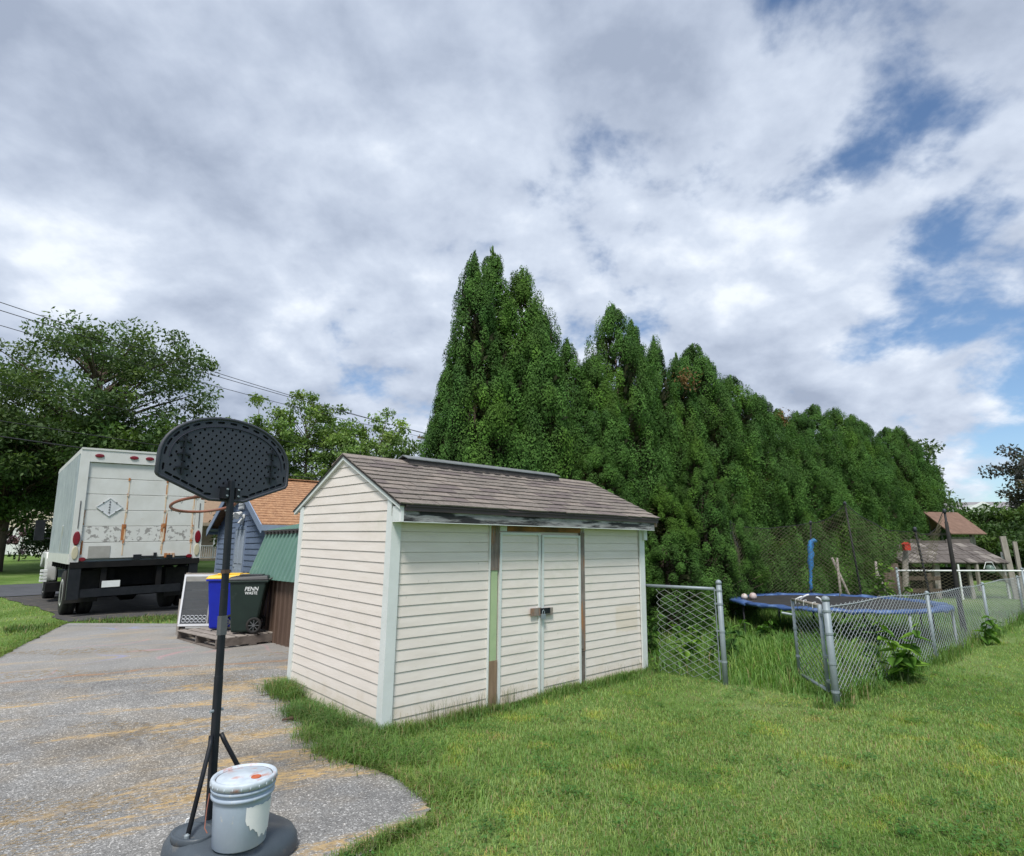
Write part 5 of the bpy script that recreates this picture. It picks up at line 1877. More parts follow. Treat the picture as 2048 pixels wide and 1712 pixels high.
    # legs
    for k in range(4):
        a = 0.55 + k * math.pi / 2
        m = MB()
        da = 0.42
        p0 = ((Rr) * math.cos(a - da), Rr * math.sin(a - da))
        p1 = ((Rr) * math.cos(a + da), Rr * math.sin(a + da))
        m.tube([(p0[0], p0[1], zp - 0.06), (p0[0], p0[1], 0.03), (p1[0], p1[1], 0.03), (p1[0], p1[1], zp - 0.06)], 0.024, 8)
        m.build('leg', 'galvanised' if k % 2 else 'black_metal', t, smooth=True)
    # net: diamond cords hanging from the pole tops, with deep sags, one bay torn away
    tops.sort(key=lambda q: q[0])
    P0, P1 = [], []

    def bay(A, B, a0, a1, sag, zlow):
        da = (a1 - a0)
        L = abs(da) * Rr
        nw = max(6, int(L / 0.052))
        nv = 38
        def pt(i, k):
            f = i / nw
            a = a0 + da * f
            topz = A[2] * (1 - f) + B[2] * f - sag * 4 * f * (1 - f) - 0.05 * math.sin(f * 17) * sag
            g = k / nv
            z = zlow + (topz - zlow) * (1 - g)
            r = Rr - 0.02 - 0.10 * math.sin(math.pi * g) * (0.4 + 0.6 * math.sin(f * math.pi)) + 0.02 * math.sin(f * 23 + g * 6)
            lx = (A[0] - Rr * math.cos(a0)) * (1 - f) + (B[0] - Rr * math.cos(a1)) * f
            ly = (A[1] - Rr * math.sin(a0)) * (1 - f) + (B[1] - Rr * math.sin(a1)) * f
            return (r * math.cos(a) + lx * (1 - g), r * math.sin(a) + ly * (1 - g), z)
        for i in range(nw + 1):
            for k in range(nv):
                if (i + k) % 2 == 0:
                    if i < nw:
                        P0.append(pt(i, k)); P1.append(pt(i + 1, k + 1))
                    if i > 0:
                        P0.append(pt(i, k)); P1.append(pt(i - 1, k + 1))
        # head rope
        rope = MB()
        rope.tube([pt(i, 0) for i in range(nw + 1)], 0.007, 5)
        rope.build('head_rope', 'cable', t)
    for i in range(len(tops) - 1):
        (a0, A), (a1, B) = tops[i], tops[i + 1]
        bay(A, B, a0, a1, 0.12 if i >= 2 else 0.26, zp - 0.02)
    # slack end past the first pole, bunched
    aE = tops[-1][0]
    E = tops[-1][1]
    bay(E, (E[0] - 0.05, E[1] - 0.5, E[2] - 0.55), aE, aE + 0.30, 0.05, zp - 0.35)
    V, F = segs(np.array(P0), np.array(P1), 0.0034)
    stuff(place(np_mesh('safety_net', V, [F], 'net_cord'), 'safety_net', t))
    # two old balls and three white strap loops on the mat
    base = tz(*C)
    for (bx, by, r, mt, lb) in ((4.66, 11.95, 0.064, 'ball_white', 'scuffed white ball on the trampoline, the one by the pole'), (4.82, 11.92, 0.074, 'ball_pink', 'larger worn pinkish ball on the trampoline beside the white one')):
        m = MB()
        m.lathe([(r * math.sin(math.pi * k / 12), -r * math.cos(math.pi * k / 12)) for k in range(13)], 20)
        o = m.build('ball', mt, smooth=True)
        o.location = (bx, by, base + zp - 0.05 + r)
        tag(o, lb, 'ball', 'balls left on the trampoline')
        for q in range(2):
            MB().tube([(r * 1.002 * math.cos(2 * math.pi * k / 24), r * 1.002 * math.sin(2 * math.pi * k / 24) * math.cos(q * 1.3 + 0.4), r * 1.002 * math.sin(2 * math.pi * k / 24) * math.sin(q * 1.3 + 0.4)) for k in range(24)], 0.002, 4, close=True).build('seam', 'dark_mark', o)
    for i, (bx, by) in enumerate(((5.48, 11.30), (5.64, 11.36), (5.84, 11.25))):
        m = MB()
        pts = [(0.10 * math.cos(math.pi * k / 8) * (1 + 0.3 * i), 0.05 * math.sin(k), 0.11 * math.sin(math.pi * k / 8) * (1.3 if i == 1 else 1)) for k in range(4, 9)] if i < 2 else [(-0.10 + 0.03 * k, 0, 0.10 - 0.012 * k * k * 0.5) for k in range(8)]
        m.tube(pts, 0.018, 6)
        o = m.build('white_strap', 'print_white', smooth=True)
        o.location = (bx, by, base + zp - 0.04)
        tag(o, ['curled white strap on the trampoline mat, shortest of three', 'upright white strap loop on the trampoline mat, between two others', 'long bowed white strap on the trampoline mat'][i], 'strap', 'white straps on the trampoline')


build_trampoline()

# ------------------------------------------------------------------ trees


def thuja_crown(h, rad, seed, base=0.5, n_knob=310, per=310, multi=1, blunt=0):
    """upright arborvitae: knobs of small flat sprays set over a tapering column, leaders at the tip"""
    g = np.random.default_rng(seed)
    Cs, As, Bs, cols = [], [], [], []
    leaders = [(0.0, 0.0, h, rad)]
    for q in range(multi - 1):
        a = g.uniform(0, 6.28)
        leaders.append((math.cos(a) * rad * 0.45, math.sin(a) * rad * 0.45, h * g.uniform(0.82, 0.95), rad * 0.75))
    for (lx, ly, lh, lr) in leaders:
        nk = int(n_knob * (1.0 if lh == h else 0.6))
        f = g.beta(1.0, 1.35 - 0.25 * blunt, nk)                      # height fraction, denser low
        z = base + (lh - base) * f
        prof = lr * np.clip(1 - f ** (1.6 + 1.4 * blunt), 0, 1) ** (0.86 - 0.14 * blunt) * (0.86 + 0.14 * np.clip(f * 6, 0, 1))
        ang = g.uniform(0, 2 * math.pi, nk)
        lump = 1 + 0.13 * np.sin(ang * 3 + z * 2.1 + seed) + 0.10 * np.sin(ang * 5 - z * 3.3)
        rr = prof * lump * g.uniform(0.78, 1.0, nk)
        kc = np.column_stack([lx * (1 - f * 0.2) + rr * np.cos(ang), ly * (1 - f * 0.2) + rr * np.sin(ang), z])
        outd = np.column_stack([np.cos(ang), np.sin(ang), np.zeros(nk)])
        ks = g.uniform(0.6, 1.2, nk) * (0.18 + 0.13 * (1 - f))       # knob size
        tone = g.uniform(0.66, 1.30, nk)
        idx = np.repeat(np.arange(nk), per)
        m = len(idx)
        d = g.normal(0, 1, (m, 3))
        d = unit(d + outd[idx] * 0.35 + np.array([[0, 0, 0.25]])) * (g.uniform(0.15, 1.0, (m, 1)) ** 0.30)
        off = d * ks[idx][:, None] * np.array([[0.80, 0.80, 1.65]])
        C = kc[idx] + off + outd[idx] * 0.03
        ax = unit(outd[idx] * 0.55 + np.array([[0, 0, 0.55]]) + d * 0.8 + g.normal(0, 0.35, (m, 3)))
        nrm = unit(d * 1.0 + outd[idx] * 0.45 + np.array([[0, 0, 0.25]]) + g.normal(0, 0.42, (m, 3)))
        ax = unit(np.cross(nrm, np.cross(ax, nrm)))
        sd = unit(np.cross(ax, nrm))
        ln = g.uniform(0.014, 0.030, m) * (1.0 + 0.2 * (1 - f[idx]))
        Cs.append(C); As.append(ax * ln[:, None]); Bs.append(sd * (ln * g.uniform(0.36, 0.55, m))[:, None])
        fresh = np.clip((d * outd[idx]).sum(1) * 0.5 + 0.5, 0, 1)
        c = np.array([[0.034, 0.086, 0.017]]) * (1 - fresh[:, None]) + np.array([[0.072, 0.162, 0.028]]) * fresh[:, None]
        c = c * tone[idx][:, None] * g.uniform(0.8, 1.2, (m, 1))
        cols.append(c)
        # inner twiggy foliage that closes most gaps; its dull brown also paints shade there
        mi = nk * 11
        fi = g.beta(1.0, 1.5, mi)
        zi = base + (lh - base) * fi
        pri = lr * np.clip(1 - fi ** (1.7 + 1.3 * blunt), 0, 1) ** 0.74 * g.uniform(0.25, 0.85, mi)
        ai = g.uniform(0, 6.283, mi)
        Ci = np.column_stack([lx + pri * np.cos(ai), ly + pri * np.sin(ai), zi])
        axi = unit(np.column_stack([np.cos(ai), np.sin(ai), np.full(mi, 0.9)]) + g.normal(0, 0.4, (mi, 3)))
        sdi = unit(np.cross(axi, g.normal(0, 1, (mi, 3))))
        Cs.append(Ci); As.append(axi * g.uniform(0.05, 0.11, (mi, 1))); Bs.append(sdi * g.uniform(0.03, 0.05, (mi, 1)))
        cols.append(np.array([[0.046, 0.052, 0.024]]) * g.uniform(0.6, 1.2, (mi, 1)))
        # thin leader sprays at the tip
        mt = 130
        ft = g.uniform(0, 1, mt)
        Ct = np.column_stack([lx * 0.8 + g.normal(0, 0.05, mt) * (1.2 - ft), ly * 0.8 + g.normal(0, 0.05, mt) * (1.2 - ft), lh - 0.35 + 0.55 * ft])
        At = unit(np.column_stack([g.normal(0, 0.3, mt), g.normal(0, 0.3, mt), np.ones(mt)])) * g.uniform(0.05, 0.09, (mt, 1))
        Bt = unit(np.cross(At, g.normal(0, 1, (mt, 3)))) * 0.014
        Cs.append(Ct); As.append(At); Bs.append(Bt)
        cols.append(np.array([[0.075, 0.15, 0.035]]) * g.uniform(0.8, 1.2, (mt, 1)))
    C = np.concatenate(Cs)
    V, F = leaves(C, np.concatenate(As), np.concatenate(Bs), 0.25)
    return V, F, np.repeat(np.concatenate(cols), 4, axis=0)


def build_thujas():
    variants = []
    specs = [(6.9, 1.12, 101, 0.35, 1, 0), (6.6, 1.0, 202, 0.45, 2, 0), (6.8, 1.05, 303, 0.55, 1, 0), (6.3, 1.02, 404, 0.6, 2, 1), (6.9, 1.15, 505, 0.5, 1, 1)]
    for (h, r, sd, b, mu, bl) in specs:
        V, F, c = thuja_crown(h, r, sd, b, multi=mu, blunt=bl)
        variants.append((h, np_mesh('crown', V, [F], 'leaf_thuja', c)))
    # trunks: two or three stems leaning together
    def trunk_mesh(seed, h):
        g = random.Random(seed)
        m = MB()
        for q in range(3):
            a = q * 2.1 + g.uniform(-0.3, 0.3)
            r0 = g.uniform(0.05, 0.08)
            m.tube([(0.08 * math.cos(a), 0.08 * math.sin(a), -0.1), (0.14 * math.cos(a), 0.14 * math.sin(a), 0.8), (0.12 * math.cos(a), 0.12 * math.sin(a), 2.4), (0.03 * math.cos(a), 0.03 * math.sin(a), h * (0.92 if q == 0 else 0.7))], [r0 * 1.3, r0, r0 * 0.7, 0.012], 8)
        for q in range(16):
            z = g.uniform(0.5, 2.2)
            a = g.uniform(0, 6.28)
            m.tube([(0.1 * math.cos(a), 0.1 * math.sin(a), z), (0.5 * math.cos(a), 0.5 * math.sin(a), z + 0.1), (0.8 * math.cos(a), 0.8 * math.sin(a), z + 0.4)], [0.016, 0.011, 0.005], 5)
        return m.mesh('trunk', 'bark', True)
    trunks = [trunk_mesh(i, 6.5) for i in range(3)]
    # along the row: s, height, width factor, offset across the row, variant
    row = [(-1.38, 4.6, 0.72, 0.15, 2), (-1.02, 6.72, 0.78, -0.05, 0), (-0.44, 7.10, 0.92, 0.15, 2), (0.20, 6.82, 0.84, 0.0, 3), (0.72, 6.45, 0.86, 0.2, 1),
           (1.45, 5.78, 0.80, 0.0, 0), (2.00, 5.45, 0.78, -0.2, 3), (2.98, 6.95, 0.88, 0.0, 4), (3.90, 6.9, 0.86, 0.15, 0), (4.55, 6.62, 0.84, 0.0, 1),
           (5.25, 6.3, 0.9, -0.15, 2), (6.33, 6.85, 1.0, 0.0, 4), (7.15, 6.7, 0.95, 0.15, 3), (8.27, 6.45, 1.0, 0.0, 4), (9.45, 6.1, 1.0, -0.15, 3),
           (11.1, 5.95, 1.05, 0.0, 4), (12.7, 6.1, 1.1, 0.0, 3), (14.4, 6.65, 1.15, 0.1, 4), (16.1, 6.75, 1.15, 0.0, 3), (17.9, 6.8, 1.15, 0.0, 4),
           (19.4, 6.8, 1.1, 0.1, 3), (22.2, 6.9, 1.15, 0.0, 4), (24.0, 7.15, 1.2, 0.0, 3), (25.7, 6.8, 1.2, 0.0, 4),
           (4.55, 4.05, 0.82, -0.95, 2), (2.85, 2.9, 0.80, -1.15, 0), (5.75, 3.2, 0.75, -0.85, 3), (1.2, 3.4, 0.8, -0.85, 4), (10.3, 4.6, 1.0, -0.35, 0), (13.5, 4.9, 1.0, -0.4, 2), (20.8, 5.6, 1.1, -0.2, 0)]
    rank = ['first', 'second', 'third', 'fourth', 'fifth', 'sixth', 'seventh', 'eighth', 'ninth', 'tenth', 'eleventh', 'twelfth', 'thirteenth', 'fourteenth', 'fifteenth', 'sixteenth', 'seventeenth', 'eighteenth', 'nineteenth', 'twentieth', 'twenty-first', 'twenty-second', 'twenty-third', 'last']
    low = ['short conical arborvitae standing out before the row, left of the trampoline pole', 'low arborvitae clump just beyond the shed roof end', 'low bushy arborvitae beside the first trampoline pole', 'low arborvitae right behind the shed ridge', 'lower arborvitae bulging from the row behind the torn blue sleeve', 'lower arborvitae bulging from the row behind the leaning net pole', 'lower arborvitae tucked into the far end of the row']
    for i, (s, h, wf, off, vi) in enumerate(row):
        p = FO + FU * s + FN * (5.0 + off)
        if i < 24:
            lb = 'dark green arborvitae, %s of the main row counted from the shed end' % rank[i]
            if i == 2:
                lb = 'tallest dark green arborvitae of the row, rising behind the shed'
        else:
            lb = low[i - 24]
        t = thing('arborvitae_tree', lb, 'tree', (p[0], p[1], tz(p[0], p[1]) - 0.02), random.uniform(0, 6.28), 'row of arborvitae behind the shed and trampoline')
        vh, me = variants[vi]
        k = h / (vh + 0.15)
        wx = wf * (1.0 if h > 5 else 0.85)
        place(me, 'crown', t, scale=(wx, wx, k))
        place(trunks[i % 3], 'trunk', t, scale=(1, 1, k))
        if i in (10, 15, 17):
            # a browned patch of dead sprays near the top or on the flank
            g = np.random.default_rng(900 + i)
            m = 170
            zc = {10: h - 0.75, 15: h - 0.35, 17: 4.1}[i]
            a0 = math.atan2(-p[1], -p[0]) - t.rotation_euler[2] + {10: 0.5, 15: 0.3, 17: -0.2}[i]
            rc = {10: 0.45, 15: 0.35, 17: 1.15}[i] * wx
            C = np.array([[rc * math.cos(a0), rc * math.sin(a0), zc]]) + g.normal(0, 1, (m, 3)) * np.array([[0.13, 0.13, 0.14]])
            A = unit(g.normal(0, 1, (m, 3)) + np.array([[0, 0, 0.6]])) * g.uniform(0.03, 0.06, (m, 1))
            B = unit(np.cross(A, g.normal(0, 1, (m, 3)))) * 0.018
            V, F = leaves(C, A, B, 0.2)
            c = np.array([[0.22, 0.12, 0.05]]) * g.uniform(0.5, 1.2, (m, 1))
            place(np_mesh('dead_sprays', V, [F], 'leaf_brown', np.repeat(c, 4, axis=0)), 'dead_sprays', t)


build_thujas()


def broad_tree(name, label, loc, h, rx, rz, seed, col, n_cl=110, per=150, leaf=0.13, cl=0.85, trunk=0.28, low=0.25, group=None, bark='bark', airy=1.0, ry=None):
    """deciduous tree: limbs reach to leaf clusters spread through the crown volume"""
    g = np.random.default_rng(seed)
    t = thing(name, label, 'tree', (loc[0], loc[1], tz(*loc) - 0.05), 0, group)
    ry = ry or rx
    cz = h - rz
    d = unit(g.normal(0, 1, (n_cl, 3)))
    rad = g.uniform(0.15, 1.0, (n_cl, 1)) ** 0.45
    bump = 1 + 0.18 * np.sin(d[:, :1] * 5 + seed) * np.cos(d[:, 1:2] * 4 + d[:, 2:] * 3)
    cc = d * rad * bump * np.array([[rx, ry, rz]]) + np.array([[0, 0, cz]])
    cc = cc[cc[:, 2] > h * low * 0.6]
    n_cl = len(cc)
    m = MB()
    top = cz + rz * 0.3
    m.tube([(0, 0, -0.2), (0.05 * rx * 0.2, 0, h * low * 0.6), (0.02, 0.05, cz * 0.8), (0, 0, top)], [trunk * 1.25, trunk, trunk * 0.7, trunk * 0.2], 10)
    for i in range(n_cl):
        if g.uniform() < 0.62:
            c = cc[i]
            zs = min(max(h * low, c[2] - g.uniform(0.25, 0.5) * np.hypot(c[0], c[1]) - 0.8), top - 0.3)
            mid = (c[0] * 0.5 + g.normal(0, 0.12), c[1] * 0.5 + g.normal(0, 0.12), zs * 0.45 + c[2] * 0.55)
            r0 = trunk * g.uniform(0.16, 0.34)
            m.tube([(0, 0, zs), mid, tuple(c)], [r0, r0 * 0.55, 0.012], 6, caps=False)
    m.build('trunk', bark, t, smooth=True)
    idx = np.repeat(np.arange(n_cl), per)
    k = len(idx)
    cs = g.uniform(0.6, 1.25, n_cl) * cl
    dd = unit(g.normal(0, 1, (k, 3))) * g.uniform(0.05, 1.0, (k, 1)) ** (0.5 * airy)
    C = cc[idx] + dd * cs[idx][:, None] * np.array([[1.1, 1.1, 0.72]])
    A = unit(dd + g.normal(0, 0.7, (k, 3)) + np.array([[0, 0, -0.25]]))
    nrm = unit(np.array([[0, 0, 1.0]]) + g.normal(0, 0.65, (k, 3)))
    B = unit(np.cross(A, nrm))
    ln = g.uniform(0.55, 1.1, (k, 1)) * leaf
    tone = g.uniform(0.7, 1.3, n_cl)[idx][:, None]
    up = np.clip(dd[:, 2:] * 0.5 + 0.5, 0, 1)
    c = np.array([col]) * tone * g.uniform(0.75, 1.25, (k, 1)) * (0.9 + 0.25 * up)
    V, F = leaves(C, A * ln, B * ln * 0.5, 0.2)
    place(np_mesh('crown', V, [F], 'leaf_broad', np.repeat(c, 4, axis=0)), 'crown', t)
    return t


def bearing(px_ratio, Y):
    return (px_ratio * Y, Y)


def build_trees():
    g1 = 'street trees beyond the truck'
    broad_tree('maple_tree', 'largest leafy tree towering behind the box truck', (-24.2, 32.5), 15.6, 6.2, 5.9, 21, (0.080, 0.130, 0.048), 150, 260, 0.135, 1.15, 0.40, 0.25, g1)
    broad_tree('maple_tree', 'dense dark tree beside the truck box, lower than its neighbour', (-27.2, 31.0), 9.0, 4.3, 3.1, 22, (0.060, 0.112, 0.032), 110, 240, 0.14, 1.0, 0.30, 0.12, g1)
    broad_tree('maple_tree', 'dark green tree seen over the truck roof beneath the tall one', (-20.0, 31.0), 8.6, 3.7, 2.7, 23, (0.055, 0.105, 0.030), 90, 190, 0.16, 1.0, 0.28, 0.15, g1)
    g2 = 'slender trees beyond the garage'
    locs = [((-16.1, 36.5), 10.9, 2.6, 3.5, 31), ((-13.6, 37.5), 11.5, 2.7, 3.8, 32), ((-11.2, 37.0), 10.3, 2.5, 3.4, 33), ((-8.9, 38.0), 10.6, 2.6, 3.6, 34)]
    lb = ['slender airy tree beyond the garage, nearest the backboard edge', 'tallest of the slender airy trees beyond the garage', 'slender airy tree standing right over the garage ridge', 'slender airy tree peeking over the shed gable']
    for (l, h, rx, rz, sd), b in zip(locs, lb):
        broad_tree('locust_tree', b, l, h, rx, rz, sd, (0.150, 0.235, 0.070), 85, 115, 0.14, 0.68, 0.15, 0.2, g2, 'bark_pale', 1.4)
    for (l, h, rx, rz, sd, b) in [((-12.6, 34.0), 5.6, 3.4, 2.5, 41, 'rounded understory tree filling below the slender trees'), ((-15.0, 35.0), 5.2, 2.5, 2.3, 42, 'small green tree behind the brown garage ridge'), ((-8.4, 35.0), 5.2, 2.6, 2.3, 43, 'small leafy tree low behind the white shed gable'), ((-6.4, 40.0), 5.6, 2.6, 2.4, 44, 'pale green small tree at the utility pole foot')]:
        broad_tree('understory_tree', b, l, h, rx, rz, sd, (0.085, 0.145, 0.040), 70, 130, 0.14, 0.7, 0.10, 0.1, 'small trees behind the garage')
    # tree line seen past the truck on the street side
    broad_tree('garden_shrub', 'dark leafy shrub in front of the white fence across the street', (-26.3, 33.4), 3.2, 1.5, 1.4, 51, (0.05, 0.085, 0.04), 36, 90, 0.12, 0.5, 0.06, 0.1)
    broad_tree('garden_shrub', 'purple flowering shrub before the white fence', (-31.2, 37.2), 2.2, 0.75, 0.85, 52, (0.16, 0.10, 0.15), 20, 60, 0.10, 0.3, 0.04, 0.2)
    broad_tree('maple_tree', 'tall dark backdrop tree behind the white fenced house', (-48.0, 57.0), 12.5, 6.0, 5.6, 24, (0.05, 0.095, 0.03), 110, 170, 0.24, 1.3, 0.35, 0.1, g1)
    broad_tree('maple_tree', 'backdrop tree between the truck cab and the dark shrub', (-41.5, 57.0), 12.0, 5.4, 4.9, 25, (0.045, 0.09, 0.028), 100, 170, 0.24, 1.3, 0.35, 0.05, g1)
    broad_tree('maple_tree', 'backdrop tree hidden mostly by the truck box', (-31.5, 56.0), 11.5, 5.2, 5.0, 26, (0.05, 0.095, 0.03), 90, 160, 0.24, 1.3, 0.35, 0.05, g1)
    # far right: hedge masses and the purple leaved tree
    g3 = 'bushes behind the play structure'
    for (l, h, rx, rz, sd, c, b) in [((24.8, 35.0), 4.4, 2.6, 2.1, 61, (0.085, 0.14, 0.035), 'yellowish green bush right behind the red roofed playhouse'), ((27.6, 34.0), 3.9, 2.4, 1.9, 62, (0.060, 0.115, 0.030), 'dark green bush behind the black sleeved net pole'),
                                  ((30.6, 33.5), 4.6, 2.5, 2.2, 63, (0.085, 0.135, 0.035), 'rounded green bush beneath the purple leaved tree'), ((32.4, 32.5), 5.0, 2.4, 2.4, 64, (0.075, 0.125, 0.032), 'green bush at the picture edge above the far fence rail'), ((26.0, 31.5), 2.9, 2.3, 1.45, 65, (0.045, 0.085, 0.025), 'low dark bush under the lean-to roof end'), ((29.0, 30.5), 3.0, 2.4, 1.5, 66, (0.045, 0.085, 0.025), 'low dark bush beyond the leaning grey planks')]:
        broad_tree('hedge_bush', b, l, h, rx, rz, sd, c, 70, 150, 0.14, 0.7, 0.08, 0.02, g3)
    broad_tree('plum_tree', 'purple leaved tree at the picture edge above the bushes', (34.6, 36.5), 8.6, 2.9, 2.9, 71, (0.075, 0.075, 0.070), 60, 130, 0.16, 0.75, 0.14, 0.3)
    broad_tree('poplar_tree', 'loose grey green tree just past the end of the arborvitae row', (25.6, 36.0), 8.9, 1.7, 3.6, 72, (0.080, 0.125, 0.055), 55, 120, 0.15, 0.75, 0.12, 0.2)


build_trees()

# ------------------------------------------------------------------ utility pole and wires


def build_wires():
    t = thing('utility_pole', 'wooden utility pole hidden by the arborvitae, crossarm end showing', 'utility pole', (-4.95, 40.0, tz(-4.95, 40)), R(12))
    MB().tube([(0, 0, -0.3), (0, 0, 9.6)], [0.17, 0.12], 12).build('pole', 'pole_wood', t, smooth=True)
    MB().box(-1.75, 1.75, -0.18, -0.07, 8.98, 9.12).build('crossarm', 'pole_wood', t)
    for x in (-1.6, -0.8, 0.8, 1.6):
        MB().lathe([(0.03, 9.121), (0.05, 9.16), (0.035, 9.22), (0.05, 9.26), (0.0, 9.30)], 10, (x, -0.12, 0)).build('insulator', 'plate_grey', t, smooth=True)
    MB().bar((-1.2, -0.13, 8.97), (0, -0.14, 8.2), 0.04, 0.05).build('arm_brace', 'galvanised', t)

    # wires: pixel-free description, (end at the pole, far end over the street, sag, radius, label)
    W = [((-6.15, 39.6, 9.45), (-19.6, 20.4, 11.05), 0.35, 0.016, 'topmost overhead power wire crossing the sky'),
         ((-5.45, 39.8, 9.35), (-19.4, 20.2, 10.65), 0.35, 0.016, 'second overhead power wire, just under the topmost one'),
         ((-6.0, 39.6, 9.15), (-19.0, 19.8, 9.95), 0.40, 0.014, 'third overhead wire, ending at the crossarm tip'),
         ((-4.4, 39.8, 6.9), (-18.6, 19.3, 7.55), 0.25, 0.013, 'thin overhead wire crossing the middle of the tall leafy tree'),
         ((-4.4, 39.8, 5.9), (-18.3, 19.0, 6.15), 0.25, 0.016, 'overhead cable crossing low over the truck box roof'),
         ((-4.4, 39.8, 5.3), (-18.0, 18.8, 5.55), 0.25, 0.024, 'lowest and thickest overhead cable, meeting the truck roof')]
    for (a, b, sag, r, lb) in W:
        a, b = Vector(a), Vector(b)
        b = a + (b - a) * 1.35
        pts = [a + (b - a) * (k / 24) - Vector((0, 0, sag * 4 * (k / 24) * (1 - k / 24))) for k in range(25)]
        m = MB()
        m.tube(pts, r, 5)
        o = m.build('overhead_wire', 'cable', smooth=True)
        tag(o, lb, 'wire', 'overhead wires')


build_wires()

# ------------------------------------------------------------------ far buildings


def build_far():
    # tan house with porch railing between truck and garage
    c = np.array([-24.6, 44.0])
    t = thing('tan_house', 'tan brick house with brown roof and white porch railing behind truck', 'house', (c[0], c[1], tz(*c)), R(25))
    MB().box(-5, 7, 0, 7, -0.5, 2.7).build('wall', 'siding_tan', t)
    m = MB()
    m.prism([(-0.9, 2.65), (3.5, 4.9), (7.6, 2.65), (7.6, 2.55), (-0.9, 2.55)], 'x', -5.6, 7.6)
    m.build('roof', 'brick_tan', t)
    MB().box(-5.6, 7.6, -0.94, -0.902, 2.42, 2.66).build('fascia', 'siding_tan', t)
    for x in (-3.4, -0.6, 3.0, 5.6):
        w = MB().box(x, x + 1.0, -0.03, -0.002, 0.8, 2.1).build('window', 'white_paint', t)
        MB().box(x + 0.08, x + 0.92, -0.04, -0.0305, 0.88, 2.02).build('pane', 'glass_dark', w)
    r = MB()
    r.bar((-3, -1.7, 0.95), (7, -1.7, 0.95), 0.07, 0.08)
    r.bar((-3, -1.7, 0.12), (7, -1.7, 0.12), 0.07, 0.08)
    rail = r.build('porch_rail', 'print_white', t)
    for k in range(72):
        x = -2.95 + k * 0.14
        MB().box(x, x + 0.05, -1.72, -1.68, 0.161, 0.909).build('baluster', 'print_white', rail)
    MB().box(-3.1, 7.1, -1.8, -0.001, -0.5, 0.02).build('porch_floor', 'siding_tan', t)
    for x in (-3.0, 2.0, 7.0):
        MB().box(x - 0.06, x + 0.06, -1.62, -1.5, 0.021, 2.5).build('porch_post', 'print_white', t)
    # cream roofed outbuilding and white vinyl fence across the street
    c = np.array([-41.5, 46.0])
    t = thing('cream_outbuilding', 'cream outbuilding with low rounded roof behind the white fence', 'outbuilding', (c[0], c[1], tz(*c)), R(20))
    m = MB()
    poly = [(-4.5, 0)] + [(4.5 * -math.cos(math.pi * k / 14), 2.3 + 1.35 * math.sin(math.pi * k / 14)) for k in range(15)] + [(4.5, 0)]
    m.prism(poly, 'y', 0.0, 6.0)
    m.build('shell', 'cream_roof', t)
    MB().box(-1.2, 1.2, -0.03, -0.001, 0.0, 2.1).build('door', 'white_paint', t)
    for sx in (-3.2, 2.0):
        w = MB().box(sx, sx + 1.2, -0.03, -0.001, 1.0, 1.9).build('window', 'glass_dark', t)
    t = thing('vinyl_fence', 'white vinyl panel fence across the street past the truck cab', 'fence', (-35.5, 41.5, tz(-35.5, 41.5)), R(12))
    for k in range(7):
        x = -4.2 + k * 1.85
        MB().box(x, x + 0.12, -0.06, 0.06, -0.3, 2.05).build('post', 'print_white', t)
        if k < 6:
            for j in range(11):
                MB().box(x + 0.125 + j * 0.157, x + 0.125 + (j + 1) * 0.157 - 0.012, -0.02, 0.02, 0.1, 1.85).build('picket', 'print_white', t)
            MB().box(x + 0.121, x + 1.849, -0.035, 0.035, 1.851, 1.95).build('rail', 'print_white', t)
    # distant house roof at the right
    c = np.array([47.0, 60.0])
    t = thing('distant_house', 'distant house with grey roof and white trimmed gable above the hedge', 'house', (c[0], c[1], -0.1), R(-8))
    MB().box(-6, 9, 0, 8, 0, 5.0).build('wall', 'far_house', t)
    m = MB()
    m.prism([(-0.5, 4.9), (4, 6.6), (8.5, 4.9)], 'x', -6.5, 9.5)
    m.build('roof', 'far_roof', t)
    m = MB()
    m.prism([(-1.0, 4.85), (1.3, 6.1), (3.6, 4.85)], 'y', -0.75, 1.5)
    g = m.build('gable', 'far_house', t)
    m = MB()
    m.bar((-1.5, -0.8, 4.72), (1.3, -0.8, 6.22), 0.1, 0.22)
    m.bar((1.3, -0.8, 6.22), (4.1, -0.8, 4.72), 0.1, 0.22)
    m.build('rake_board', 'print_white', g)
    for sx in (-4.5, 5.5):
        w = MB().box(sx, sx + 1.4, -0.04, -0.001, 2.8, 4.2).build('window', 'print_white', t)
        MB().box(sx + 0.1, sx + 1.3, -0.05, -0.0405, 2.9, 4.1).build('pane', 'glass_dark', w)


build_far()


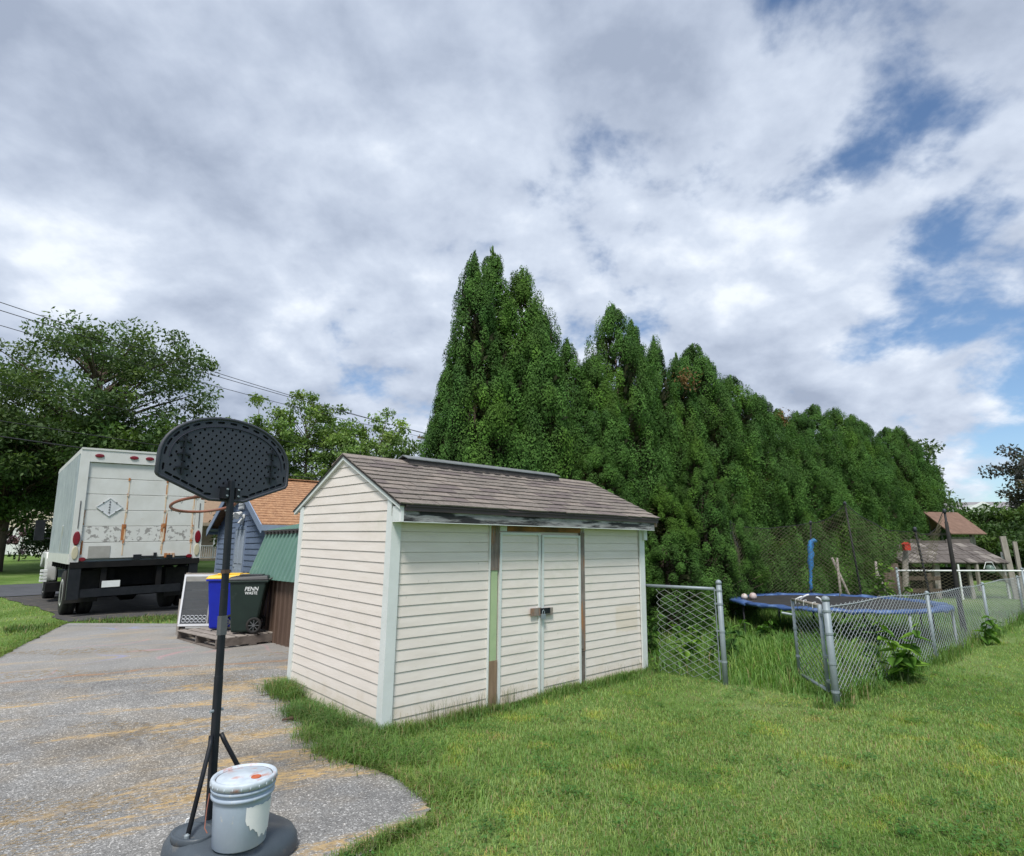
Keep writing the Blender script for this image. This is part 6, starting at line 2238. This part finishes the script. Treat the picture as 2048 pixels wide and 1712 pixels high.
def build_playset():
    # weathered fort: low shingled lean-to on posts, small house with rusty roof
    t = thing('lean_to_shelter', 'weathered low lean-to with shingle roof on crooked wooden posts', 'shelter', (15.0, 20.2, -0.1), R(-4))
    X0, X1 = -1.75, 1.72
    rf = MB()
    rf.hexa([(X0, -0.3, 1.17), (X1, -0.3, 1.15), (X1 - 0.1, 1.3, 1.78), (X0, 1.3, 1.80), (X0, -0.3, 1.19), (X1, -0.3, 1.17), (X1 - 0.1, 1.3, 1.80), (X0, 1.3, 1.82)])
    roof = rf.build('roof_deck', 'plank_grey', t)
    for r in range(5):
        y0 = -0.36 + r * 0.33
        z0 = 1.185 + r * 0.128
        x = X0
        while x < X1 - 0.1:
            w = random.uniform(0.16, 0.34)
            d = random.uniform(-0.03, 0.03)
            MB().hexa([(x, y0 + d, z0 + 0.01), (min(x + w, X1) - 0.012, y0 + d, z0 + 0.005), (min(x + w, X1) - 0.012, y0 + 0.38, z0 + 0.146), (x, y0 + 0.38, z0 + 0.15), (x, y0 + d, z0 + 0.04), (min(x + w, X1) - 0.012, y0 + d, z0 + 0.035), (min(x + w, X1) - 0.012, y0 + 0.38, z0 + 0.165), (x, y0 + 0.38, z0 + 0.17)]).build('shake', random.choice(['plank_grey', 'plank_pale', 'plank_grey']), roof)
            x += w
    for j in range(4):
        MB().box(X0 + j * 0.86, X0 + (j + 1) * 0.86 - 0.02, 1.31, 1.35, 1.62, 1.95 + 0.05 * (j % 2)).build('plank', 'plank_grey', t)
    for (x, lean, w) in ((-1.5, 0.05, 0.12), (-0.55, 0.09, 0.18), (0.25, 0.0, 0.07), (0.62, -0.03, 0.11)):
        MB().bar((x, 0.0, -0.2), (x + lean, 0.0, 1.13), w, w * 0.7, (0, 1, 0)).build('post', 'post_wood', t)
    MB().bar((1.45, 0.0, 1.08), (1.95, 0.1, 0.45), 0.13, 0.10, (0, 1, 0)).build('brace', 'post_wood', t)
    MB().box(-0.02, 0.03, -0.42, -0.38, 0.0, 1.15).build('pipe', 'print_white', t)
    MB().box(1.80, 1.86, 0.05, 0.12, 0.0, 1.55).build('pipe', 'print_white', t)
    MB().box(X0 + 0.9, 1.6, 1.4, 1.46, -0.1, 1.0).build('back_wall', 'black_frame', t)
    # leaning tall planks
    for k, (x, ln, h, lb) in enumerate(((16.95, -0.10, 1.98, 'tall grey plank leaning at the lean-to end, the broader one'), (17.2, 0.03, 1.80, 'tall pale plank leaning outward beside the broader grey one'))):
        m = MB().bar((x, 20.0, -0.2), (x + ln, 20.05, h), 0.20 - 0.07 * k, 0.05, (0, 1, 0))
        tag(m.build('leaning_plank', 'post_wood'), lb, 'plank', 'leaning planks')
    # glass jar lamp thing hanging under the eave
    t2 = thing('hanging_lantern', 'greenish glass lantern hanging beneath the lean-to eave', 'lantern', (15.95, 19.7, 0.70), 0)
    MB().lathe([(0.10, 0.06), (0.13, 0.10), (0.13, 0.25), (0.09, 0.30), (0.05, 0.33)], 14).build('jar', 'glass_green', t2, smooth=True)
    MB().tube([(-0.2, 0, 0.2), (-0.1, 0, 0.42), (0.1, 0, 0.42), (0.2, 0, 0.2)], 0.012, 6).build('bail', 'print_white', t2)
    # playhouse
    t = thing('playhouse', 'small weathered playhouse on stilts with rusty brown roof', 'playhouse', (17.9, 24.2, -0.1), R(-76))
    t.scale = (0.72, 0.72, 0.90)
    for (x, y) in ((-0.9, -0.7), (0.9, -0.7), (0.9, 0.9), (-0.9, 0.9)):
        MB().box(x - 0.07, x + 0.07, y - 0.07, y + 0.07, 0, 2.55).build('stilt', 'post_wood', t)
    MB().box(-1.05, 1.05, -0.85, 1.05, 1.25, 1.33).build('floor', 'plank_grey', t)
    for k in range(9):
        x = -0.95 + k * 0.215
        MB().box(x, x + 0.20, -0.82, -0.79, 1.34, 2.10).build('plank', 'post_wood' if k % 3 else 'plank_pale', t)
    for k in range(9):
        y = -0.78 + k * 0.2
        MB().box(0.98, 1.01, y, y + 0.185, 1.34, 2.35).build('plank', 'post_wood' if k % 2 else 'plank_pale', t)
        MB().box(-1.01, -0.98, y, y + 0.185, 1.34, 2.35).build('plank', 'plank_grey', t)
    m = MB()
    m.hexa([(-1.45, -1.2, 2.45), (-1.45, 1.3, 2.45), (0, 1.3, 3.45), (0, -1.2, 3.45), (-1.47, -1.2, 2.49), (-1.47, 1.3, 2.49), (0, 1.3, 3.50), (0, -1.2, 3.50)])
    m.hexa([(0, -1.2, 3.45), (0, 1.3, 3.45), (1.45, 1.3, 2.45), (1.45, -1.2, 2.45), (0, -1.2, 3.50), (0, 1.3, 3.50), (1.47, 1.3, 2.49), (1.47, -1.2, 2.49)])
    m.build('roof', 'roof_rusty', t)
    for k in range(5):
        MB().bar((-1.2 + k * 0.6, -0.9, 2.5), (-1.2 + k * 0.6, -0.9, 2.62 + 0.8 * (1 - abs(-1.2 + k * 0.6) / 1.3)), 0.05, 0.04).build('gable_slat', 'plank_pale', t)
    MB().bar((-1.2, -0.9, 2.48), (1.2, -0.9, 2.48), 0.06, 0.1).build('tie_beam', 'plank_pale', t)
    # red bucket on a post, stump posts and rails beneath the trees
    t = thing('crooked_post', 'pale crooked tree post carrying a red birdhouse near the cross fence', 'post', (11.35, 17.2, -0.1), 0)
    MB().tube([(0, 0, -0.2), (0.05, 0, 0.6), (0.14, 0, 1.3), (0.24, 0, 1.75)], [0.10, 0.085, 0.08, 0.07], 10).build('stem', 'post_wood', t, smooth=True)
    o = MB().box(-0.17, 0.17, -0.12, 0.12, 0, 0.34)
    o.prism([(-0.21, 0.341), (0.0, 0.47), (0.21, 0.341)], 'y', -0.15, 0.15)
    b = o.build('birdhouse', 'red_plastic')
    b.location = (11.46, 17.02, 1.52)
    b.scale = (0.5, 0.5, 0.5)
    tag(b, 'red birdhouse fixed on the pale crooked post', 'birdhouse')
    gd = [((9.9, 15.6), 0.0, 0.95, 'dark stub post by the far fence end, upright one'), ((11.7, 18.2), 0.06, 1.05, 'dark stump post behind the net, thick one by the crooked post'), ((12.3, 18.8), -0.10, 1.1, 'dark leaning stump post beyond the trampoline pad')]
    for (p, ln, h, lb) in gd:
        m = MB()
        m.tube([(p[0], p[1], -0.3), (p[0] + ln, p[1], h)], [0.11, 0.09], 9)
        tag(m.build('stump_post', 'bark', smooth=True), lb, 'post', 'stump posts under the trees')
    t = thing('split_rail_fence', 'low dark split rail fence between the stump posts', 'fence', (12.6, 20.4, -0.1), R(-10))
    for x in (-1.6, 0.0, 1.6):
        MB().box(x - 0.06, x + 0.06, -0.05, 0.05, -0.2, 0.85).build('post', 'bark', t)
    for z in (0.25, 0.65):
        MB().bar((-1.9, -0.08, z), (1.9, -0.08, z + 0.03), 0.05, 0.13).build('rail', 'bark', t)
    # leaning sticks under the row, visible behind the trampoline
    for k, (x, y, dx, h, lb) in enumerate(((8.05, 14.6, 0.02, 1.35, 'grey prop stick standing under the trees beside the blue sleeve'), (8.55, 14.7, -0.55, 1.35, 'grey prop stick slanting under the trees beside an upright one'), (9.35, 15.2, 0.04, 1.25, 'grey stick standing beyond the trampoline next to its leaning mate'), (9.85, 15.3, -0.40, 1.0, 'short grey stick leaning beyond the trampoline near the fence post'))):
        m = MB()
        m.tube([(x, y, -0.2), (x + dx, y, h)], [0.035, 0.028], 7)
        tag(m.build('prop_stick', 'post_wood', smooth=True), lb, 'stick', 'prop sticks under the trees')
    # bent white pipe by the far fence
    m = MB()
    m.tube([(13.55, 15.6, 0.0), (13.55, 15.6, 1.05), (13.62, 15.6, 1.12), (14.1, 15.6, 1.12), (14.17, 15.6, 1.05), (14.17, 15.6, 0.0)], 0.022, 8)
    tag(m.build('pipe_hoop', 'print_white', smooth=True), 'bent white pipe hoop standing near the far fence', 'pipe')


build_playset()

# ------------------------------------------------------------------ grass, weeds, debris


def blades(P, h, w, lean, col, seed, tall=True):
    """curved grass blades: base pair, mid pair, tip"""
    g = np.random.default_rng(seed)
    n = len(P)
    a = g.uniform(0, 2 * math.pi, n)
    d = np.column_stack([np.cos(a), np.sin(a), np.zeros(n)])
    s = np.column_stack([-np.sin(a), np.cos(a), np.zeros(n)])
    ln = lean * g.uniform(0.3, 1.3, n)
    up = np.array([[0, 0, 1.0]])
    H = h[:, None]
    mid = P + up * H * 0.62 + d * (ln * h * 0.35)[:, None]
    tip = P + up * H * (1 - 0.35 * np.clip(ln, 0, 1.4))[:, None] + d * (ln * h * 1.05)[:, None]
    W = w[:, None]
    if tall:
        V = np.stack([P - s * W, P + s * W, mid + s * W * 0.75, mid - s * W * 0.75, tip], axis=1).reshape(-1, 3)
        b = np.arange(n)[:, None] * 5
        F = [b + np.array([[0, 1, 2, 3]]), b + np.array([[3, 2, 4]])]
        c = np.repeat(col, 5, axis=0)
        k = np.tile(np.array([0.62, 0.62, 1.0, 1.0, 1.12]), n)[:, None]
        # colour slightly darker at the roots, slightly lighter at the tips
        c = c * (0.85 + 0.15 * k)
    else:
        V = np.stack([P - s * W, P + s * W, tip], axis=1).reshape(-1, 3)
        F = [np.arange(3 * n).reshape(-1, 3)]
        c = np.repeat(col, 3, axis=0)
    return V, F, c


def scatter(n, y0, y1, ratio0, ratio1, power=1.0):
    """random plan points inside a wedge seen from the camera position"""
    y = y0 + (y1 - y0) * RNG.uniform(0, 1, n) ** power
    r = RNG.uniform(ratio0, ratio1, n)
    return r * y, y


def grass_col(n, base, var=0.25, dry=0.12):
    c = np.array([base]) * RNG.uniform(1 - var, 1 + var, (n, 1)) * np.column_stack([RNG.uniform(0.85, 1.2, n), np.ones(n), RNG.uniform(0.8, 1.2, n)])
    k = RNG.uniform(0, 1, n) < dry
    c[k] = np.array([[0.26, 0.22, 0.11]]) * RNG.uniform(0.7, 1.2, (k.sum(), 1))
    return c


def clump(x, y, scale):
    """0..1 patchiness"""
    return 0.5 + 0.25 * np.sin(x * 2.3 * scale + np.sin(y * 1.7)) + 0.25 * np.sin(y * 2.9 * scale + np.cos(x * 2.1))


def lawn_field():
    parts = []
    G0 = (0.225, 0.345, 0.100)
    # near, middle and far bands with coarser blades as they recede
    for (n, y0, y1, pw, hm, wm, tall, sd) in ((215000, 1.9, 6.2, 0.85, 0.038, 0.0025, True, 1), (130000, 5.8, 11.0, 0.9, 0.045, 0.0042, False, 2), (70000, 10.5, 24.0, 0.9, 0.06, 0.008, False, 3)):
        x, y = scatter(n, y0, y1, -1.12, 1.12, pw)
        keep = ~in_drive(x, y) & ~in_pads(x, y) & ~in_shed(x, y, -0.02) & ~uncut(x, y)
        # sight lines hidden by the shed need no lawn
        keep &= ~((x < 3) & (x > -4) & (y > 9.5))
        x, y = x[keep], y[keep]
        k = clump(x, y, 1.0)
        h = hm * RNG.uniform(0.55, 1.25, len(x)) * (0.75 + 0.55 * k)
        P = np.column_stack([x, y, terrain(x, y) - 0.004])
        parts.append(blades(P, h, np.full(len(x), wm) * RNG.uniform(0.7, 1.3, len(x)), 0.75, grass_col(len(x), G0), sd, tall))
    # clover and plantain patches: small flat leaves close to the ground
    nP = 420
    px, py = scatter(nP, 2.8, 8.5, -0.4, 1.0, 0.8)
    k = ~in_drive(px, py) & ~in_shed(px, py, 0.05) & ~uncut(px, py)
    px, py = px[k], py[k]
    per = 34
    idx = np.repeat(np.arange(len(px)), per)
    sz = RNG.uniform(0.05, 0.16, len(px))[idx]
    a = RNG.uniform(0, 6.28, len(idx))
    rr = sz * np.sqrt(RNG.uniform(0, 1, len(idx)))
    x, y = px[idx] + rr * np.cos(a), py[idx] + rr * np.sin(a)
    k = ~in_drive(x, y) & ~in_shed(x, y, 0.01)
    x, y, idx = x[k], y[k], idx[k]
    C = np.column_stack([x, y, terrain(x, y) + RNG.uniform(0.022, 0.045, len(x))])
    a = RNG.uniform(0, 6.28, len(x))
    ln = RNG.uniform(0.006, 0.014, len(x))[:, None]
    A = np.column_stack([np.cos(a), np.sin(a), RNG.uniform(-0.2, 0.5, len(x))]) * ln
    B = np.column_stack([-np.sin(a), np.cos(a), RNG.uniform(-0.3, 0.3, len(x))]) * ln * 0.75
    v, f = leaves(C, A, B, 0.15)
    tone = RNG.uniform(0.75, 1.2, len(px))[idx][:, None]
    parts.append((v, [f], np.repeat(np.array([[0.085, 0.20, 0.045]]) * tone * RNG.uniform(0.8, 1.2, (len(x), 1)), 4, axis=0)))
    # dry clippings lying on top
    x, y = scatter(14000, 2.7, 9.0, -0.5, 1.0, 0.85)
    k = ~in_drive(x, y) & ~in_shed(x, y, 0.02) & ~uncut(x, y) & (clump(x + 3, y, 0.7) > 0.55)
    x, y = x[k], y[k]
    a = RNG.uniform(0, 6.28, len(x))
    C = np.column_stack([x, y, terrain(x, y) + RNG.uniform(0.02, 0.045, len(x))])
    A = np.column_stack([np.cos(a), np.sin(a), RNG.normal(0, 0.25, len(x))]) * RNG.uniform(0.012, 0.03, (len(x), 1))
    B = np.column_stack([-np.sin(a), np.cos(a), np.zeros(len(x))]) * 0.0016
    v, f = leaves(C, A, B, 0.0)
    parts.append((v, [f], np.repeat(np.array([[0.36, 0.31, 0.17]]) * RNG.uniform(0.6, 1.2, (len(x), 1)), 4, axis=0)))
    V, F, c, off = [], [], [], 0
    for (v, f, cc) in parts:
        V.append(v); c.append(cc)
        F += [q + off for q in f]
        off += len(v)
    stuff(tag(place(np_mesh('grass', np.concatenate(V), F, 'grass_blade', np.concatenate(c)), 'grass'), 'short mown green lawn grass around the shed and driveway', 'grass'))


def tall_grass():
    V, F, c, off = [], [], [], 0
    def put(p):
        nonlocal off
        v, f, cc = p
        V.append(v); c.append(cc)
        for q in f:
            F.append(q + off)
        off += len(v)
    # uncut yard behind the fence
    x, y = scatter(52000, 6.3, 15.5, 0.17, 0.98, 0.85)
    k = uncut(x, y)
    x, y = x[k], y[k]
    n_, s_ = fence_sd(x, y)
    k = n_ < 5.5
    x, y = x[k], y[k]
    h = RNG.uniform(0.14, 0.36, len(x)) * (0.65 + 0.6 * clump(x, y, 0.8))
    h = np.where((x - 6.16) ** 2 + (y - 11.47) ** 2 < 2.2, h * 0.6, h)
    put(blades(np.column_stack([x, y, terrain(x, y) - 0.01]), h, RNG.uniform(0.003, 0.006, len(x)), 0.7, grass_col(len(x), (0.135, 0.26, 0.06), 0.3, 0.05), 21))
    # fringe along the long fence and round the gate posts
    s = RNG.uniform(-0.3, 15.5, 9000)
    nn = RNG.normal(0, 0.09, 9000)
    x, y = FO[0] + FU[0] * s + FN[0] * nn, FO[1] + FU[1] * s + FN[1] * nn
    h = RNG.uniform(0.06, 0.24, len(x)) * (0.5 + 0.9 * clump(x, y, 1.7) ** 2)
    put(blades(np.column_stack([x, y, terrain(x, y) - 0.01]), h, RNG.uniform(0.0025, 0.005, len(x)), 0.8, grass_col(len(x), (0.115, 0.215, 0.052), 0.3, 0.05), 22))
    # along the shed front: fringe with thin tall stems
    a = RNG.uniform(-0.1, SHED_L + 0.3, 9000)
    b = -np.abs(RNG.normal(0, 0.085, 9000)) - 0.02
    x, y = SHED_N[0] + SU[0] * a + SV[0] * b, SHED_N[1] + SU[1] * a + SV[1] * b
    h = RNG.uniform(0.04, 0.14, len(x)) * (0.4 + 0.9 * clump(x, y, 2.2))
    put(blades(np.column_stack([x, y, terrain(x, y) - 0.005]), h, RNG.uniform(0.0014, 0.003, len(x)), 0.6, grass_col(len(x), (0.135, 0.24, 0.06), 0.3, 0.08), 23))
    a = np.concatenate([RNG.uniform(0.3, 1.6, 260), RNG.uniform(0, SHED_L, 160)])
    b = -np.abs(RNG.normal(0.02, 0.04, len(a))) - 0.025
    x, y = SHED_N[0] + SU[0] * a + SV[0] * b, SHED_N[1] + SU[1] * a + SV[1] * b
    put(blades(np.column_stack([x, y, terrain(x, y)]), RNG.uniform(0.12, 0.26, len(x)), RNG.uniform(0.0009, 0.0014, len(x)), 0.35, grass_col(len(x), (0.13, 0.17, 0.07), 0.3, 0.3), 24))
    # thick tufts along the gable side, spilling over the drive
    tufts = [(0.12, -0.14, 0.14), (0.35, -0.20, 0.17), (0.55, -0.28, 0.16), (0.75, -0.22, 0.16), (0.95, -0.30, 0.14), (1.15, -0.22, 0.12), (1.65, -0.14, 0.17), (1.85, -0.13, 0.19), (2.0, -0.12, 0.14), (-0.15, -0.30, 0.16), (-0.35, -0.22, 0.13), (-0.30, -0.45, 0.14), (-0.1, -0.5, 0.13), (-0.55, -0.35, 0.12), (0.3, -0.45, 0.13), (-0.55, 0.0, 0.07), (-0.75, -0.12, 0.09), (-1.15, -0.25, 0.10), (-1.4, -0.30, 0.09)]
    for q, (d, a, hh) in enumerate(tufts):
        m = 620
        aa = a + RNG.normal(0, 0.085, m)
        dd = d + RNG.normal(0, 0.10, m)
        x, y = SHED_N[0] + SU[0] * aa + SV[0] * dd, SHED_N[1] + SU[1] * aa + SV[1] * dd
        ok = ~in_shed(x, y, 0.02)
        x, y = x[ok], y[ok]
        h = RNG.uniform(0.5, 1.3, len(x)) * hh
        put(blades(np.column_stack([x, y, terrain(x, y) - 0.005]), h, RNG.uniform(0.0016, 0.0032, len(x)), 1.15, grass_col(len(x), (0.10, 0.195, 0.048) if q < 9 else (0.145, 0.255, 0.06), 0.3, 0.10), 30 + q))
    # ragged verge where lawn meets drive
    yy = RNG.uniform(2.6, 5.2, 6000)
    xx = np.interp(yy, [p[0] for p in DR_R], [p[1] for p in DR_R]) + np.abs(RNG.normal(0, 0.06, 6000)) - 0.03
    h = RNG.uniform(0.03, 0.09, 6000) * (0.5 + 0.8 * clump(xx, yy, 2.5))
    put(blades(np.column_stack([xx, yy, terrain(xx, yy)]), h, RNG.uniform(0.0014, 0.0028, 6000), 1.0, grass_col(6000, (0.15, 0.25, 0.06), 0.3, 0.18), 60))
    yy = RNG.uniform(6.5, 11.9, 6000)
    xx = np.interp(yy, [p[0] for p in DR_L], [p[1] for p in DR_L]) - np.abs(RNG.normal(0, 0.12, 6000)) + 0.05
    put(blades(np.column_stack([xx, yy, terrain(xx, yy)]), RNG.uniform(0.03, 0.10, 6000), RNG.uniform(0.003, 0.005, 6000), 0.9, grass_col(6000, (0.15, 0.25, 0.06), 0.3, 0.1), 61))
    # strip between drive and parking pad
    u = RNG.uniform(0.6, 6.2, 5000)
    w = 14.35 + RNG.normal(0, 0.3, 5000)
    xx, yy = LU[0] * u + LW[0] * w, LU[1] * u + LW[1] * w
    k = ~in_drive(xx, yy)
    xx, yy = xx[k], yy[k]
    put(blades(np.column_stack([xx, yy, terrain(xx, yy)]), RNG.uniform(0.03, 0.12, len(xx)), RNG.uniform(0.004, 0.007, len(xx)), 0.9, grass_col(len(xx), (0.085, 0.15, 0.04), 0.3, 0.15), 62))
    stuff(tag(place(np_mesh('weeds', np.concatenate(V), F, 'long_grass', np.concatenate(c)), 'weeds'), 'long uncut grass along fence, shed walls and driveway edges', 'grass'))


lawn_field()
tall_grass()


def big_leaf(name, mat='leaf_weed', col=(0.13, 0.26, 0.035)):
    """one heart shaped leaf with a fold along the midrib, unit length along +x"""
    out = [(0.0, 0.0), (0.06, 0.20), (0.25, 0.34), (0.5, 0.30), (0.78, 0.15), (1.0, 0.0)]
    V = [(x, 0, -0.10 * x * x) for x, y in out]
    n = len(out)
    V += [(x, y, 0.16 * y - 0.10 * x * x) for x, y in out[1:-1]]
    V += [(x, -y, 0.16 * y - 0.10 * x * x) for x, y in out[1:-1]]
    F3, F4 = [], []
    for sgn in (0, 1):
        b = n + sgn * (n - 2)
        F3.append((0, 1, b))
        for i in range(n - 3):
            F4.append((i + 1, i + 2, b + i + 1, b + i))
        F3.append((n - 2, n - 1, b + n - 3))
    c = np.tile(np.array([col]), (len(V), 1))
    return np_mesh(name, np.array(V), [np.array(F4), np.array(F3)], mat, c, smooth=True)


LEAF_A = big_leaf('leaf', col=(0.20, 0.36, 0.05))
LEAF_B = big_leaf('leaf', col=(0.095, 0.205, 0.03))
LEAF_C = big_leaf('leaf', col=(0.055, 0.13, 0.03))


def leafy_weed(label, loc, h, n, size, kinds, seed, spread=0.5, stems=1, group='leafy weeds'):
    g = random.Random(seed)
    t = thing('leafy_weed', label, 'weed', (loc[0], loc[1], tz(*loc)), g.uniform(0, 6.28), group)
    for s in range(stems):
        a = g.uniform(0, 6.28)
        bx, by = (0.0, 0.0) if stems == 1 else (g.uniform(-0.2, 0.2), g.uniform(-0.2, 0.2))
        tx, ty = bx + spread * h * 0.4 * math.cos(a), by + spread * h * 0.4 * math.sin(a)
        hs = h * g.uniform(0.75, 1.0)
        MB().tube([(bx, by, -0.03), (bx + (tx - bx) * 0.3, by + (ty - by) * 0.3, hs * 0.5), (tx, ty, hs)], [0.010, 0.008, 0.004], 6).build('stem', 'leaf_stem', t)
        for i in range(n):
            f = (i + 1) / n
            z = hs * (0.15 + 0.85 * f)
            q = 0.3 * min(1, f * 2) if f < 0.5 else 0.3 + 0.7 * (f - 0.5) * 2
            p = (bx + (tx - bx) * q, by + (ty - by) * q, z)
            az = i * 2.4 + g.uniform(-0.4, 0.4)
            sz = size * g.uniform(0.65, 1.15) * (1.1 - 0.45 * f)
            place(g.choice(kinds), 'leaf', t, p, (g.uniform(-0.3, 0.3), g.uniform(-0.15, 0.65), az), (sz, sz, sz))


pmat('leaf_stem', (0.10, 0.15, 0.04), (0.08, 0.12, 0.035), 9, 0.7)


def build_weeds():
    f = lambda s, n: tuple(FO + FU * s + FN * n)
    leafy_weed('tall bright leafy weed growing through the long fence by the corner post', f(1.55, -0.12), 0.80, 15, 0.27, [LEAF_A, LEAF_A, LEAF_A, LEAF_B], 1, 0.7, 3)
    leafy_weed('bright low weed spilling outward at the foot of the tall fence weed', f(2.0, -0.18), 0.46, 11, 0.22, [LEAF_A, LEAF_B], 2, 0.9, 2)
    leafy_weed('smaller leafy weed at the long fence by its third post', f(6.6, -0.14), 0.56, 12, 0.23, [LEAF_A, LEAF_B], 3, 0.7, 2)
    leafy_weed('spindly seedling growing against the shed corner trim', (1.86, 7.90), 0.24, 8, 0.065, [LEAF_A], 4, 0.3)
    leafy_weed('leafy weed with pointed leaves behind the short fence panel', (2.35, 8.55), 0.62, 14, 0.22, [LEAF_B, LEAF_A], 5, 0.8, 3)
    leafy_weed('second leafy weed behind the short fence panel, nearer the shed', (1.98, 8.9), 0.66, 13, 0.22, [LEAF_B, LEAF_C], 6, 0.8, 3)
    leafy_weed('dark leafy weed behind the short fence, close to its post', (2.95, 8.7), 0.75, 14, 0.24, [LEAF_C, LEAF_B], 7, 0.8, 3)
    leafy_weed('broad leafy weed under the trampoline pad, at its first leg', (4.35, 10.35), 0.40, 11, 0.26, [LEAF_C, LEAF_B], 8, 0.8, 3)
    leafy_weed('broad leafy weed under the trampoline between two legs', (5.05, 10.1), 0.36, 11, 0.26, [LEAF_C, LEAF_B], 9, 0.8, 3)
    leafy_weed('climbing bright weed beyond the trampoline beside the leaning net pole', (8.75, 14.1), 1.45, 26, 0.28, [LEAF_A, LEAF_B], 10, 0.35, 3)
    leafy_weed('bright bushy weed beyond the trampoline, lower than the climbing one', (9.25, 14.5), 0.9, 18, 0.28, [LEAF_A, LEAF_B], 11, 0.5, 3)
    leafy_weed('thin green sapling against the mesh by the trampoline rim', f(1.25, 0.35), 0.85, 8, 0.10, [LEAF_B], 12, 0.4)
    # twig and seed pod on the drive
    m = MB()
    m.tube([(-2.72, 6.52, 0.05), (-2.60, 6.60, 0.062), (-2.46, 6.72, 0.075), (-2.40, 6.73, 0.08)], [0.007, 0.006, 0.005, 0.003], 6)
    m.tube([(-2.60, 6.60, 0.062), (-2.52, 6.58, 0.08)], [0.004, 0.002], 5)
    tag(m.build('twig', 'twig'), 'forked dark twig lying on the driveway beyond the hoop pole', 'twig')
    m = MB()
    m.tube([(-2.12, 5.72, 0.045), (-2.05, 5.75, 0.052), (-1.97, 5.78, 0.047)], [0.008, 0.016, 0.006], 8)
    tag(m.build('seed_pod', 'twig', smooth=True), 'small brown pod lying on the driveway near the shed', 'seed pod')
    # loose stone chips and dry needles over the near drive
    n = 5200
    x, y = scatter(n, 2.7, 8.5, -0.98, 0.2, 0.9)
    k = in_drive(x, y)
    x, y = x[k], y[k]
    n = len(x)
    r = RNG.uniform(0.002, 0.0065, n) * np.where(RNG.uniform(0, 1, n) > 0.96, 1.6, 1)
    base = np.array([[1, 0, 0], [-0.5, 0.8, 0], [-0.5, -0.8, 0], [0.1, 0.1, 0.9]])
    a = RNG.uniform(0, 6.28, n)
    ca, sa = np.cos(a), np.sin(a)
    V = np.zeros((n, 4, 3))
    for q in range(4):
        bx, by, bz = base[q]
        V[:, q, 0] = x + (bx * ca - by * sa) * r
        V[:, q, 1] = y + (bx * sa + by * ca) * r
        V[:, q, 2] = terrain(x, y) + 0.013 + bz * r
    o = np.arange(n)[:, None] * 4
    F = np.concatenate([o + np.array([[0, 1, 3]]), o + np.array([[1, 2, 3]]), o + np.array([[2, 0, 3]])])
    stuff(tag(place(np_mesh('gravel', V.reshape(-1, 3), [F], 'stone_chip'), 'gravel'), 'loose pale stone chips scattered over the driveway', 'gravel'))
    n = 26000
    x, y = scatter(n, 2.7, 9.0, -0.98, 0.2, 0.9)
    k = in_drive(x, y)
    x, y = x[k], y[k]
    # needles gather in bands along the lot direction
    v = -0.44 * x + 0.90 * y + 0.22 * np.sin(x * 2.1) + 0.1 * np.sin(x * 5 + y)
    edge = np.interp(y, [p[0] for p in DR_R], [p[1] for p in DR_R]) - x
    k = (np.sin(v * 4.2 + 0.7) + 0.6 * np.sin(v * 9.7 + x)) + 1.0 * (edge < 0.25) + 0.7 * np.sin(x * 1.9 + 0.6) > 0.95
    x, y = x[k], y[k]
    n = len(x)
    a = R(26) + RNG.normal(0, 0.7, n)
    d = np.column_stack([np.cos(a), np.sin(a), RNG.uniform(-0.1, 0.25, n)])
    P = np.column_stack([x, y, terrain(x, y) + 0.017])
    V, F = segs(P, P + d * RNG.uniform(0.02, 0.06, (n, 1)), 0.0011)
    stuff(tag(place(np_mesh('debris', V, [F], 'straw'), 'debris'), 'dry tan needles and straw strewn in bands over the driveway', 'straw'))


build_weeds()
